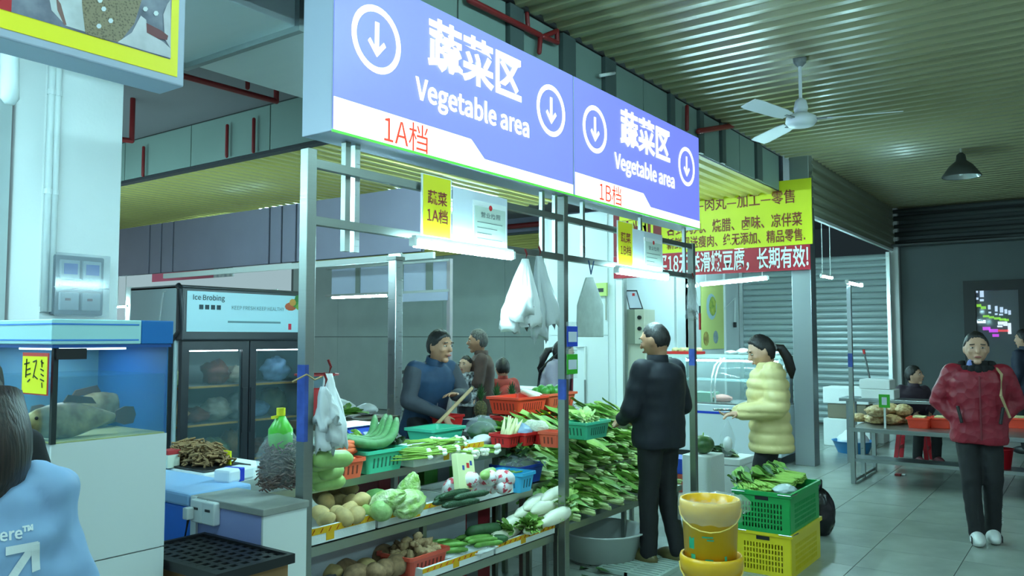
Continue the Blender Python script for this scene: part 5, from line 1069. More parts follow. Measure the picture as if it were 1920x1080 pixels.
MB().lathe(p, [(.215, 0), (.22, .01), (.13, .14), (.06, .2), (.05, .27), (.02, .3)], 28).build('shade', M('shade_dark', (60, 64, 62), .4), t, smooth=True); MB().lathe(p, [(.21, .004), (.12, .13), (.02, .16)], 24).build('reflector', M('lamp_reflector', (200, 206, 206), .2, metal=.6), t, smooth=True)
MB().lathe(p, [(.03, .16), (.045, .1), (.045, .06), (.02, .02)], 14, True).build('bulb', M('bulb_glass', (220, 226, 226), .2), t, smooth=True); MB().cyl(p + Vector((0, 0, .3)), (p.x, p.y, 3.91), .012, n=8).build('cord', M('cord_pale', (170, 172, 160), .5), t)
# ================================================================ meat shop: display case, poster, electrics
ux = 10.22; cv0, cv1 = 3.25, 4.98
t = thing('meat_display_case', 'long glass display case with white base and blue stripe in the meat shop', 'display case', (ux, 4, 0))
CW = M('case_white', (206, 216, 224), .35)
MB().box(ux, cv0, .1, ux + .75, cv1, .72).build('base', CW, t, bevel=.01); MB().box(ux - .004, cv0 + .01, .6, ux - .0005, cv1 - .01, .63).build('blue_stripe', M('stripe_blue', (24, 60, 190), .4), t)
MB().box(ux + .05, cv0 + .02, 0, ux + .7, cv1 - .02, .1).build('plinth', DARK, t); MB().box(ux + .02, cv0 + .02, .72, ux + .73, cv1 - .02, .74).build('deck', ALU, t)
MB().box(ux + .35, cv0, 1.32, ux + .75, cv1, 1.36).build('top_shelf', M('case_top', (196, 214, 206), .3), t)
prof = [(0, .74), (-.02, .9), (.02, 1.08), (.12, 1.22), (.35, 1.33)]
for a, b in ((cv0, 4.1), (4.12, cv1)):
    mb = MB(); mb.loft([[(ux + x + .03, v, z) for x, z in prof] for v in (a, b)], False, False); mb.build('curved_glass', M('case_glass', (190, 225, 225), .04, alpha=.2), t, smooth=True)
for v in (cv0, 4.11, 4.16, cv1): MB().tube([(ux + x + .03, v, z) for x, z in prof], .012, 6).build('glass_edge', PVC, t, smooth=True)
for v in (cv0 + .02, cv1 - .02, 4.6, 3.7): MB().box(ux + .5, v - .015, .74, ux + .53, v + .015, 1.32).build('upright', DARK, t)
MB().box(ux + .1, cv0 + .05, 1.02, ux + .6, cv1 - .05, 1.03).build('glass_shelf', M('case_glass', (190, 225, 225)), t)
tube_lamp((ux + .42, cv0 + .15, 1.28), (ux + .42, cv1 - .3, 1.28), 'slim tube lamp inside the meat display case', r=.01, body=False)
MB().box(ux + .12, 4.2, .741, ux + .4, 4.8, .86).build('price_panel', M('case_green', (110, 140, 120), .5), t)
# foam and trays on the case
t = thing('red_tray', 'red tray of yellow snacks on top of the meat display case', 'tray', (ux + .5, 5.0, 1.36)); MB().box(ux + .38, 4.5, 1.361, ux + .66, 4.96, 1.4).build('tray', RB, t, bevel=.004)
for k in range(14): MB().ell((ux + .44 + .05 * (k % 4), 4.56 + .1 * (k // 4), 1.42), (.045, .05, .035), 8, 6).build('snack', M('snack_cream', (216, 206, 150), .6, var=.15, vs=30), t, smooth=True)
for k in range(5):
    o = sack((ux + .55, 3.4 + .17 * k, 1.361), .09, .09, .06 + .03 * (k % 2), 120 + k, .8, BAGW, 'white_packet', None, .3); tag(o, 'white foam packet in the row on the right of the display case top', 'packet', 'packets on the display case')
for k in range(3):
    o = sack((ux + .25, 3.6 + .5 * k, .741), .1, .14, .1, 130 + k, .8, M('meat_pack_%d' % k, ((214, 200, 190), (190, 120, 110), (210, 216, 220))[k], .4), 'meat_pack', None, .2); tag(o, ('pale', 'pinkish', 'white')[k] + ' meat pack lying inside the display case', 'meat')
# poster on the white wall
vw = 5.685; a = PV(1316, 655, vw); b = PV(1356, 535, vw)
t = thing('food_poster', 'pale green food poster on the white shop wall', 'poster', (a.x, vw, a.z)); MB().box(a.x, vw, a.z, b.x, vw + .006, b.z).build('sheet', M('poster_green', (214, 222, 132), .5), t)
def disc(px, py, r, c, nm, k=1):
    q = PV(px, py, vw); MB().poly([(r * math.cos(i * .5236) * (1 + .1 * nz((i, k, 1), 1.7)), r * k * math.sin(i * .5236)) for i in range(12)], (q.x, vw - .002, q.z), AX, AY).build(nm, c, t)
disc(1334, 575, .24, M('poster_plate_blue', (176, 206, 214), .5), 'printed_plate', 1); disc(1336, 572, .15, M('poster_herb', (120, 150, 60), .5, col2=(190, 196, 80), vs=14), 'printed_dish', 1.1) if False else None
q = PV(1336, 574, vw); MB().poly([(.16 * math.cos(i * .5236) * (1 + .3 * nz((i, 5, 1), 1.7)), .18 * math.sin(i * .5236)) for i in range(12)], (q.x, vw - .004, q.z), AX, AY).build('printed_dish', M('poster_herb', (120, 150, 60), .5, col2=(190, 196, 80), vs=14), t)
disc(1324, 635, .13, M('poster_brown', (196, 180, 90), .5, col2=(140, 110, 60), vs=14), 'printed_dish'); disc(1342, 632, .12, M('poster_grey', (150, 166, 170), .5, var=.2, vs=14), 'printed_dish')
# white cupboard wall strips and pipes
for px, n in ((1266, 'left'), (1358, 'right')):
    u = PV(px, 560, 5.69).x; o = MB().box(u - .02, 5.66, 0, u + .02, 5.699, 2.8).build('wall_strip', PVC); tag(o, n + ' upright white strip on the shop wall', 'strip')
u = PV(1393, 560, 5.69).x; t = thing('shop_door_post', 'pale post at the left edge of the roller shutter', 'post', (u, 5.6, 0)); MB().box(u - .08, 5.55, 0, u + .08, 5.68, 3.0).build('shaft', M('white_gloss_post', (232, 238, 236)), t); MB().box(u - .1, 5.53, 0, u + .1, 5.69, .08).build('foot', ALUD, t)
p = PV(1380, 608, 5.64); t = thing('wall_phone', 'small black device hanging on a cord on the shop wall', 'device', tuple(p)); MB().box(p.x - .04, 5.64, p.z - .06, p.x + .04, 5.68, p.z + .04).build('body', BLACK, t, bevel=.006); MB().tube([(p.x, 5.66, p.z + .04), (p.x + .02, 5.66, p.z + .5), (p.x - .5, 5.66, p.z + .3)], .012, 6).build('cord', PVC, t)
# bright post, certificate and cream box left of the shop
t = thing('shop_corner_post', 'bright aluminium post at the left corner of the meat shop', 'post', (US - .06, 5.6, 0)); a = PU(1156, 560, US - .08); b = PU(1168, 560, US - .08)
MB().box(US - .1, b.y, 0, US - .02, a.y, 3.2).build('shaft', M('white_gloss_post', (232, 238, 236)), t); MB().box(US - .1, b.y - .03, 0, US - .02, b.y - .001, 3.2).build('edge', ALUD, t)
t = thing('cream_machine', 'cream coloured wall cabinet with black knobs behind the dark-coated man', 'cabinet', (10.62, 5.2, 1.2)); a = PU(1172, 632, 10.62); b = PU(1190, 580, 10.62); c = PU(1208, 600, 10.62)
MB().box(10.62, c.y, a.z - .1, 10.97, a.y, b.z).build('body', M('machine_cream', (196, 196, 176), .45), t, bevel=.006); MB().box(10.617, b.y, a.z - .1, 10.6195, a.y, b.z).build('grey_front', M('machine_grey', (130, 136, 120), .5), t)
for dz_ in (-.12, -.28): MB().cyl((10.62, c.y + .07, b.z + dz_), (10.59, c.y + .07, b.z + dz_), .03, n=10).build('knob', BLACK, t)
MB().box(10.67, c.y + .02, a.z - .6, 10.92, a.y - .02, a.z - .1).build('stand', M('machine_cream', (196, 196, 176)), t); MB().box(10.67, c.y + .04, 0, 10.72, c.y + .08, a.z - .6).box(10.85, a.y - .08, 0, 10.9, a.y - .04, a.z - .6).build('legs', ALUD, t)
t = thing('tilted_certificate', 'tilted framed certificate leaning above the cream cabinet', 'certificate', (10.9, 5.3, 1.9)); q = [PU(*x, 10.63) for x in ((1172, 544), (1194, 544), (1206, 580), (1180, 580))]
MB().poly([(x.y * -1, x.z) for x in q][::-1], (10.63, 0, 0), BX, BYv, .01).build('frame', DARK, t); ce = sum(q, Vector()) / 4; MB().poly([(-(ce.y + (x.y - ce.y) * .86), ce.z + (x.z - ce.z) * .86) for x in q][::-1], (10.627, 0, 0), BX, BYv, .002).build('paper', PLW, t); MB().obox((10.623, q[0].y - .14, q[0].z - .07), .002, .02, .02).build('emblem', EMB, t)
t = thing('green_meter', 'small pale green meter box on the white wall', 'meter box', (US - .04, 6, 1.9)); a = PU(1113, 556, US - .03); b = PU(1139, 530, US - .03); MB().box(US - .06, b.y, a.z, US - .016, a.y, b.z).build('box', M('meter_green', (190, 210, 120), .4), t, bevel=.006); MB().box(US - .064, b.y + .05, a.z + .06, US - .0605, a.y - .05, b.z - .08).build('dial', DARK, t); MB().cyl((US - .03, b.y + .03, a.z - .35), (US - .03, b.y + .03, a.z), .012, n=6).build('wire', M('cord_pale', (170, 172, 160)), t)
t = thing('wall_pipe', 'thin white water pipe on the white wall behind the middle post', 'pipe', (US - .03, 6.3, 1)); q = [PU(*x, US - .035) for x in ((1080, 650), (1097, 650), (1097, 712))]; MB().tube(q, .016, 8).build('pipe', PVC, t); MB().tube([(US - .035, q[2].y, q[2].z), (US - .035, q[2].y, .0)], .013, 8).build('lower_pipe', ALUD, t)
# ================================================================ foam box of greens, bins and goods between man and shop
def crate(name, c, w, d, h, mat, label, rz=0, grp='slotted crates'):
    t = thing(name, label, 'crate', c, grp, rz); X = Vector((math.cos(rz), math.sin(rz), 0)); Y = Vector((-math.sin(rz), math.cos(rz), 0)); c = Vector(c)
    def wall(o, ax, n, L, nm):
        mb = MB(); Zv = Vector((0, 0, 1)); rows = 5; zb0, zb1 = h * .1, h * .72; th = .004
        mb.obox(o + Zv * (zb0 / 2), L / 2, th, zb0 / 2, ax, n, Zv); mb.obox(o + Zv * ((zb1 + h) / 2), L / 2, th, (h - zb1) / 2, ax, n, Zv)
        m = L * .13
        for s_ in (-1, 1): mb.obox(o + ax * (s_ * (L / 2 - m / 2)) + Zv * ((zb0 + zb1) / 2), m / 2, th, (zb1 - zb0) / 2, ax, n, Zv)
        for r in range(1, rows): mb.obox(o + Zv * (zb0 + (zb1 - zb0) * r / rows), L / 2 - m, th * .9, .005, ax, n, Zv)
        nb = int((L - 2 * m) / .021)
        for k in range(nb + 1): mb.obox(o + ax * (-(L / 2 - m) + (L - 2 * m) * k / nb) + Zv * ((zb0 + zb1) / 2), .0055, th * .8, (zb1 - zb0) / 2, ax, n, Zv)
        mb.build(nm, mat, t)
    wall(c - Y * d / 2, X, Y, w, 'long_side'); wall(c + Y * d / 2, X, Y, w, 'long_side'); wall(c - X * w / 2, Y, X, d, 'short_side'); wall(c + X * w / 2, Y, X, d, 'short_side')
    MB().obox(c + Vector((0, 0, .006)), w / 2, d / 2, .005, X, Y).build('bottom', mat, t)
    mb = MB(); zr = Vector((0, 0, h - .012))
    for s_ in (-1, 1): mb.obox(c + Y * (s_ * (d / 2 + .008)) + zr, w / 2 + .014, .008, .014, X, Y); mb.obox(c + X * (s_ * (w / 2 + .008)) + zr, .008, d / 2, .014, X, Y)
    mb.build('rim', mat, t)
    g = MB().obox(c - X * (w / 2 + .0005) + Vector((0, 0, h * .84)), .006, .045, .012, X, Y).build('hand_hole', BLACK, t)
    for s_ in (-1, 1): MB().tube([c - X * (w / 2 + .018) + Y * (s_ * d * .3) + Vector((0, 0, h - .008)), c - X * (w / 2 + .02) + Y * (s_ * (d / 2 + .012)) + Vector((0, 0, h - .008)), c - X * (w * .35) + Y * (s_ * (d / 2 + .02)) + Vector((0, 0, h - .008))], .004, 6).build('wire_handle', ALU, t)
    return t
q = PZ(1484, 1086, 0); cw, cd = .68, .37; cc = Vector((q.x + cw / 2, q.y + cd / 2, 0))
YC = M('crate_yellow', (222, 200, 30), .35); GC = M('crate_green', (28, 150, 74), .35)
crate('yellow_crate', tuple(cc), cw, cd, .29, YC, 'yellow slotted plastic crate on the floor under the green one')
crate('green_crate', (cc.x - .02, cc.y, .285), cw * .98, cd * 1.02, .27, GC, 'green slotted plastic crate of leafy stems on the yellow crate')
def choy(loc, rz, label, grp, n=24):
    t = thing('choy_bundle', label, 'greens', loc, grp, rz)
    for k in range(n):
        o = bpy.data.objects.new('stalk', STM2); COL.objects.link(o); o.parent = t; o.location = (random.uniform(0, .02), (k % 8 - 3.5) * .017 + random.uniform(-.004, .004), .012 + (k // 8) * .016); o.rotation_euler = (0, random.uniform(-.12, .02), random.uniform(-.06, .06)); o.scale = (1.05,) * 3
    for k in range(14):
        o = bpy.data.objects.new('leaf', random.choice(BLS['g' if k % 3 else 'd'])); COL.objects.link(o); o.parent = t; o.location = (.12 + random.uniform(0, .06), random.uniform(-.06, .06), .03 + random.uniform(0, .05)); o.rotation_euler = (random.uniform(-.8, .8), -random.uniform(0, .5), random.uniform(-.5, .5))
    return t
gz = .53
o = MB().box(cc.x - .3, cc.y - .15, .31, cc.x + .28, cc.y + .16, .5).build('greens_fill', G3); tag(o, 'packed greens filling the green crate below the bundles', 'greens', None, 'stuff')
for k in range(4): choy((cc.x - .06 + .1 * k, cc.y - .14 + .02 * (k % 2), gz + .02), R(92), 'bundle of leafy stems laid upright in the rear half of the green crate', 'stem bundles at the rear of the green crate')
for k in range(3): choy((cc.x - .3 + .03 * k, cc.y + .12 - .08 * k, gz - .01 + .012 * (k % 2)), R(30 + 15 * k), 'bundle of leafy stems at the front of the green crate', 'stem bundles at the front of the green crate', 20)
o = sack((cc.x - .18, cc.y - .1, gz - .01), .12, .07, .07, 140, .9, M('bag_pale', (190, 204, 206), .25), 'tied_bag', None, .2); tag(o, 'pale plastic bag between the stem bundles of the green crate', 'bag')
# yellow buckets
p = PD(1332, 930, 4.52); bu = Vector((p.x, p.y, 0)); BY = M('bucket_yellow', (236, 178, 34), .3); BP = M('bucket_print', (40, 150, 110), .4)
def bucket(c, label, h=.42, r=.155, liner=False):
    t = thing('yellow_bucket', label, 'bucket', c, 'yellow buckets'); c = Vector(c)
    MB().lathe(c, [(.0, .004), (r * .88, 0), (r, h - .09), (r * 1.07, h - .088), (r * 1.1, h - .02), (r * 1.06, h), (r * .99, h - .002), (r * .97, h - .1), (r * .86, .01), (0, .012)], 36).build('pail', BY, t, smooth=True)
    d = (Vector((0, 0, 0)) - c); a0 = math.atan2(d.y, d.x)
    mb = MB()
    def ptch(an, z, w, hh):
        rr_ = r * (.88 + .12 * z / (h - .09)) + .0012; n = 4; vs = []
        for i in range(n + 1):
            for zz in (z - hh, z + hh): vs.append(c + Vector((rr_ * math.cos(an + w * (i / n - .5)), rr_ * math.sin(an + w * (i / n - .5)), zz)))
        mb.add(vs, [(2 * i, 2 * i + 1, 2 * i + 3, 2 * i + 2) for i in range(n)])
    ptch(a0 - .1, .05, 1.7, .004)
    for an, z, w, hh in ((-.75, .2, .25, .03), (-.7, .13, .2, .012), (-.72, .09, .18, .008), (-.1, .24, .4, .004), (0, .225, .25, .004), (-.05, .12, .3, .004), (.6, .12, .1, .02)): ptch(a0 + an, z, w, hh)
    mb.build('print', BP, t)['kind'] = 'stuff'
    MB().tube([c + Vector((r * 1.1 * math.cos(a0 + b_), r * 1.1 * math.sin(a0 + b_), h - .05 - .1 * math.sin((b_ + 1.57) / 3.14 * math.pi))) for b_ in [-1.57 + 3.14 * k / 10 for k in range(11)]], .004, 6).build('bail_handle', M('bail_yellow', (226, 190, 90), .4), t)
    return t
bucket(tuple(bu), 'lower yellow bucket of the stack beside the crates', .42); bt = bucket((bu.x - .01, bu.y, .3), 'upper yellow bucket with a clear bag over its rim', .42, .15)
t = thing('bucket_liner', 'clear plastic liner folded over the rim of the upper bucket', 'bag', (bu.x, bu.y, .8)); lc = Vector((bu.x - .01, bu.y, .3))
rings = []
for r_, z in ((.134, .3), (.15, .4), (.168, .428), (.174, .39), (.172, .35), (.175, .31)): rings.append([lc + Vector((r_ * math.cos(a) * (1 + .035 * nz((a * 3, z * 9, 1), 2)), r_ * math.sin(a) * (1 + .035 * nz((a * 3, z * 9, 5), 2)), z + .014 * nz((a * 2.5, z * 3, 2), 1.5))) for a in [2 * math.pi * k / 48 for k in range(48)]])
MB().loft(rings, False).build('film', M('liner_film', (226, 226, 216), .15, alpha=.17), t, smooth=True)
k0 = lc + Vector((_r.x * .17, _r.y * .17, .41)); sack((k0.x, k0.y, k0.z - .07), .05, .05, .1, 151, .6, M('liner_film', (226, 226, 216)), 'knot', t, .3)
# black bag
p = PZ(1552, 1003, 0); t = thing('black_bag', 'black plastic bag standing behind the crates', 'bag', (p.x, p.y, 0)); sack((p.x - .02, p.y + .05, 0), .1, .12, .38, 160, .85, M('black_film', (16, 18, 22), .25), 'bag', t, .18); MB().tube([(p.x - .06, p.y + .05, .37), (p.x - .05, p.y + .03, .44), (p.x + .02, p.y + .05, .37)], .01, 6).build('handle', M('black_film', (16, 18, 22)), t)
# foam boxes with dark greens behind the yellow coat woman
p = PZ(1335, 925, 0); f0 = Vector((p.x, p.y, 0)); t = thing('foam_stack', 'white foam box of dark greens on the floor beside the yellow-coated woman', 'foam box', (f0.x, f0.y, 0))
MB().box(f0.x, f0.y - .3, 0, f0.x + .42, f0.y + .1, .3).build('lower_box', FOAM, t, bevel=.012); MB().box(f0.x - .01, f0.y - .31, .302, f0.x + .43, f0.y + .11, .37).build('upper_box', FOAM, t, bevel=.01)
for k in range(6): bunch('dark_greens', (f0.x + .08 + .05 * (k % 3), f0.y - .26 + .05 * k, .372), R(60 + 20 * k), 'dark bundle of greens on the white foam box', 'greens', 'dark greens on the foam box', 'd', 10, .6, .8)
p = PZ(1300, 925, 0); t = thing('blue_bin', 'deep blue plastic bin on a red crate behind the dark-coated man', 'bin', (p.x, p.y, 0)); MB().box(p.x - .02, p.y + .0, 0, p.x + .26, p.y + .36, .18).build('lower_crate', M('crate_brick', (184, 80, 64), .5), t, bevel=.005); MB().loft([[(p.x - .03 * k + (0 if sx < 0 else .26 + .05 * k), p.y - .0 - .02 * k + (0 if sy < 0 else .36 + .04 * k), z) for sx, sy in ((-1, -1), (1, -1), (1, 1), (-1, 1))] for k, z in ((0, .182), (1, .34))]).build('tub', M('bin_blue', (34, 74, 190), .4), t, bevel=.004)
p = PZ(1318, 800, .78); t = thing('watermelon', 'dark green melon on the crates behind the far stall post', 'melon', (p.x, p.y, .5)); MB().ell((p.x, p.y, .62), (.11, .1, .085), 18, 12).build('rind', M('melon_rind', (48, 84, 42), .4, col2=(86, 120, 66), vs=16), t, smooth=True); MB().cyl((p.x, p.y, .7), (p.x + .01, p.y, .725), .006, n=6).build('stem', STG, t)
o = MB().box(p.x - .16, p.y - .14, 0, p.x + .16, p.y + .14, .536).build('foam_pedestal', FOAM, None, bevel=.01); tag(o, 'pale foam block below the dark green melon', 'foam box')
# ================================================================ steel table on the right
tu, tv0, tv1, tzz = 9.47, -1.8, 2.27, .61; TS = steel('table_steel', (172, 180, 182), .3)
t = thing('steel_table', 'long low stainless steel table with shelf along the aisle', 'table', (tu, 0, 0))
MB().box(tu, tv0, tzz - .045, tu + 1.1, tv1, tzz).build('tabletop', TS, t, bevel=.004); MB().box(tu + .02, tv0, .24, tu + .35, tv1, .275).build('lower_shelf', TS, t)
for v in (tv1 - .03, .55, tv0 + .05):
    for u in (tu + .03, tu + .5, tu + 1.06): MB().box(u - .022, v - .022, 0, u + .022, v + .022, tzz - .046).build('leg', TS, t)
    MB().box(tu + .052, v - .015, .02, tu + 1.03, v + .015, .05).build('foot_rail', ALUD, t)
MB().box(tu + .008, tv1 - .052, tzz + .0005, tu + .052, tv1 - .008, 2.17).build('lamp_pole', TS, t)
MB().box(tu + .006, tv1 - .054, 1.27, tu + .02, tv1 - .0065, 1.42).build('pole_film', FILM, t)
NUT = M('snack_bag', (206, 180, 132), .4, col2=(150, 112, 70), vs=40)
for k, (px, py, w, h) in enumerate(((1606, 792, .13, .1), (1640, 796, .16, .13), (1640, 784, .15, .22), (1668, 797, .16, .12), (1690, 795, .13, .12), (1664, 780, .17, .24), (1690, 782, .13, .22))):
    p = PZ(px, py, tzz if h < .2 else tzz + .09); o = sack((p.x + .12, p.y, tzz + (.0 if h < .2 else .1)), w, w * .8, min(h, .13), 170 + k, .8, NUT, 'snack_bag', None, .2); tag(o, 'clear bag of pale nuts with red label on the steel table', 'bag', 'bags of nuts on the steel table')
p = PZ(1660, 768, .9); t = thing('code_sign', 'green framed payment sign standing on the nut bags', 'sign', (p.x, p.y, tzz)); a = PU(1648, 764, tu + .12); b = PU(1668, 740, tu + .12); MB().box(tu + .12, b.y, a.z, tu + .13, a.y, b.z).build('board', M('pay_green', (60, 170, 40)), t); MB().box(tu + .118, b.y + .03, a.z + .03, tu + .1195, a.y - .03, b.z - .03).build('white_field', PLW, t); MB().box(tu + .125, (a.y + b.y) / 2 - .01, tzz, tu + .14, (a.y + b.y) / 2 + .01, a.z).build('stem', PVC, t)
for px, nm in ((1722, 'left'), (1763, 'middle'), (1908, 'right')):
    p = PZ(px, 803, tzz); basket((p.x + .1, p.y, tzz + .001), .28, .22 if px < 1900 else .3, .11, OR2, nm + ' orange basket on the steel table', slots=False)
    o = MB().box(p.x + .02, p.y - .06, tzz + .1, p.x + .18, p.y + .06, tzz + .125).build('cream_pack', M('snack_cream', (216, 206, 150)), None, bevel=.004); tag(o, 'cream pack lying in the %s orange basket' % nm, 'packet')
# second table behind with foam boxes
t = thing('back_table', 'second steel table with foam boxes behind the long table', 'table', (11.2, 0, 0)); MB().box(11.0, -1.5, .78, 11.45, 2.75, .82).build('tabletop', TS, t, bevel=.004)
for v in (-1.4, .4, 2.65):
    for u in (11.05, 11.4): MB().box(u - .02, v - .02, 0, u + .02, v + .02, .779).build('leg', TS, t)
vf = PU(1648, 750, 11.2).y
for k, (v, w, h) in enumerate(((vf + .05, .26, .12), (vf + .08, .24, .12))):
    o = MB().box(11.05, v - w, .821 + .121 * k, 11.4, v + w * .5, .94 + .121 * k).build('foam_lid_box', FOAM, None, bevel=.01); tag(o, ('lower', 'upper')[k] + ' white foam box on the second table beside the seated woman', 'foam box')
o = MB().box(11.05, .75, .821, 11.4, 1.25, .85).build('red_meat_tray', RB, None, bevel=.004); tag(o, 'flat red tray on the second table before the seated woman', 'tray'); o = sack((11.23, 1.0, .851), .16, .18, .05, 190, .8, BAGW, 'white_packet', None, .2); tag(o, 'white packet on the flat red tray', 'packet')
p = PD(1910, 765, 11.0); o = sack((11.22, p.y + .1, .821), .18, .2, .2, 191, .7, BAGW, 'white_sack', None, .2); tag(o, 'white sack on the second table at the right edge', 'bag')
# foam boxes, mop, blue basin, stool between case and tables
p = PZ(1600, 848, 0); t = thing('blue_basin', 'blue basin with white bags on the floor behind the steel table end', 'basin', (p.x, p.y, 0)); MB().lathe((p.x, p.y, 0), [(.2, 0), (.27, .16), (.285, .165), (.26, .15), (.19, .015), (0, .015)], 24).build('bowl', M('basin_blue', (50, 130, 190), .4), t, smooth=True); sack((p.x, p.y, .02), .2, .2, .32, 195, .5, BAGW, 'white_bag', t, .25)
p = PD(1590, 740, 12.2); t = thing('foam_box_stack', 'stack of white foam boxes against the roller shutter', 'foam box', (p.x, p.y, 0)); MB().box(p.x - .25, p.y - .35, 0, p.x + .25, p.y + .3, .4).build('box', FOAM, t, bevel=.012); MB().box(p.x - .2, p.y - .3, .402, p.x + .22, p.y + .25, .62).build('box', M('sack_brown', (120, 110, 92), .7), t, bevel=.02); MB().box(p.x - .24, p.y - .34, .622, p.x + .24, p.y + .3, .86).build('box', FOAM, t, bevel=.012)
a = PD(1619, 655, 12.6); b = PD(1634, 725, 12.6); t = thing('mop', 'mop with red handle and pink head leaning by the shutter', 'mop', (b.x, b.y, 0)); MB().tube([a, b], .014, 8).build('handle', M('mop_grey', (100, 104, 104), .5), t); MB().tube([a, a + (b - a) * .12], .02, 8).build('grip', M('tool_red', (190, 50, 50)), t); sack((b.x, b.y, b.z - .1), .16, .16, .12, 197, .8, M('mop_pink', (200, 60, 90), .8), 'head', t, .3)
t2 = MB().box(b.x - .2, b.y - .2, 0, b.x + .2, b.y + .2, b.z - .1).build('pale_block', FOAM, None, bevel=.01); tag(t2, 'pale crate under the pink mop head', 'crate')
def stool(c, label, mat, h=.45, w=.16):
    t = thing('plastic_stool', label, 'stool', c, 'plastic stools'); c = Vector(c)
    MB().box(c.x - w, c.y - w, h - .03, c.x + w, c.y + w, h).build('seat', mat, t, bevel=.01)
    for sx in (-1, 1):
        for sy in (-1, 1): MB().loft([[(c.x + sx * (w * k) + dx, c.y + sy * (w * k) + dy, z) for dx, dy in ((-.025, -.025), (.025, -.025), (.025, .025), (-.025, .025))] for k, z in ((1.15, 0), (.85, h - .031))]).build('leg', mat, t)
    for s_ in (-1, 1): MB().box(c.x - w * .9, c.y + s_ * w - .012, .14, c.x + w * .9, c.y + s_ * w + .012, .18).build('stretcher', mat, t)
p = PU(1712, 800, 11.78); SEAT = (11.78, p.y, 0); stool(SEAT, 'red plastic stool under the seated woman', M('stool_red', (190, 30, 44), .4))
p = PZ(1890, 850, 0); t = thing('red_bucket', 'red bucket on the shelf under the steel table at right', 'bucket', (9.6, .0, .276)); q = PZ(1889, 858, .276); MB().lathe((tu + .18, q.y, .276), [(.0, .003), (.1, 0), (.13, .2), (.14, .2), (.125, .19), (.095, .01), (0, .01)], 22).build('pail', M('bucket_red', (200, 24, 40), .35), t, smooth=True); MB().tube([(tu + .18, q.y - .13, .46), (tu + .1, q.y, .4), (tu + .18, q.y + .13, .46)], .004, 6).build('bail_handle', ALU, t)
p = PZ(1684, 892, 0); t = thing('litter', 'small crumpled red and white wrapper on the floor', 'litter', (p.x, p.y, 0)); MB().obox((p.x, p.y, .012), .04, .03, .011).build('wrapper', M('litter_red', (140, 40, 40), .5), t, bevel=.004); MB().obox((p.x + .05, p.y - .05, .008), .03, .02, .007).build('white_end', PVC, t, bevel=.003)
# electric scooter handlebars behind the vendor
for px, py, c, n in ((766, 700, (40, 42, 46), 'black scooter parked left of the vendor'), (862, 690, (150, 40, 90), 'scooter with pink mirror cover behind the vendor')):
    p = PD(px, py, 9.2); t = thing('scooter', n, 'scooter', (p.x, p.y, 0)); g = Vector((p.x, p.y, 0)); MC = M('scooter_%d' % px, c, .4)
    MB().bar(p + Vector((-.1, .12, 0)), p + Vector((.1, -.12, .05)), .04).build('handlebar', BLACK, t); MB().tube([p, (p.x + .03, p.y, .7), (p.x + .12, p.y, .5), (p.x + .15, p.y, .28)], .045, 8).build('steering_column', BLACK, t); MB().ell(p + Vector((.03, 0, -.08)), (.06, .13, .07), 12, 8).build('head_cover', MC, t, smooth=True)
    for dx in (.16, -.85): 
        mb = MB(); mb.tube([(p.x + dx + .0 + .2 * math.cos(a), p.y, .225 + .2 * math.sin(a)) for a in [2 * math.pi * k / 20 for k in range(21)]], .03, 8); mb.build('wheel', BLACK, t, smooth=True)
    MB().box(p.x - .6, p.y - .12, .24, p.x + .05, p.y + .12, .3).build('footboard', MC, t, bevel=.02); MB().box(p.x - .95, p.y - .13, .3, p.x - .45, p.y + .13, .68).build('seat_body', MC, t, bevel=.05)
# pale boxes by the back wall
for k, (px, w, h) in enumerate(((988, .5, .42), (985, .55, .8))):
    p = PD(px, 700, 10.6); o = MB().box(p.x - .2 + .01 * k, p.y - w / 2, 0 if k == 0 else .421, p.x + .25, p.y + w / 2, .42 if k == 0 else .95).build('foam_box', FOAM, None, bevel=.012); tag(o, ('lower', 'upper')[k] + ' pale foam box of the stack beyond the red-coated child', 'foam box')
# ================================================================ people
def solid(mb, voxel, smooth=2):
    me = mb.mesh('tmp', None); ob = bpy.data.objects.new('tmp', me)
    m = ob.modifiers.new('r', 'REMESH'); m.mode = 'VOXEL'; m.voxel_size = voxel; m.use_smooth_shade = True
    if smooth: s_ = ob.modifiers.new('s', 'SMOOTH'); s_.factor = .5; s_.iterations = smooth
    out = evaluated(ob)
    bpy.data.objects.remove(ob); bpy.data.meshes.remove(me); out.materials.clear()
    out.polygons.foreach_set('use_smooth', [True] * len(out.polygons)); return out
def offset(me, fn):
    n = len(me.vertices); co = [v.co.copy() for v in me.vertices]; no = [v.normal.copy() for v in me.vertices]; flat = []
    for c, k in zip(co, no): flat += tuple(c + fn(c, k))
    me.vertices.foreach_set('co', flat); me.update()
def link(me, name, mat, parent=None):
    me.name = name; me.materials.append(mat); o = bpy.data.objects.new(name, me); COL.objects.link(o)
    if parent: adopt(o, parent)
    return o
SKIN = M('skin', (196, 152, 126), .5, var=.04, vs=30); SKIN2 = M('skin_tan', (176, 128, 98), .5, var=.04, vs=30)
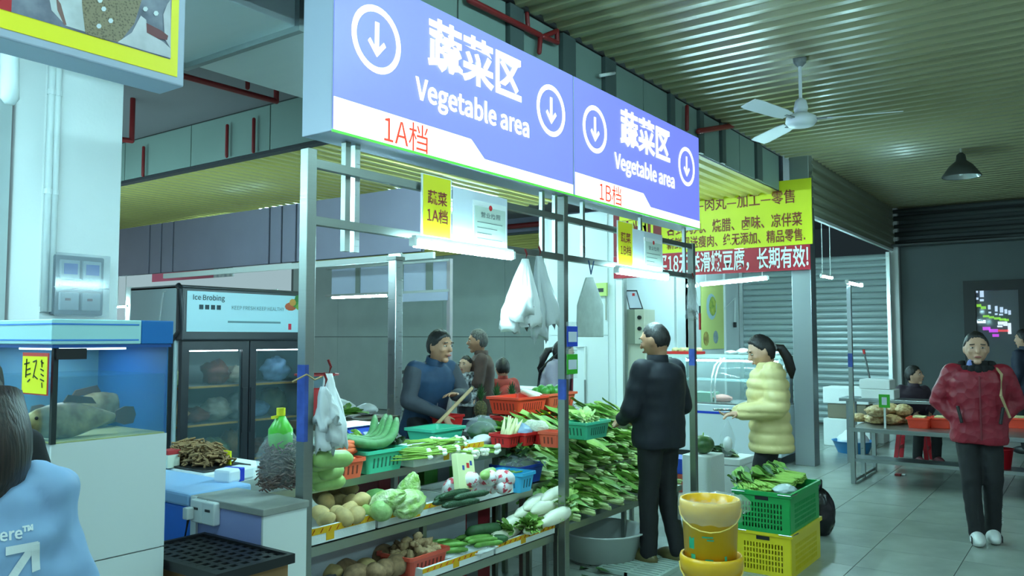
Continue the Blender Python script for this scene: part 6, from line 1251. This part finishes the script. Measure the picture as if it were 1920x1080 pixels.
def hair_mat(name, col, col2, rough=.5):
    m = M(name, col, rough, col2=col2, vs=1); nt = m.node_tree; tc = [n for n in nt.nodes if n.type == 'TEX_COORD'][0]; no = [n for n in nt.nodes if n.type == 'TEX_NOISE'][0]
    mp = nt.nodes.new('ShaderNodeMapping'); mp.inputs['Scale'].default_value = (130, 130, 9); nt.links.new(tc.outputs['Object'], mp.inputs['Vector']); nt.links.new(mp.outputs['Vector'], no.inputs['Vector'])
    bp = nt.nodes.new('ShaderNodeBump'); bp.inputs['Strength'].default_value = .35; bp.inputs['Distance'].default_value = .01
    nt.links.new(no.outputs['Fac'], bp.inputs['Height']); nt.links.new(bp.outputs['Normal'], nt.nodes['Principled BSDF'].inputs['Normal']); return m
HAIR = hair_mat('black_hair', (34, 29, 28), (14, 12, 12)); HAIRG = hair_mat('greying_hair', (104, 102, 100), (44, 42, 42)); HAIRB = hair_mat('brown_hair', (56, 40, 34), (22, 16, 15), .42)
def hand(mb, w, d, n, side, curl, s=1):
    """palm + five fingers: w wrist, d pointing direction, n palm normal (curl direction), side +1/-1 = where the thumb is"""
    d = Vector(d).normalized(); n = Vector(n); n = (n - d * n.dot(d)).normalized(); x = d.cross(n) * side
    w = Vector(w); c = w + d * .05 * s
    mb.ell(c, (.048 * s, .04 * s, .017 * s), 12, 8, Matrix((d, x, n)).transposed())
    for k, L in enumerate((.072, .08, .074, .058)):
        o = w + d * (.088 * s - .006 * abs(k - 1.2) * s) + x * ((1.5 - k) * .0195 * s); dd = (d + x * ((1.5 - k) * .06)).normalized(); ang = 0
        for j, f in enumerate((.45, .31, .24)):
            ang += curl * (.35, .6, .5)[j]; v = dd * math.cos(ang) + n * math.sin(ang); e = o + v * (L * f * s)
            mb.caps(o, e, (.0092 - .0009 * j) * s, (.0086 - .001 * j) * s, 8); o = e
    o = w + d * .025 * s + x * .03 * s; v = (d * .6 + x * .75 + n * .25).normalized()
    e = o + v * .036 * s; mb.caps(o, e, .0125 * s, .0105 * s, 8); e2 = e + (v * .6 + d * .6 + n * .4 * curl).normalized() * .028 * s; mb.caps(e, e2, .0102 * s, .008 * s, 8)
def person(label, loc, heading, H=1.7, J=None, yaw=0, pitch=0, skin=SKIN, hair=HAIR, hairstyle='short', jacket=None, jname='jacket', trousers=None, shoe=None, hem=.86, puff=0, fold=.006, girth=1.0, voxel=.011, hands=(), face=True, legs=True, sleeves=None, collar=None, seed=1, name='person', hoff=0, armr=1.0, hemw=1.0):
    s = H / 1.7; loc = Vector(loc)
    fx = Vector((math.cos(heading), math.sin(heading), 0)); lx = Vector((-fx.y, fx.x, 0)); up = Vector((0, 0, 1))
    D = dict(pel=(0, 0, .95), neck=(0, 0, 1.43), head=(.02, 0, 1.582), shL=(0, .175, 1.375), shR=(0, -.175, 1.375), elL=(-.03, .235, 1.11), elR=(-.03, -.235, 1.11), wrL=(.04, .235, .86), wrR=(.04, -.235, .86),
             hipL=(0, .085, .9), hipR=(0, -.085, .9), knL=(.02, .09, .5), knR=(.02, -.09, .5), anL=(-.02, .1, .085), anR=(-.02, -.1, .085))
    D.update(J or {})
    def W(q): return loc + (fx * q[0] + lx * q[1] + up * q[2]) * s
    P = {k: W(v) for k, v in D.items()}
    spine = (P['neck'] - P['pel']).normalized(); lat = (P['shL'] - P['shR']).normalized(); dep = lat.cross(spine).normalized()
    def torso(mb, prof, z0, ex):
        base = P['pel'] + (P['neck'] - P['pel']) * z0; rings = []; n = 24
        for t_, hw, hd in prof:
            c = base + (P['neck'] - base) * t_; rings.append([c + lat * ((hw * s * girth + ex) * math.copysign(abs(math.cos(a)) ** .85, math.cos(a))) + dep * ((hd * s * girth + ex) * math.copysign(abs(math.sin(a)) ** .85, math.sin(a))) for a in [2 * math.pi * k / n for k in range(n)]])
        mb.loft(rings)
    prof = [(0, .16, .115), (.2, .158, .112), (.4, .15, .106), (.62, .165, .115), (.8, .172, .115), (.92, .14, .095), (1.0, .062, .062)]
    # head frame
    hy = heading + yaw; hf = Vector((math.cos(hy), math.sin(hy), 0)); hl = Vector((-hf.y, hf.x, 0)); hf2 = (hf * math.cos(pitch) + up * math.sin(pitch)); hu = hf2.cross(hl)
    HM = Matrix((hf2, hl, hu)).transposed(); hc = P['head']; hs = 1.13 * (s ** .5 if H > 1.4 else s ** .4)
    def HP(x, y, z): return hc + HM @ (Vector((x, y, z)) * hs)
    mb = MB()
    def hfn(p):
        x, y, z = p
        if z < 0: y *= 1 - .26 * z * z; x = x * (1 - .36 * -z) if x < 0 else x * (1 - .05 * -z)
        return (x, y, z)
    mb.ell(hc, (.094 * hs, .076 * hs, .116 * hs), 24, 18, HM, hfn)
    mb.ell(HP(.06, 0, -.094), (.022 * hs, .028 * hs, .02 * hs), 10, 8, HM)
    mb.caps(HP(.09, 0, .012), HP(.106, 0, -.022), .009 * hs, .0145 * hs, 8)
    mb.ell(HP(.078, 0, .032), (.017 * hs, .056 * hs, .012 * hs), 10, 8, HM); mb.ell(HP(.086, 0, -.058), (.011 * hs, .026 * hs, .011 * hs), 10, 8, HM)
    for y in (-1, 1): mb.ell(HP(-.006, y * .077, -.004), (.019 * hs, .009 * hs, .031 * hs), 8, 8, HM); mb.ell(HP(.06, y * .042, -.02), (.022 * hs, .022 * hs, .02 * hs), 8, 6, HM)
    mb.caps(P['neck'] - spine * .05 * s, HP(-.018, 0, -.07), .058 * s, .05 * s, 14)
    torso(mb, prof, 0, -.022)
    for q in 'LR':
        mb.caps(P['neck'] - spine * .04 * s, P['sh' + q], .045 * s, .05 * s); mb.caps(P['sh' + q], P['el' + q], .046 * s, .037 * s); mb.caps(P['el' + q], P['wr' + q], .037 * s, .026 * s)
        if legs: mb.caps(P['pel'], P['hip' + q], .085 * s, .085 * s); mb.caps(P['hip' + q], P['kn' + q], .08 * s, .052 * s); mb.caps(P['kn' + q], P['an' + q], .05 * s, .034 * s)
    hd_ = dict((h[0], h[1:]) for h in hands)
    for q in 'LR':
        if q in hd_: dd, nn, sd_, cu = hd_[q]; hand(mb, P['wr' + q], fx * dd[0] + lx * dd[1] + up * dd[2], fx * nn[0] + lx * nn[1] + up * nn[2], sd_, cu, s)
        else: hand(mb, P['wr' + q], (P['wr' + q] - P['el' + q]), dep if True else fx, 1 if q == 'L' else -1, .5, s)
    me = solid(mb, voxel, 2)
    eyes = [HP(.09, y * .032, .008) for y in (-1, 1)]
    def ef(c, k):
        for e in eyes:
            d2 = (c - e).length
            if d2 < .024 * hs: return hf2 * (-.006 * hs * (1 - d2 / (.024 * hs)))
        return Vector((0, 0, 0))
    offset(me, ef)
    body = link(me, name, skin); tag(body, label, 'person')
    if face:
        for y in (-1, 1):
            MB().ell(HP(.0795, y * .032, .007), (.0105 * hs, .0145 * hs, .0046 * hs), 10, 8, HM).build('eye', M('eye_white', (190, 186, 180), .3), body, smooth=True)
            MB().ell(HP(.0885, y * .032, .007), (.0035 * hs, .0056 * hs, .0046 * hs), 8, 6, HM).build('iris', M('iris_dark', (24, 18, 16), .2), body, smooth=True)
            MB().obox(HP(.0885, y * .034, .031), .004 * hs, .017 * hs, .0032 * hs, hf2, (hl + hu * (-.12 * y)).normalized(), hu).build('eyebrow', hair, body, bevel=.001)
        MB().ell(HP(.094, 0, -.0585), (.0062 * hs, .024 * hs, .0068 * hs), 12, 8, HM).build('mouth', M('lips', (156, 86, 80), .45), body, smooth=True)
    # hair
    hb = MB()
    line = {'short': (.58, .0, -.5), 'crop': (.6, .1, -.45), 'bob': (.62, -.2, -1), 'tail': (.72, .1, -.7), 'back': (.55, -.1, -.8)}[hairstyle]
    def hair_fn(p):
        x, y, z = p
        lim = line[0] + (line[1] - line[0]) * min(1, max(0, (.75 - x) / .6)) if x > .15 else line[1] + (line[2] - line[1]) * min(1, max(0, (.15 - x) / .55))
        lim += .14 * nz((x * 5, y * 9, 0), 1, seed)
        k = min(1, max(0, (z - lim) / .3 + .55)); q = hfn(p); r_ = (.80 + .30 * k) if hairstyle != 'crop' else (.82 + .23 * k)
        r_ += (.05 * nz((x * 12, y * 12, z * 4), 1, seed) + .03 * nz((x * 30, y * 30, z * 8), 1, seed) if k > .4 else 0)
        return (q[0] * r_, q[1] * r_, q[2] * (r_ * .985))
    hb.ell(hc, (.094 * hs, .076 * hs, .116 * hs), 40, 30, HM, hair_fn); hb.build('hair', hair, body, smooth=True)
    if hairstyle == 'bob':
        b_ = MB(); n = 26; rings = []
        for i in range(9):
            z = .06 - .27 * i / 8; rr_ = 1.1 + .24 * math.sin(math.pi * min(1, i / 7)) - .3 * max(0, i - 6) / 2
            rings.append([HP(-.012 + math.cos(a) * .1 * rr_ * (1 if math.cos(a) < .3 else .55), math.sin(a) * .092 * rr_, z + .012 * nz((a * 4, i, 3), 1, seed)) for a in [2 * math.pi * k / n for k in range(n)]])
        b_.loft(rings); b_.build('hair_length', hair, body, smooth=True)
    if hairstyle == 'tail':
        MB().tube([HP(-.09, 0, .0), HP(-.135, 0, -.03), HP(-.15, 0, -.11), HP(-.14, 0, -.2), HP(-.12, 0, -.26)], [.026 * hs, .04 * hs, .045 * hs, .035 * hs, .01], 12, flat=.8).build('ponytail', hair, body, smooth=True)
        MB().tube([HP(-.098, .03 * math.cos(a), .0 + .03 * math.sin(a)) for a in [k * .7 for k in range(10)]], .008, 6).build('hair_band', M('hair_band', (150, 150, 150), .5), body)
    if hairstyle == 'back':
        b_ = MB(); rings = []; n = 20
        for i in range(6):
            z = .0 - .17 * i / 5; rings.append([HP(-.035 + math.cos(a) * .07, math.sin(a) * .086 * (1 - .05 * i), z) for a in [2 * math.pi * k / n for k in range(n)]])
        b_.loft(rings); b_.build('hair_length', hair, body, smooth=True)
    # jacket
    if jacket:
        jb = MB(); z0 = (hem - D['pel'][2]) / (D['neck'][2] - D['pel'][2]) if D['pel'][2] < .99 and hem < D['pel'][2] else 0
        jp = [(0, .172 * hemw, .13 * hemw), (.06, .176 * hemw, .134 * hemw), (.22, .172, .13), (.45, .168, .125), (.66, .18, .13), (.82, .188, .128), (.93, .155, .105), (1.0, .075, .075)]
        torso(jb, jp, z0, .006)
        for q in 'LR':
            jb.caps(P['neck'] - spine * .06 * s, P['sh' + q], .06 * s, .071 * s * armr); jb.caps(P['sh' + q], P['el' + q], .072 * s * armr, .06 * s * armr); jb.caps(P['el' + q], P['el' + q] + (P['wr' + q] - P['el' + q]) * .92, .06 * s * armr, .044 * s * armr)
        me = solid(jb, max(voxel, .013), 3)
        def jf(c, k):
            q = c - loc; dd = fold * (nz(q, 7, seed) + .6 * nz(q, 15, seed)) + fold * .9 * nz((q.x * 5, q.y * 5, q.z * 14), 1, seed)
            if puff: dd += puff * (abs(math.sin(math.pi * q.z / .085)) ** .7 - .6)
            return k * dd
        offset(me, jf)
        ja = link(me, jname, jacket, body)
        cm = collar or jacket; nb = P['neck']; b_ = MB(); rings = []
        for r_, z in ((.082, -.035), (.078, .0), (.074, .05), (.066, .052), (.066, .0)): rings.append([nb + spine * (z * s) + (lat * math.cos(a) + dep * math.sin(a) * 1.02) * (r_ * s * (1.12 if collar else 1)) + dep * .004 for a in [2 * math.pi * k / 24 for k in range(24)]])
        b_.loft(rings, False); b_.build('collar', cm, ja, smooth=True)
        if sleeves:
            sb = MB()
            for q in 'LR': sb.caps(P['sh' + q] + (P['el' + q] - P['sh' + q]) * .1, P['el' + q], .077 * s, .066 * s); sb.caps(P['el' + q], P['el' + q] + (P['wr' + q] - P['el' + q]) * .93, .066 * s, .049 * s)
            me = solid(sb, max(voxel, .013), 3)
            offset(me, lambda c, k: k * (fold * nz(c - loc, 9, seed) + fold * nz((c.x * 6, c.y * 6, c.z * 16), 1, seed)))
            link(me, 'sleeves', sleeves, body)
    if trousers and legs:
        tb = MB(); tb.ell(P['pel'] - up * .03 * s, (.125 * s, .17 * s, .13 * s), 16, 12, Matrix((fx, lx, up)).transposed())
        for q in 'LR': tb.caps(P['pel'], P['hip' + q], .1 * s, .1 * s); tb.caps(P['hip' + q], P['kn' + q], .1 * s, .076 * s); tb.caps(P['kn' + q], P['an' + q] - up * .0, .076 * s, .062 * s)
        me = solid(tb, max(voxel, .014), 3)
        offset(me, lambda c, k: k * (.006 * nz(c - loc, 9, seed) + .004 * nz(c - loc, 20, seed)))
        link(me, 'trousers', trousers, body)
    if shoe and legs:
        for q in 'LR':
            a = P['an' + q]; g = loc.z
            def sf(p): return (p[0], p[1] * (1 - .12 * p[0]), max(p[2], -.75) * (1 - .3 * max(0, p[0])))
            MB().ell((a.x + fx.x * .06 * s, a.y + fx.y * .06 * s, a.z - .085 * s + .045 * s), (.14 * s, .056 * s, .064 * s), 18, 12, Matrix((fx, lx, up)).transposed(), sf).build('shoe', shoe, body, smooth=True)
    return body, P, dict(fx=fx, lx=lx, s=s, HP=HP, spine=spine, lat=lat, dep=dep)
RIGHT = math.atan2(_r.y, _r.x); AWAY = YAW; LEFT = RIGHT + math.pi; TOWARD = YAW + math.pi
NAVY = M('coat_navy', (16, 20, 32), .75, var=.15, vs=12); BLK = M('trouser_black', (18, 19, 23), .75, var=.15, vs=10)
# --- man in dark coat, seen from behind
p = PZ(1238, 1056, 0)
b, P, E = person('man in dark navy jacket seen from behind before the leafy greens', (p.x, p.y, 0), LEFT - R(52), 1.69, dict(elL=(.02, .26, 1.1), elR=(.0, -.27, 1.1), wrL=(.24, .14, 1.0), wrR=(.24, -.12, 1.0), anL=(.02, .1, .085), anR=(-.08, -.1, .085)), yaw=R(16), pitch=R(-10), skin=SKIN2, hairstyle='crop', jacket=NAVY, trousers=BLK, shoe=M('shoe_olive', (96, 88, 52), .5), hem=.82, girth=1.16, armr=1.15, fold=.008, seed=3, voxel=.009)
# --- woman in yellow puffer
p = PD(1442, 700, 6.5); PY = M('puffer_yellow', (214, 196, 136), .5, var=.05, vs=8)
b, P, E = person('woman in pale yellow puffer jacket walking left with a ponytail', (p.x, p.y, 0), LEFT - R(8), 1.62, dict(elL=(-.02, .25, 1.12), elR=(-.02, -.25, 1.1), wrL=(.26, .17, 1.06), wrR=(.27, -.1, 1.03), neck=(.02, 0, 1.42), head=(.055, 0, 1.56), anL=(.18, .08, .09), knL=(.12, .09, .5), anR=(-.16, -.08, .1)), yaw=R(4), pitch=R(-22), hairstyle='tail', jacket=PY, jname='puffer_jacket', trousers=BLK, shoe=BLACK, hem=.74, puff=.014, girth=1.22, armr=1.45, hemw=1.05, seed=5, voxel=.01, hands=(('L', (1, -.1, -.1), (0, -.2, -1), 1, .8), ('R', (1, .2, -.1), (0, .2, 1), -1, .9)))
w = P['wrL'] + E['fx'] * .1; t = thing('carried_bag', 'thin white plastic bag hanging from the hand of the yellow-coated woman', 'bag', tuple(w - Vector((0, 0, .3)))); sack((w.x, w.y, w.z - .33), .07, .05, .28, 210, .3, CLEAR, 'film', t, .2); MB().ell((w.x, w.y, w.z - .24), (.045, .035, .06), 12, 8).build('contents', BAGW, t, smooth=True)
w = P['wrR'] + E['fx'] * .1; t = thing('phone', 'dark phone held by the yellow-coated woman', 'phone', tuple(w)); MB().obox(w + Vector((0, 0, .03)), .07, .036, .005, E['fx'], E['lx'], (0, 0, 1)).build('case', BLACK, t, bevel=.003); MB().obox(w + Vector((0, 0, .0355)), .064, .032, .0006, E['fx'], E['lx'], (0, 0, 1)).build('screen', M('phone_screen', (40, 44, 50), .1), t)
# --- woman in red jacket
p = PZ(1842, 1014, 0); RJ = M('jacket_red', (132, 14, 38), .5, var=.1, vs=14); FUR = M('fur_black', (20, 20, 22), .9)
nt = RJ.node_tree; vo = nt.nodes.new('ShaderNodeTexVoronoi'); vo.inputs['Scale'].default_value = 16; tc_n = nt.nodes.new('ShaderNodeTexCoord'); bp = nt.nodes.new('ShaderNodeBump'); bp.inputs['Strength'].default_value = .5; bp.inputs['Distance'].default_value = .02
nt.links.new(tc_n.outputs['Object'], vo.inputs['Vector']); nt.links.new(vo.outputs['Distance'], bp.inputs['Height']); nt.links.new(bp.outputs['Normal'], nt.nodes['Principled BSDF'].inputs['Normal'])
hd = math.atan2(-p.y, -p.x) + R(6)
b, P, E = person('woman in quilted red jacket and black trousers walking up the aisle', (p.x, p.y, 0), hd, 1.62, dict(elL=(-.06, .29, 1.14), elR=(-.06, -.29, 1.14), wrL=(.04, .15, .98), wrR=(.04, -.15, .98), anL=(-.02, .08, .085), anR=(.12, -.05, .085), knR=(.1, -.08, .5), knL=(.04, .085, .5), shL=(0, .185, 1.375), shR=(0, -.185, 1.375)), hairstyle='tail', jacket=RJ, trousers=BLK, shoe=M('shoe_white', (214, 218, 216), .5), hem=.80, girth=1.2, armr=1.18, collar=FUR, seed=8, voxel=.008, fold=.008)
s = E['s']; fx, lx = E['fx'], E['lx']; up = Vector((0, 0, 1)); ja = b.children[0]; ja = [c for c in b.children if c.name.startswith('jacket')][0]
nb = P['neck']; MB().ell(nb + fx * .055 + up * .0, (.03, .055, .05), 14, 10, Matrix((fx, lx, up)).transposed()).build('scarf', M('scarf_pink', (190, 40, 130), .7), b, smooth=True); MB().ell(nb + fx * .05 + lx * -.045 + up * .01, (.03, .03, .05), 12, 8, Matrix((fx, lx, up)).transposed()).build('shirt_collar', M('shirt_blue', (120, 130, 190), .7), b, smooth=True)
for k in range(16): MB().ell(nb + (fx * math.cos(k * .39) * .1 + lx * math.sin(k * .39) * .105) + up * (-.02 + .035 * (math.cos(k * .39) < .3)), .036, 8, 6).build('fur_tuft', FUR, ja, smooth=True)
base = Vector((p.x, p.y, 0))
MB().bar(base + fx * .162 + up * .80, base + fx * .158 + up * 1.3, .012, .008).build('zip', M('zip_dark', (110, 14, 32), .5), ja)
for q in (-1, 1): MB().bar(base + fx * .168 + lx * (q * .13) + up * .93, base + fx * .15 + lx * (q * .155) + up * 1.06, .02, .02).build('pocket', BLACK, ja, bevel=.004)
MB().tube([P['shL'] + up * .075 - lx * .06, P['shL'] + fx * .12 + up * .0 - lx * .02, base + fx * .17 + lx * .14 + up * 1.15, base + fx * .13 + lx * .2 + up * .98], .011, 6).build('bag_strap', M('strap_tan', (176, 150, 110), .5), b)
for q, a in (('L', P['anL']), ('R', P['anR'])):
    for k in range(3): MB().obox(a + fx * (.075 + .03 * k) + lx * (.047 if q == 'L' else -.047) - up * .035, .006, .003, .025, fx, lx).build('shoe_stripe', BLACK, b)
t0 = P['anL'] + lx * .066 + fx * .02 + up * .16; text('VERVINE', .045, M('trouser_print', (190, 194, 196), .6), t0, (0, 0, -1), lx * -.5 + fx * .87 if False else (fx * .9 - lx * .43), b, 'leg_print', th=0, sx=1.0)
# --- vegetable vendor behind the stall
p = PV(800, 700, 4.5); VEST = M('vest_teal', (30, 58, 86), .7, var=.15, vs=10); GREY = M('sleeve_grey', (58, 62, 70), .75, var=.1, vs=12)
b, P, E = person('vegetable vendor in dark blue vest leaning behind the stall', (p.x, p.y, 0), R(-100), 1.72, dict(pel=(-.03, 0, .95), neck=(.1, 0, 1.37), head=(.16, 0, 1.505), shL=(.07, .18, 1.33), shR=(.07, -.18, 1.33), elL=(.14, .28, 1.1), wrL=(.34, .02, 1.13), elR=(.1, -.26, 1.08), wrR=(.34, -.1, .98)), yaw=R(12), pitch=R(-2), skin=SKIN2, hairstyle='short', jacket=VEST, jname='vest', sleeves=GREY, trousers=BLK, shoe=BLACK, hem=.78, girth=1.02, seed=11, voxel=.008, hands=(('L', (.25, -1, .1), (.3, 0, -1), 1, .5), ('R', (.55, .3, -.9), (.7, .2, .3), -1, .45)))
MB().bar(P['neck'] + E['dep'] * .09 - E['spine'] * .06, P['neck'] + E['dep'] * .155 - E['spine'] * .42, .008, .006).build('zip', M('zip_grey', (150, 156, 160), .4), b)
q = P['wrR'] + Vector((.02, -.06, -.1)); t = thing('bamboo_pole', 'pale bamboo pole slanting between the vendor and the old man', 'pole', tuple(q)); a = PD(815, 800, 5.95); c = PD(885, 728, 6.5); MB().tube([a, c], .014, 8).build('shaft', M('bamboo_pole', (170, 140, 100), .6), t); MB().tube([c, c + (c - a) * .02], .016, 8).build('end_band', DARK, t)
# --- old man in brown jacket
p = PD(903, 700, 9.0); BRN = M('jacket_brown', (74, 50, 44), .7, var=.12, vs=10)
b, P, E = person('old man with grey hair in brown jacket facing left', (p.x, p.y, 0), LEFT, 1.68, dict(elL=(.02, .25, 1.12), elR=(.02, -.22, 1.1), wrL=(.24, .1, 1.1), wrR=(.26, -.08, 1.06), neck=(.0, 0, 1.42), head=(.04, 0, 1.57)), yaw=R(0), hair=HAIRG, skin=SKIN2, hairstyle='short', jacket=BRN, trousers=M('trouser_slate', (44, 52, 58), .75), shoe=BLACK, hem=.78, girth=1.1, seed=13, voxel=.012, hands=(('L', (1, -.2, 0), (0, -1, 0), 1, .6), ('R', (1, .2, 0), (0, 1, 0), -1, .6)))
# --- small child before him
p = PD(874, 720, 8.85); CH_ = M('coat_check', (196, 196, 200), .7, col2=(26, 26, 30), vs=22)
z0 = 1.36 - .86
b, P, E = person('small child in black and white coat before the old man', (p.x, p.y, z0), LEFT + R(60), .86, None, jacket=CH_, jname='coat', trousers=BLK, shoe=BLACK, hem=.7, girth=1.25, seed=15, voxel=.012, hairstyle='crop')
t = thing('high_stool', 'orange stool the small child stands on', 'stool', (p.x, p.y, 0)); OS = M('stool_orange', (214, 104, 30), .45); MB().box(p.x - .17, p.y - .17, z0 - .04, p.x + .17, p.y + .17, z0 - .005).build('seat', OS, t, bevel=.01)
for sx in (-1, 1):
    for sy in (-1, 1): MB().bar((p.x + sx * .15, p.y + sy * .15, 0), (p.x + sx * .13, p.y + sy * .13, z0 - .04), .035).build('leg', OS, t)
# --- child in red coat
p = PD(943, 700, 9.4)
b, P, E = person('child in red coat seen from behind beside the old man', (p.x, p.y, 0), AWAY + R(20), 1.33, None, jacket=M('coat_red', (150, 40, 30), .7, var=.1, vs=10), jname='coat', trousers=BLK, shoe=BLACK, hem=.8, girth=1.2, seed=17, voxel=.012, hairstyle='short', face=False)
MB().ell(P['neck'] - Vector((E['fx'].x * .13, E['fx'].y * .13, .2)), (.09, .12, .14), 14, 10, Matrix((E['fx'], E['lx'], Vector((0, 0, 1)))).transposed()).build('backpack', M('backpack_red', (170, 44, 34), .6), b, smooth=True)
# --- vendor in lilac with maroon apron
p = PD(1034, 700, 8.0); LIL = M('sleeve_lilac', (164, 156, 172), .7, var=.06, vs=10)
b, P, E = person('woman in lilac top and maroon apron behind the middle post', (p.x, p.y, 0), RIGHT - R(0), 1.62, dict(neck=(.06, 0, 1.4), head=(.12, 0, 1.52), elL=(.02, .25, 1.1), elR=(.02, -.25, 1.1), wrL=(.2, .18, .95), wrR=(.2, -.18, .95)), pitch=R(-20), hairstyle='tail', jacket=LIL, jname='top', trousers=BLK, shoe=BLACK, hem=.8, girth=1.15, seed=19, voxel=.012)
ap = MB(); MAR = M('apron_maroon', (110, 22, 40), .7); fx, lx = E['fx'], E['lx']; o = Vector((p.x, p.y, 0))
ap.loft([[o + fx * (f + .03 * 0) + lx * (l * w) + up * z for l in (-1, -.5, 0, .5, 1)] + [o + fx * (f - .015) + lx * (l * w) + up * z for l in (1, .5, 0, -.5, -1)] for f, w, z in ((.2, .17, .55), (.19, .18, .9), (.2, .15, 1.1), (.21, .1, 1.3))]); ap.build('apron', MAR, b, smooth=False)
for q in (-1, 1): MB().tube([o + fx * .2 + lx * (q * .09) + up * 1.3, o + fx * .06 + lx * (q * .09) + up * 1.445, o - fx * .11 + lx * (q * .05) + up * 1.28, o - fx * .15 - lx * (q * .1) + up * .98], .012, 6).build('apron_strap', BLACK, b)
# --- seated woman
sx, sy = SEAT[0], SEAT[1]
b, P, E = person('woman in dark top sitting on the red stool behind the tables', (sx, sy, 0), TOWARD - R(0), 1.58, dict(pel=(-.02, 0, .56), neck=(.04, 0, 1.03), head=(.06, 0, 1.18), shL=(.02, .17, .98), shR=(.02, -.17, .98), elL=(.06, .24, .74), elR=(.06, -.24, .74), wrL=(.25, .12, .66), wrR=(.25, -.12, .66), hipL=(.05, .09, .54), hipR=(.05, -.09, .54), knL=(.42, .12, .52), knR=(.42, -.12, .52), anL=(.36, .13, .085), anR=(.36, -.13, .085)), yaw=R(48), pitch=R(8), hairstyle='short', jacket=M('top_plum', (52, 36, 50), .75), jname='top', trousers=BLK, shoe=M('shoe_maroon', (90, 30, 40), .6), hem=.5, girth=1.1, seed=23, voxel=.012)
# --- man at the right edge
p = PD(1925, 700, 11.3)
person('man in dark blue jacket cut by the right edge of the picture', (p.x, p.y, 0), AWAY + R(25), 1.69, None, hairstyle='short', jacket=M('jacket_slate', (34, 42, 62), .7, var=.1, vs=9), trousers=BLK, shoe=BLACK, hem=.8, girth=1.12, seed=27, voxel=.012, yaw=R(10))
# --- foreground woman, lower left
p = PD(-54, 700, 1.92); SKY = M('jacket_sky', (142, 176, 216), .6, var=.06, vs=5)
b, P, E = person('person with dark bobbed hair in light blue jacket in the left foreground', (p.x, p.y, 0), AWAY + R(38), 1.5, dict(head=(.03, 0, 1.585)), pitch=R(-12), hairstyle='bob', hair=HAIRB, jacket=SKY, trousers=BLK, shoe=BLACK, hem=.7, girth=1.25, armr=1.4, fold=.02, hemw=1.05, seed=31, voxel=.01)
fx, lx, s = E['fx'], E['lx'], E['s']; ja = [c for c in b.children if c.name.startswith('jacket')][0]
# print on the back of the jacket, laid on its surface
from mathutils.bvhtree import BVHTree
BT_ = BVHTree.FromPolygons([v.co for v in ja.data.vertices], [tuple(f.vertices) for f in ja.data.polygons])
def on_back(o):
    for v in o.data.vertices:
        w_ = v.co.copy(); h = BT_.ray_cast(w_ - fx * 1.0, fx)
        if h[0]: v.co = h[0] - fx * .003
PRW = M('print_white', (232, 238, 240), .6)
h0 = BT_.ray_cast(CAMP, ray(22, 1000).normalized())[0] or Vector((p.x, p.y, 1.1)); h1 = BT_.ray_cast(CAMP, ray(38, 1052).normalized())[0] or h0 - up * .07
tx = text('here™', .03, PRW, h0, -lx, up, b, 'back_lettering', bold=.03, res=2, fit=.085); on_back(tx)
ar = MB()
def strip(pts, wd, n=14):
    for (a0, b0), (a1, b1) in zip(pts, pts[1:]):
        d = Vector((a1 - a0, b1 - b0)); q = Vector((-d.y, d.x)).normalized() * wd / 2; vs = []
        for i in range(n + 1):
            m_ = Vector((a0, b0)) + d * (i / n)
            for sg in (-1, 1): vs.append(h1 - lx * (m_.x + q.x * sg) + up * (m_.y + q.y * sg))
        ar.add(vs, [(2 * i, 2 * i + 1, 2 * i + 3, 2 * i + 2) for i in range(n)])
strip([(-.03, -.05), (.022, .022)], .018); strip([(-.03, .028), (.036, .028)], .018); strip([(.03, .034), (.034, -.03)], .018)
o = ar.build('back_arrow', PRW, b); on_back(o)
# --- head at the very left edge
p = PD(-58, 700, 2.35)
person('dark-haired person mostly outside the left edge of the picture', (p.x, p.y, 0), AWAY + R(60), 1.56, None, hairstyle='short', jacket=BLK, trousers=BLK, shoe=BLACK, hem=.8, seed=33, voxel=.013)

bpy.data.scenes.remove(TMP)
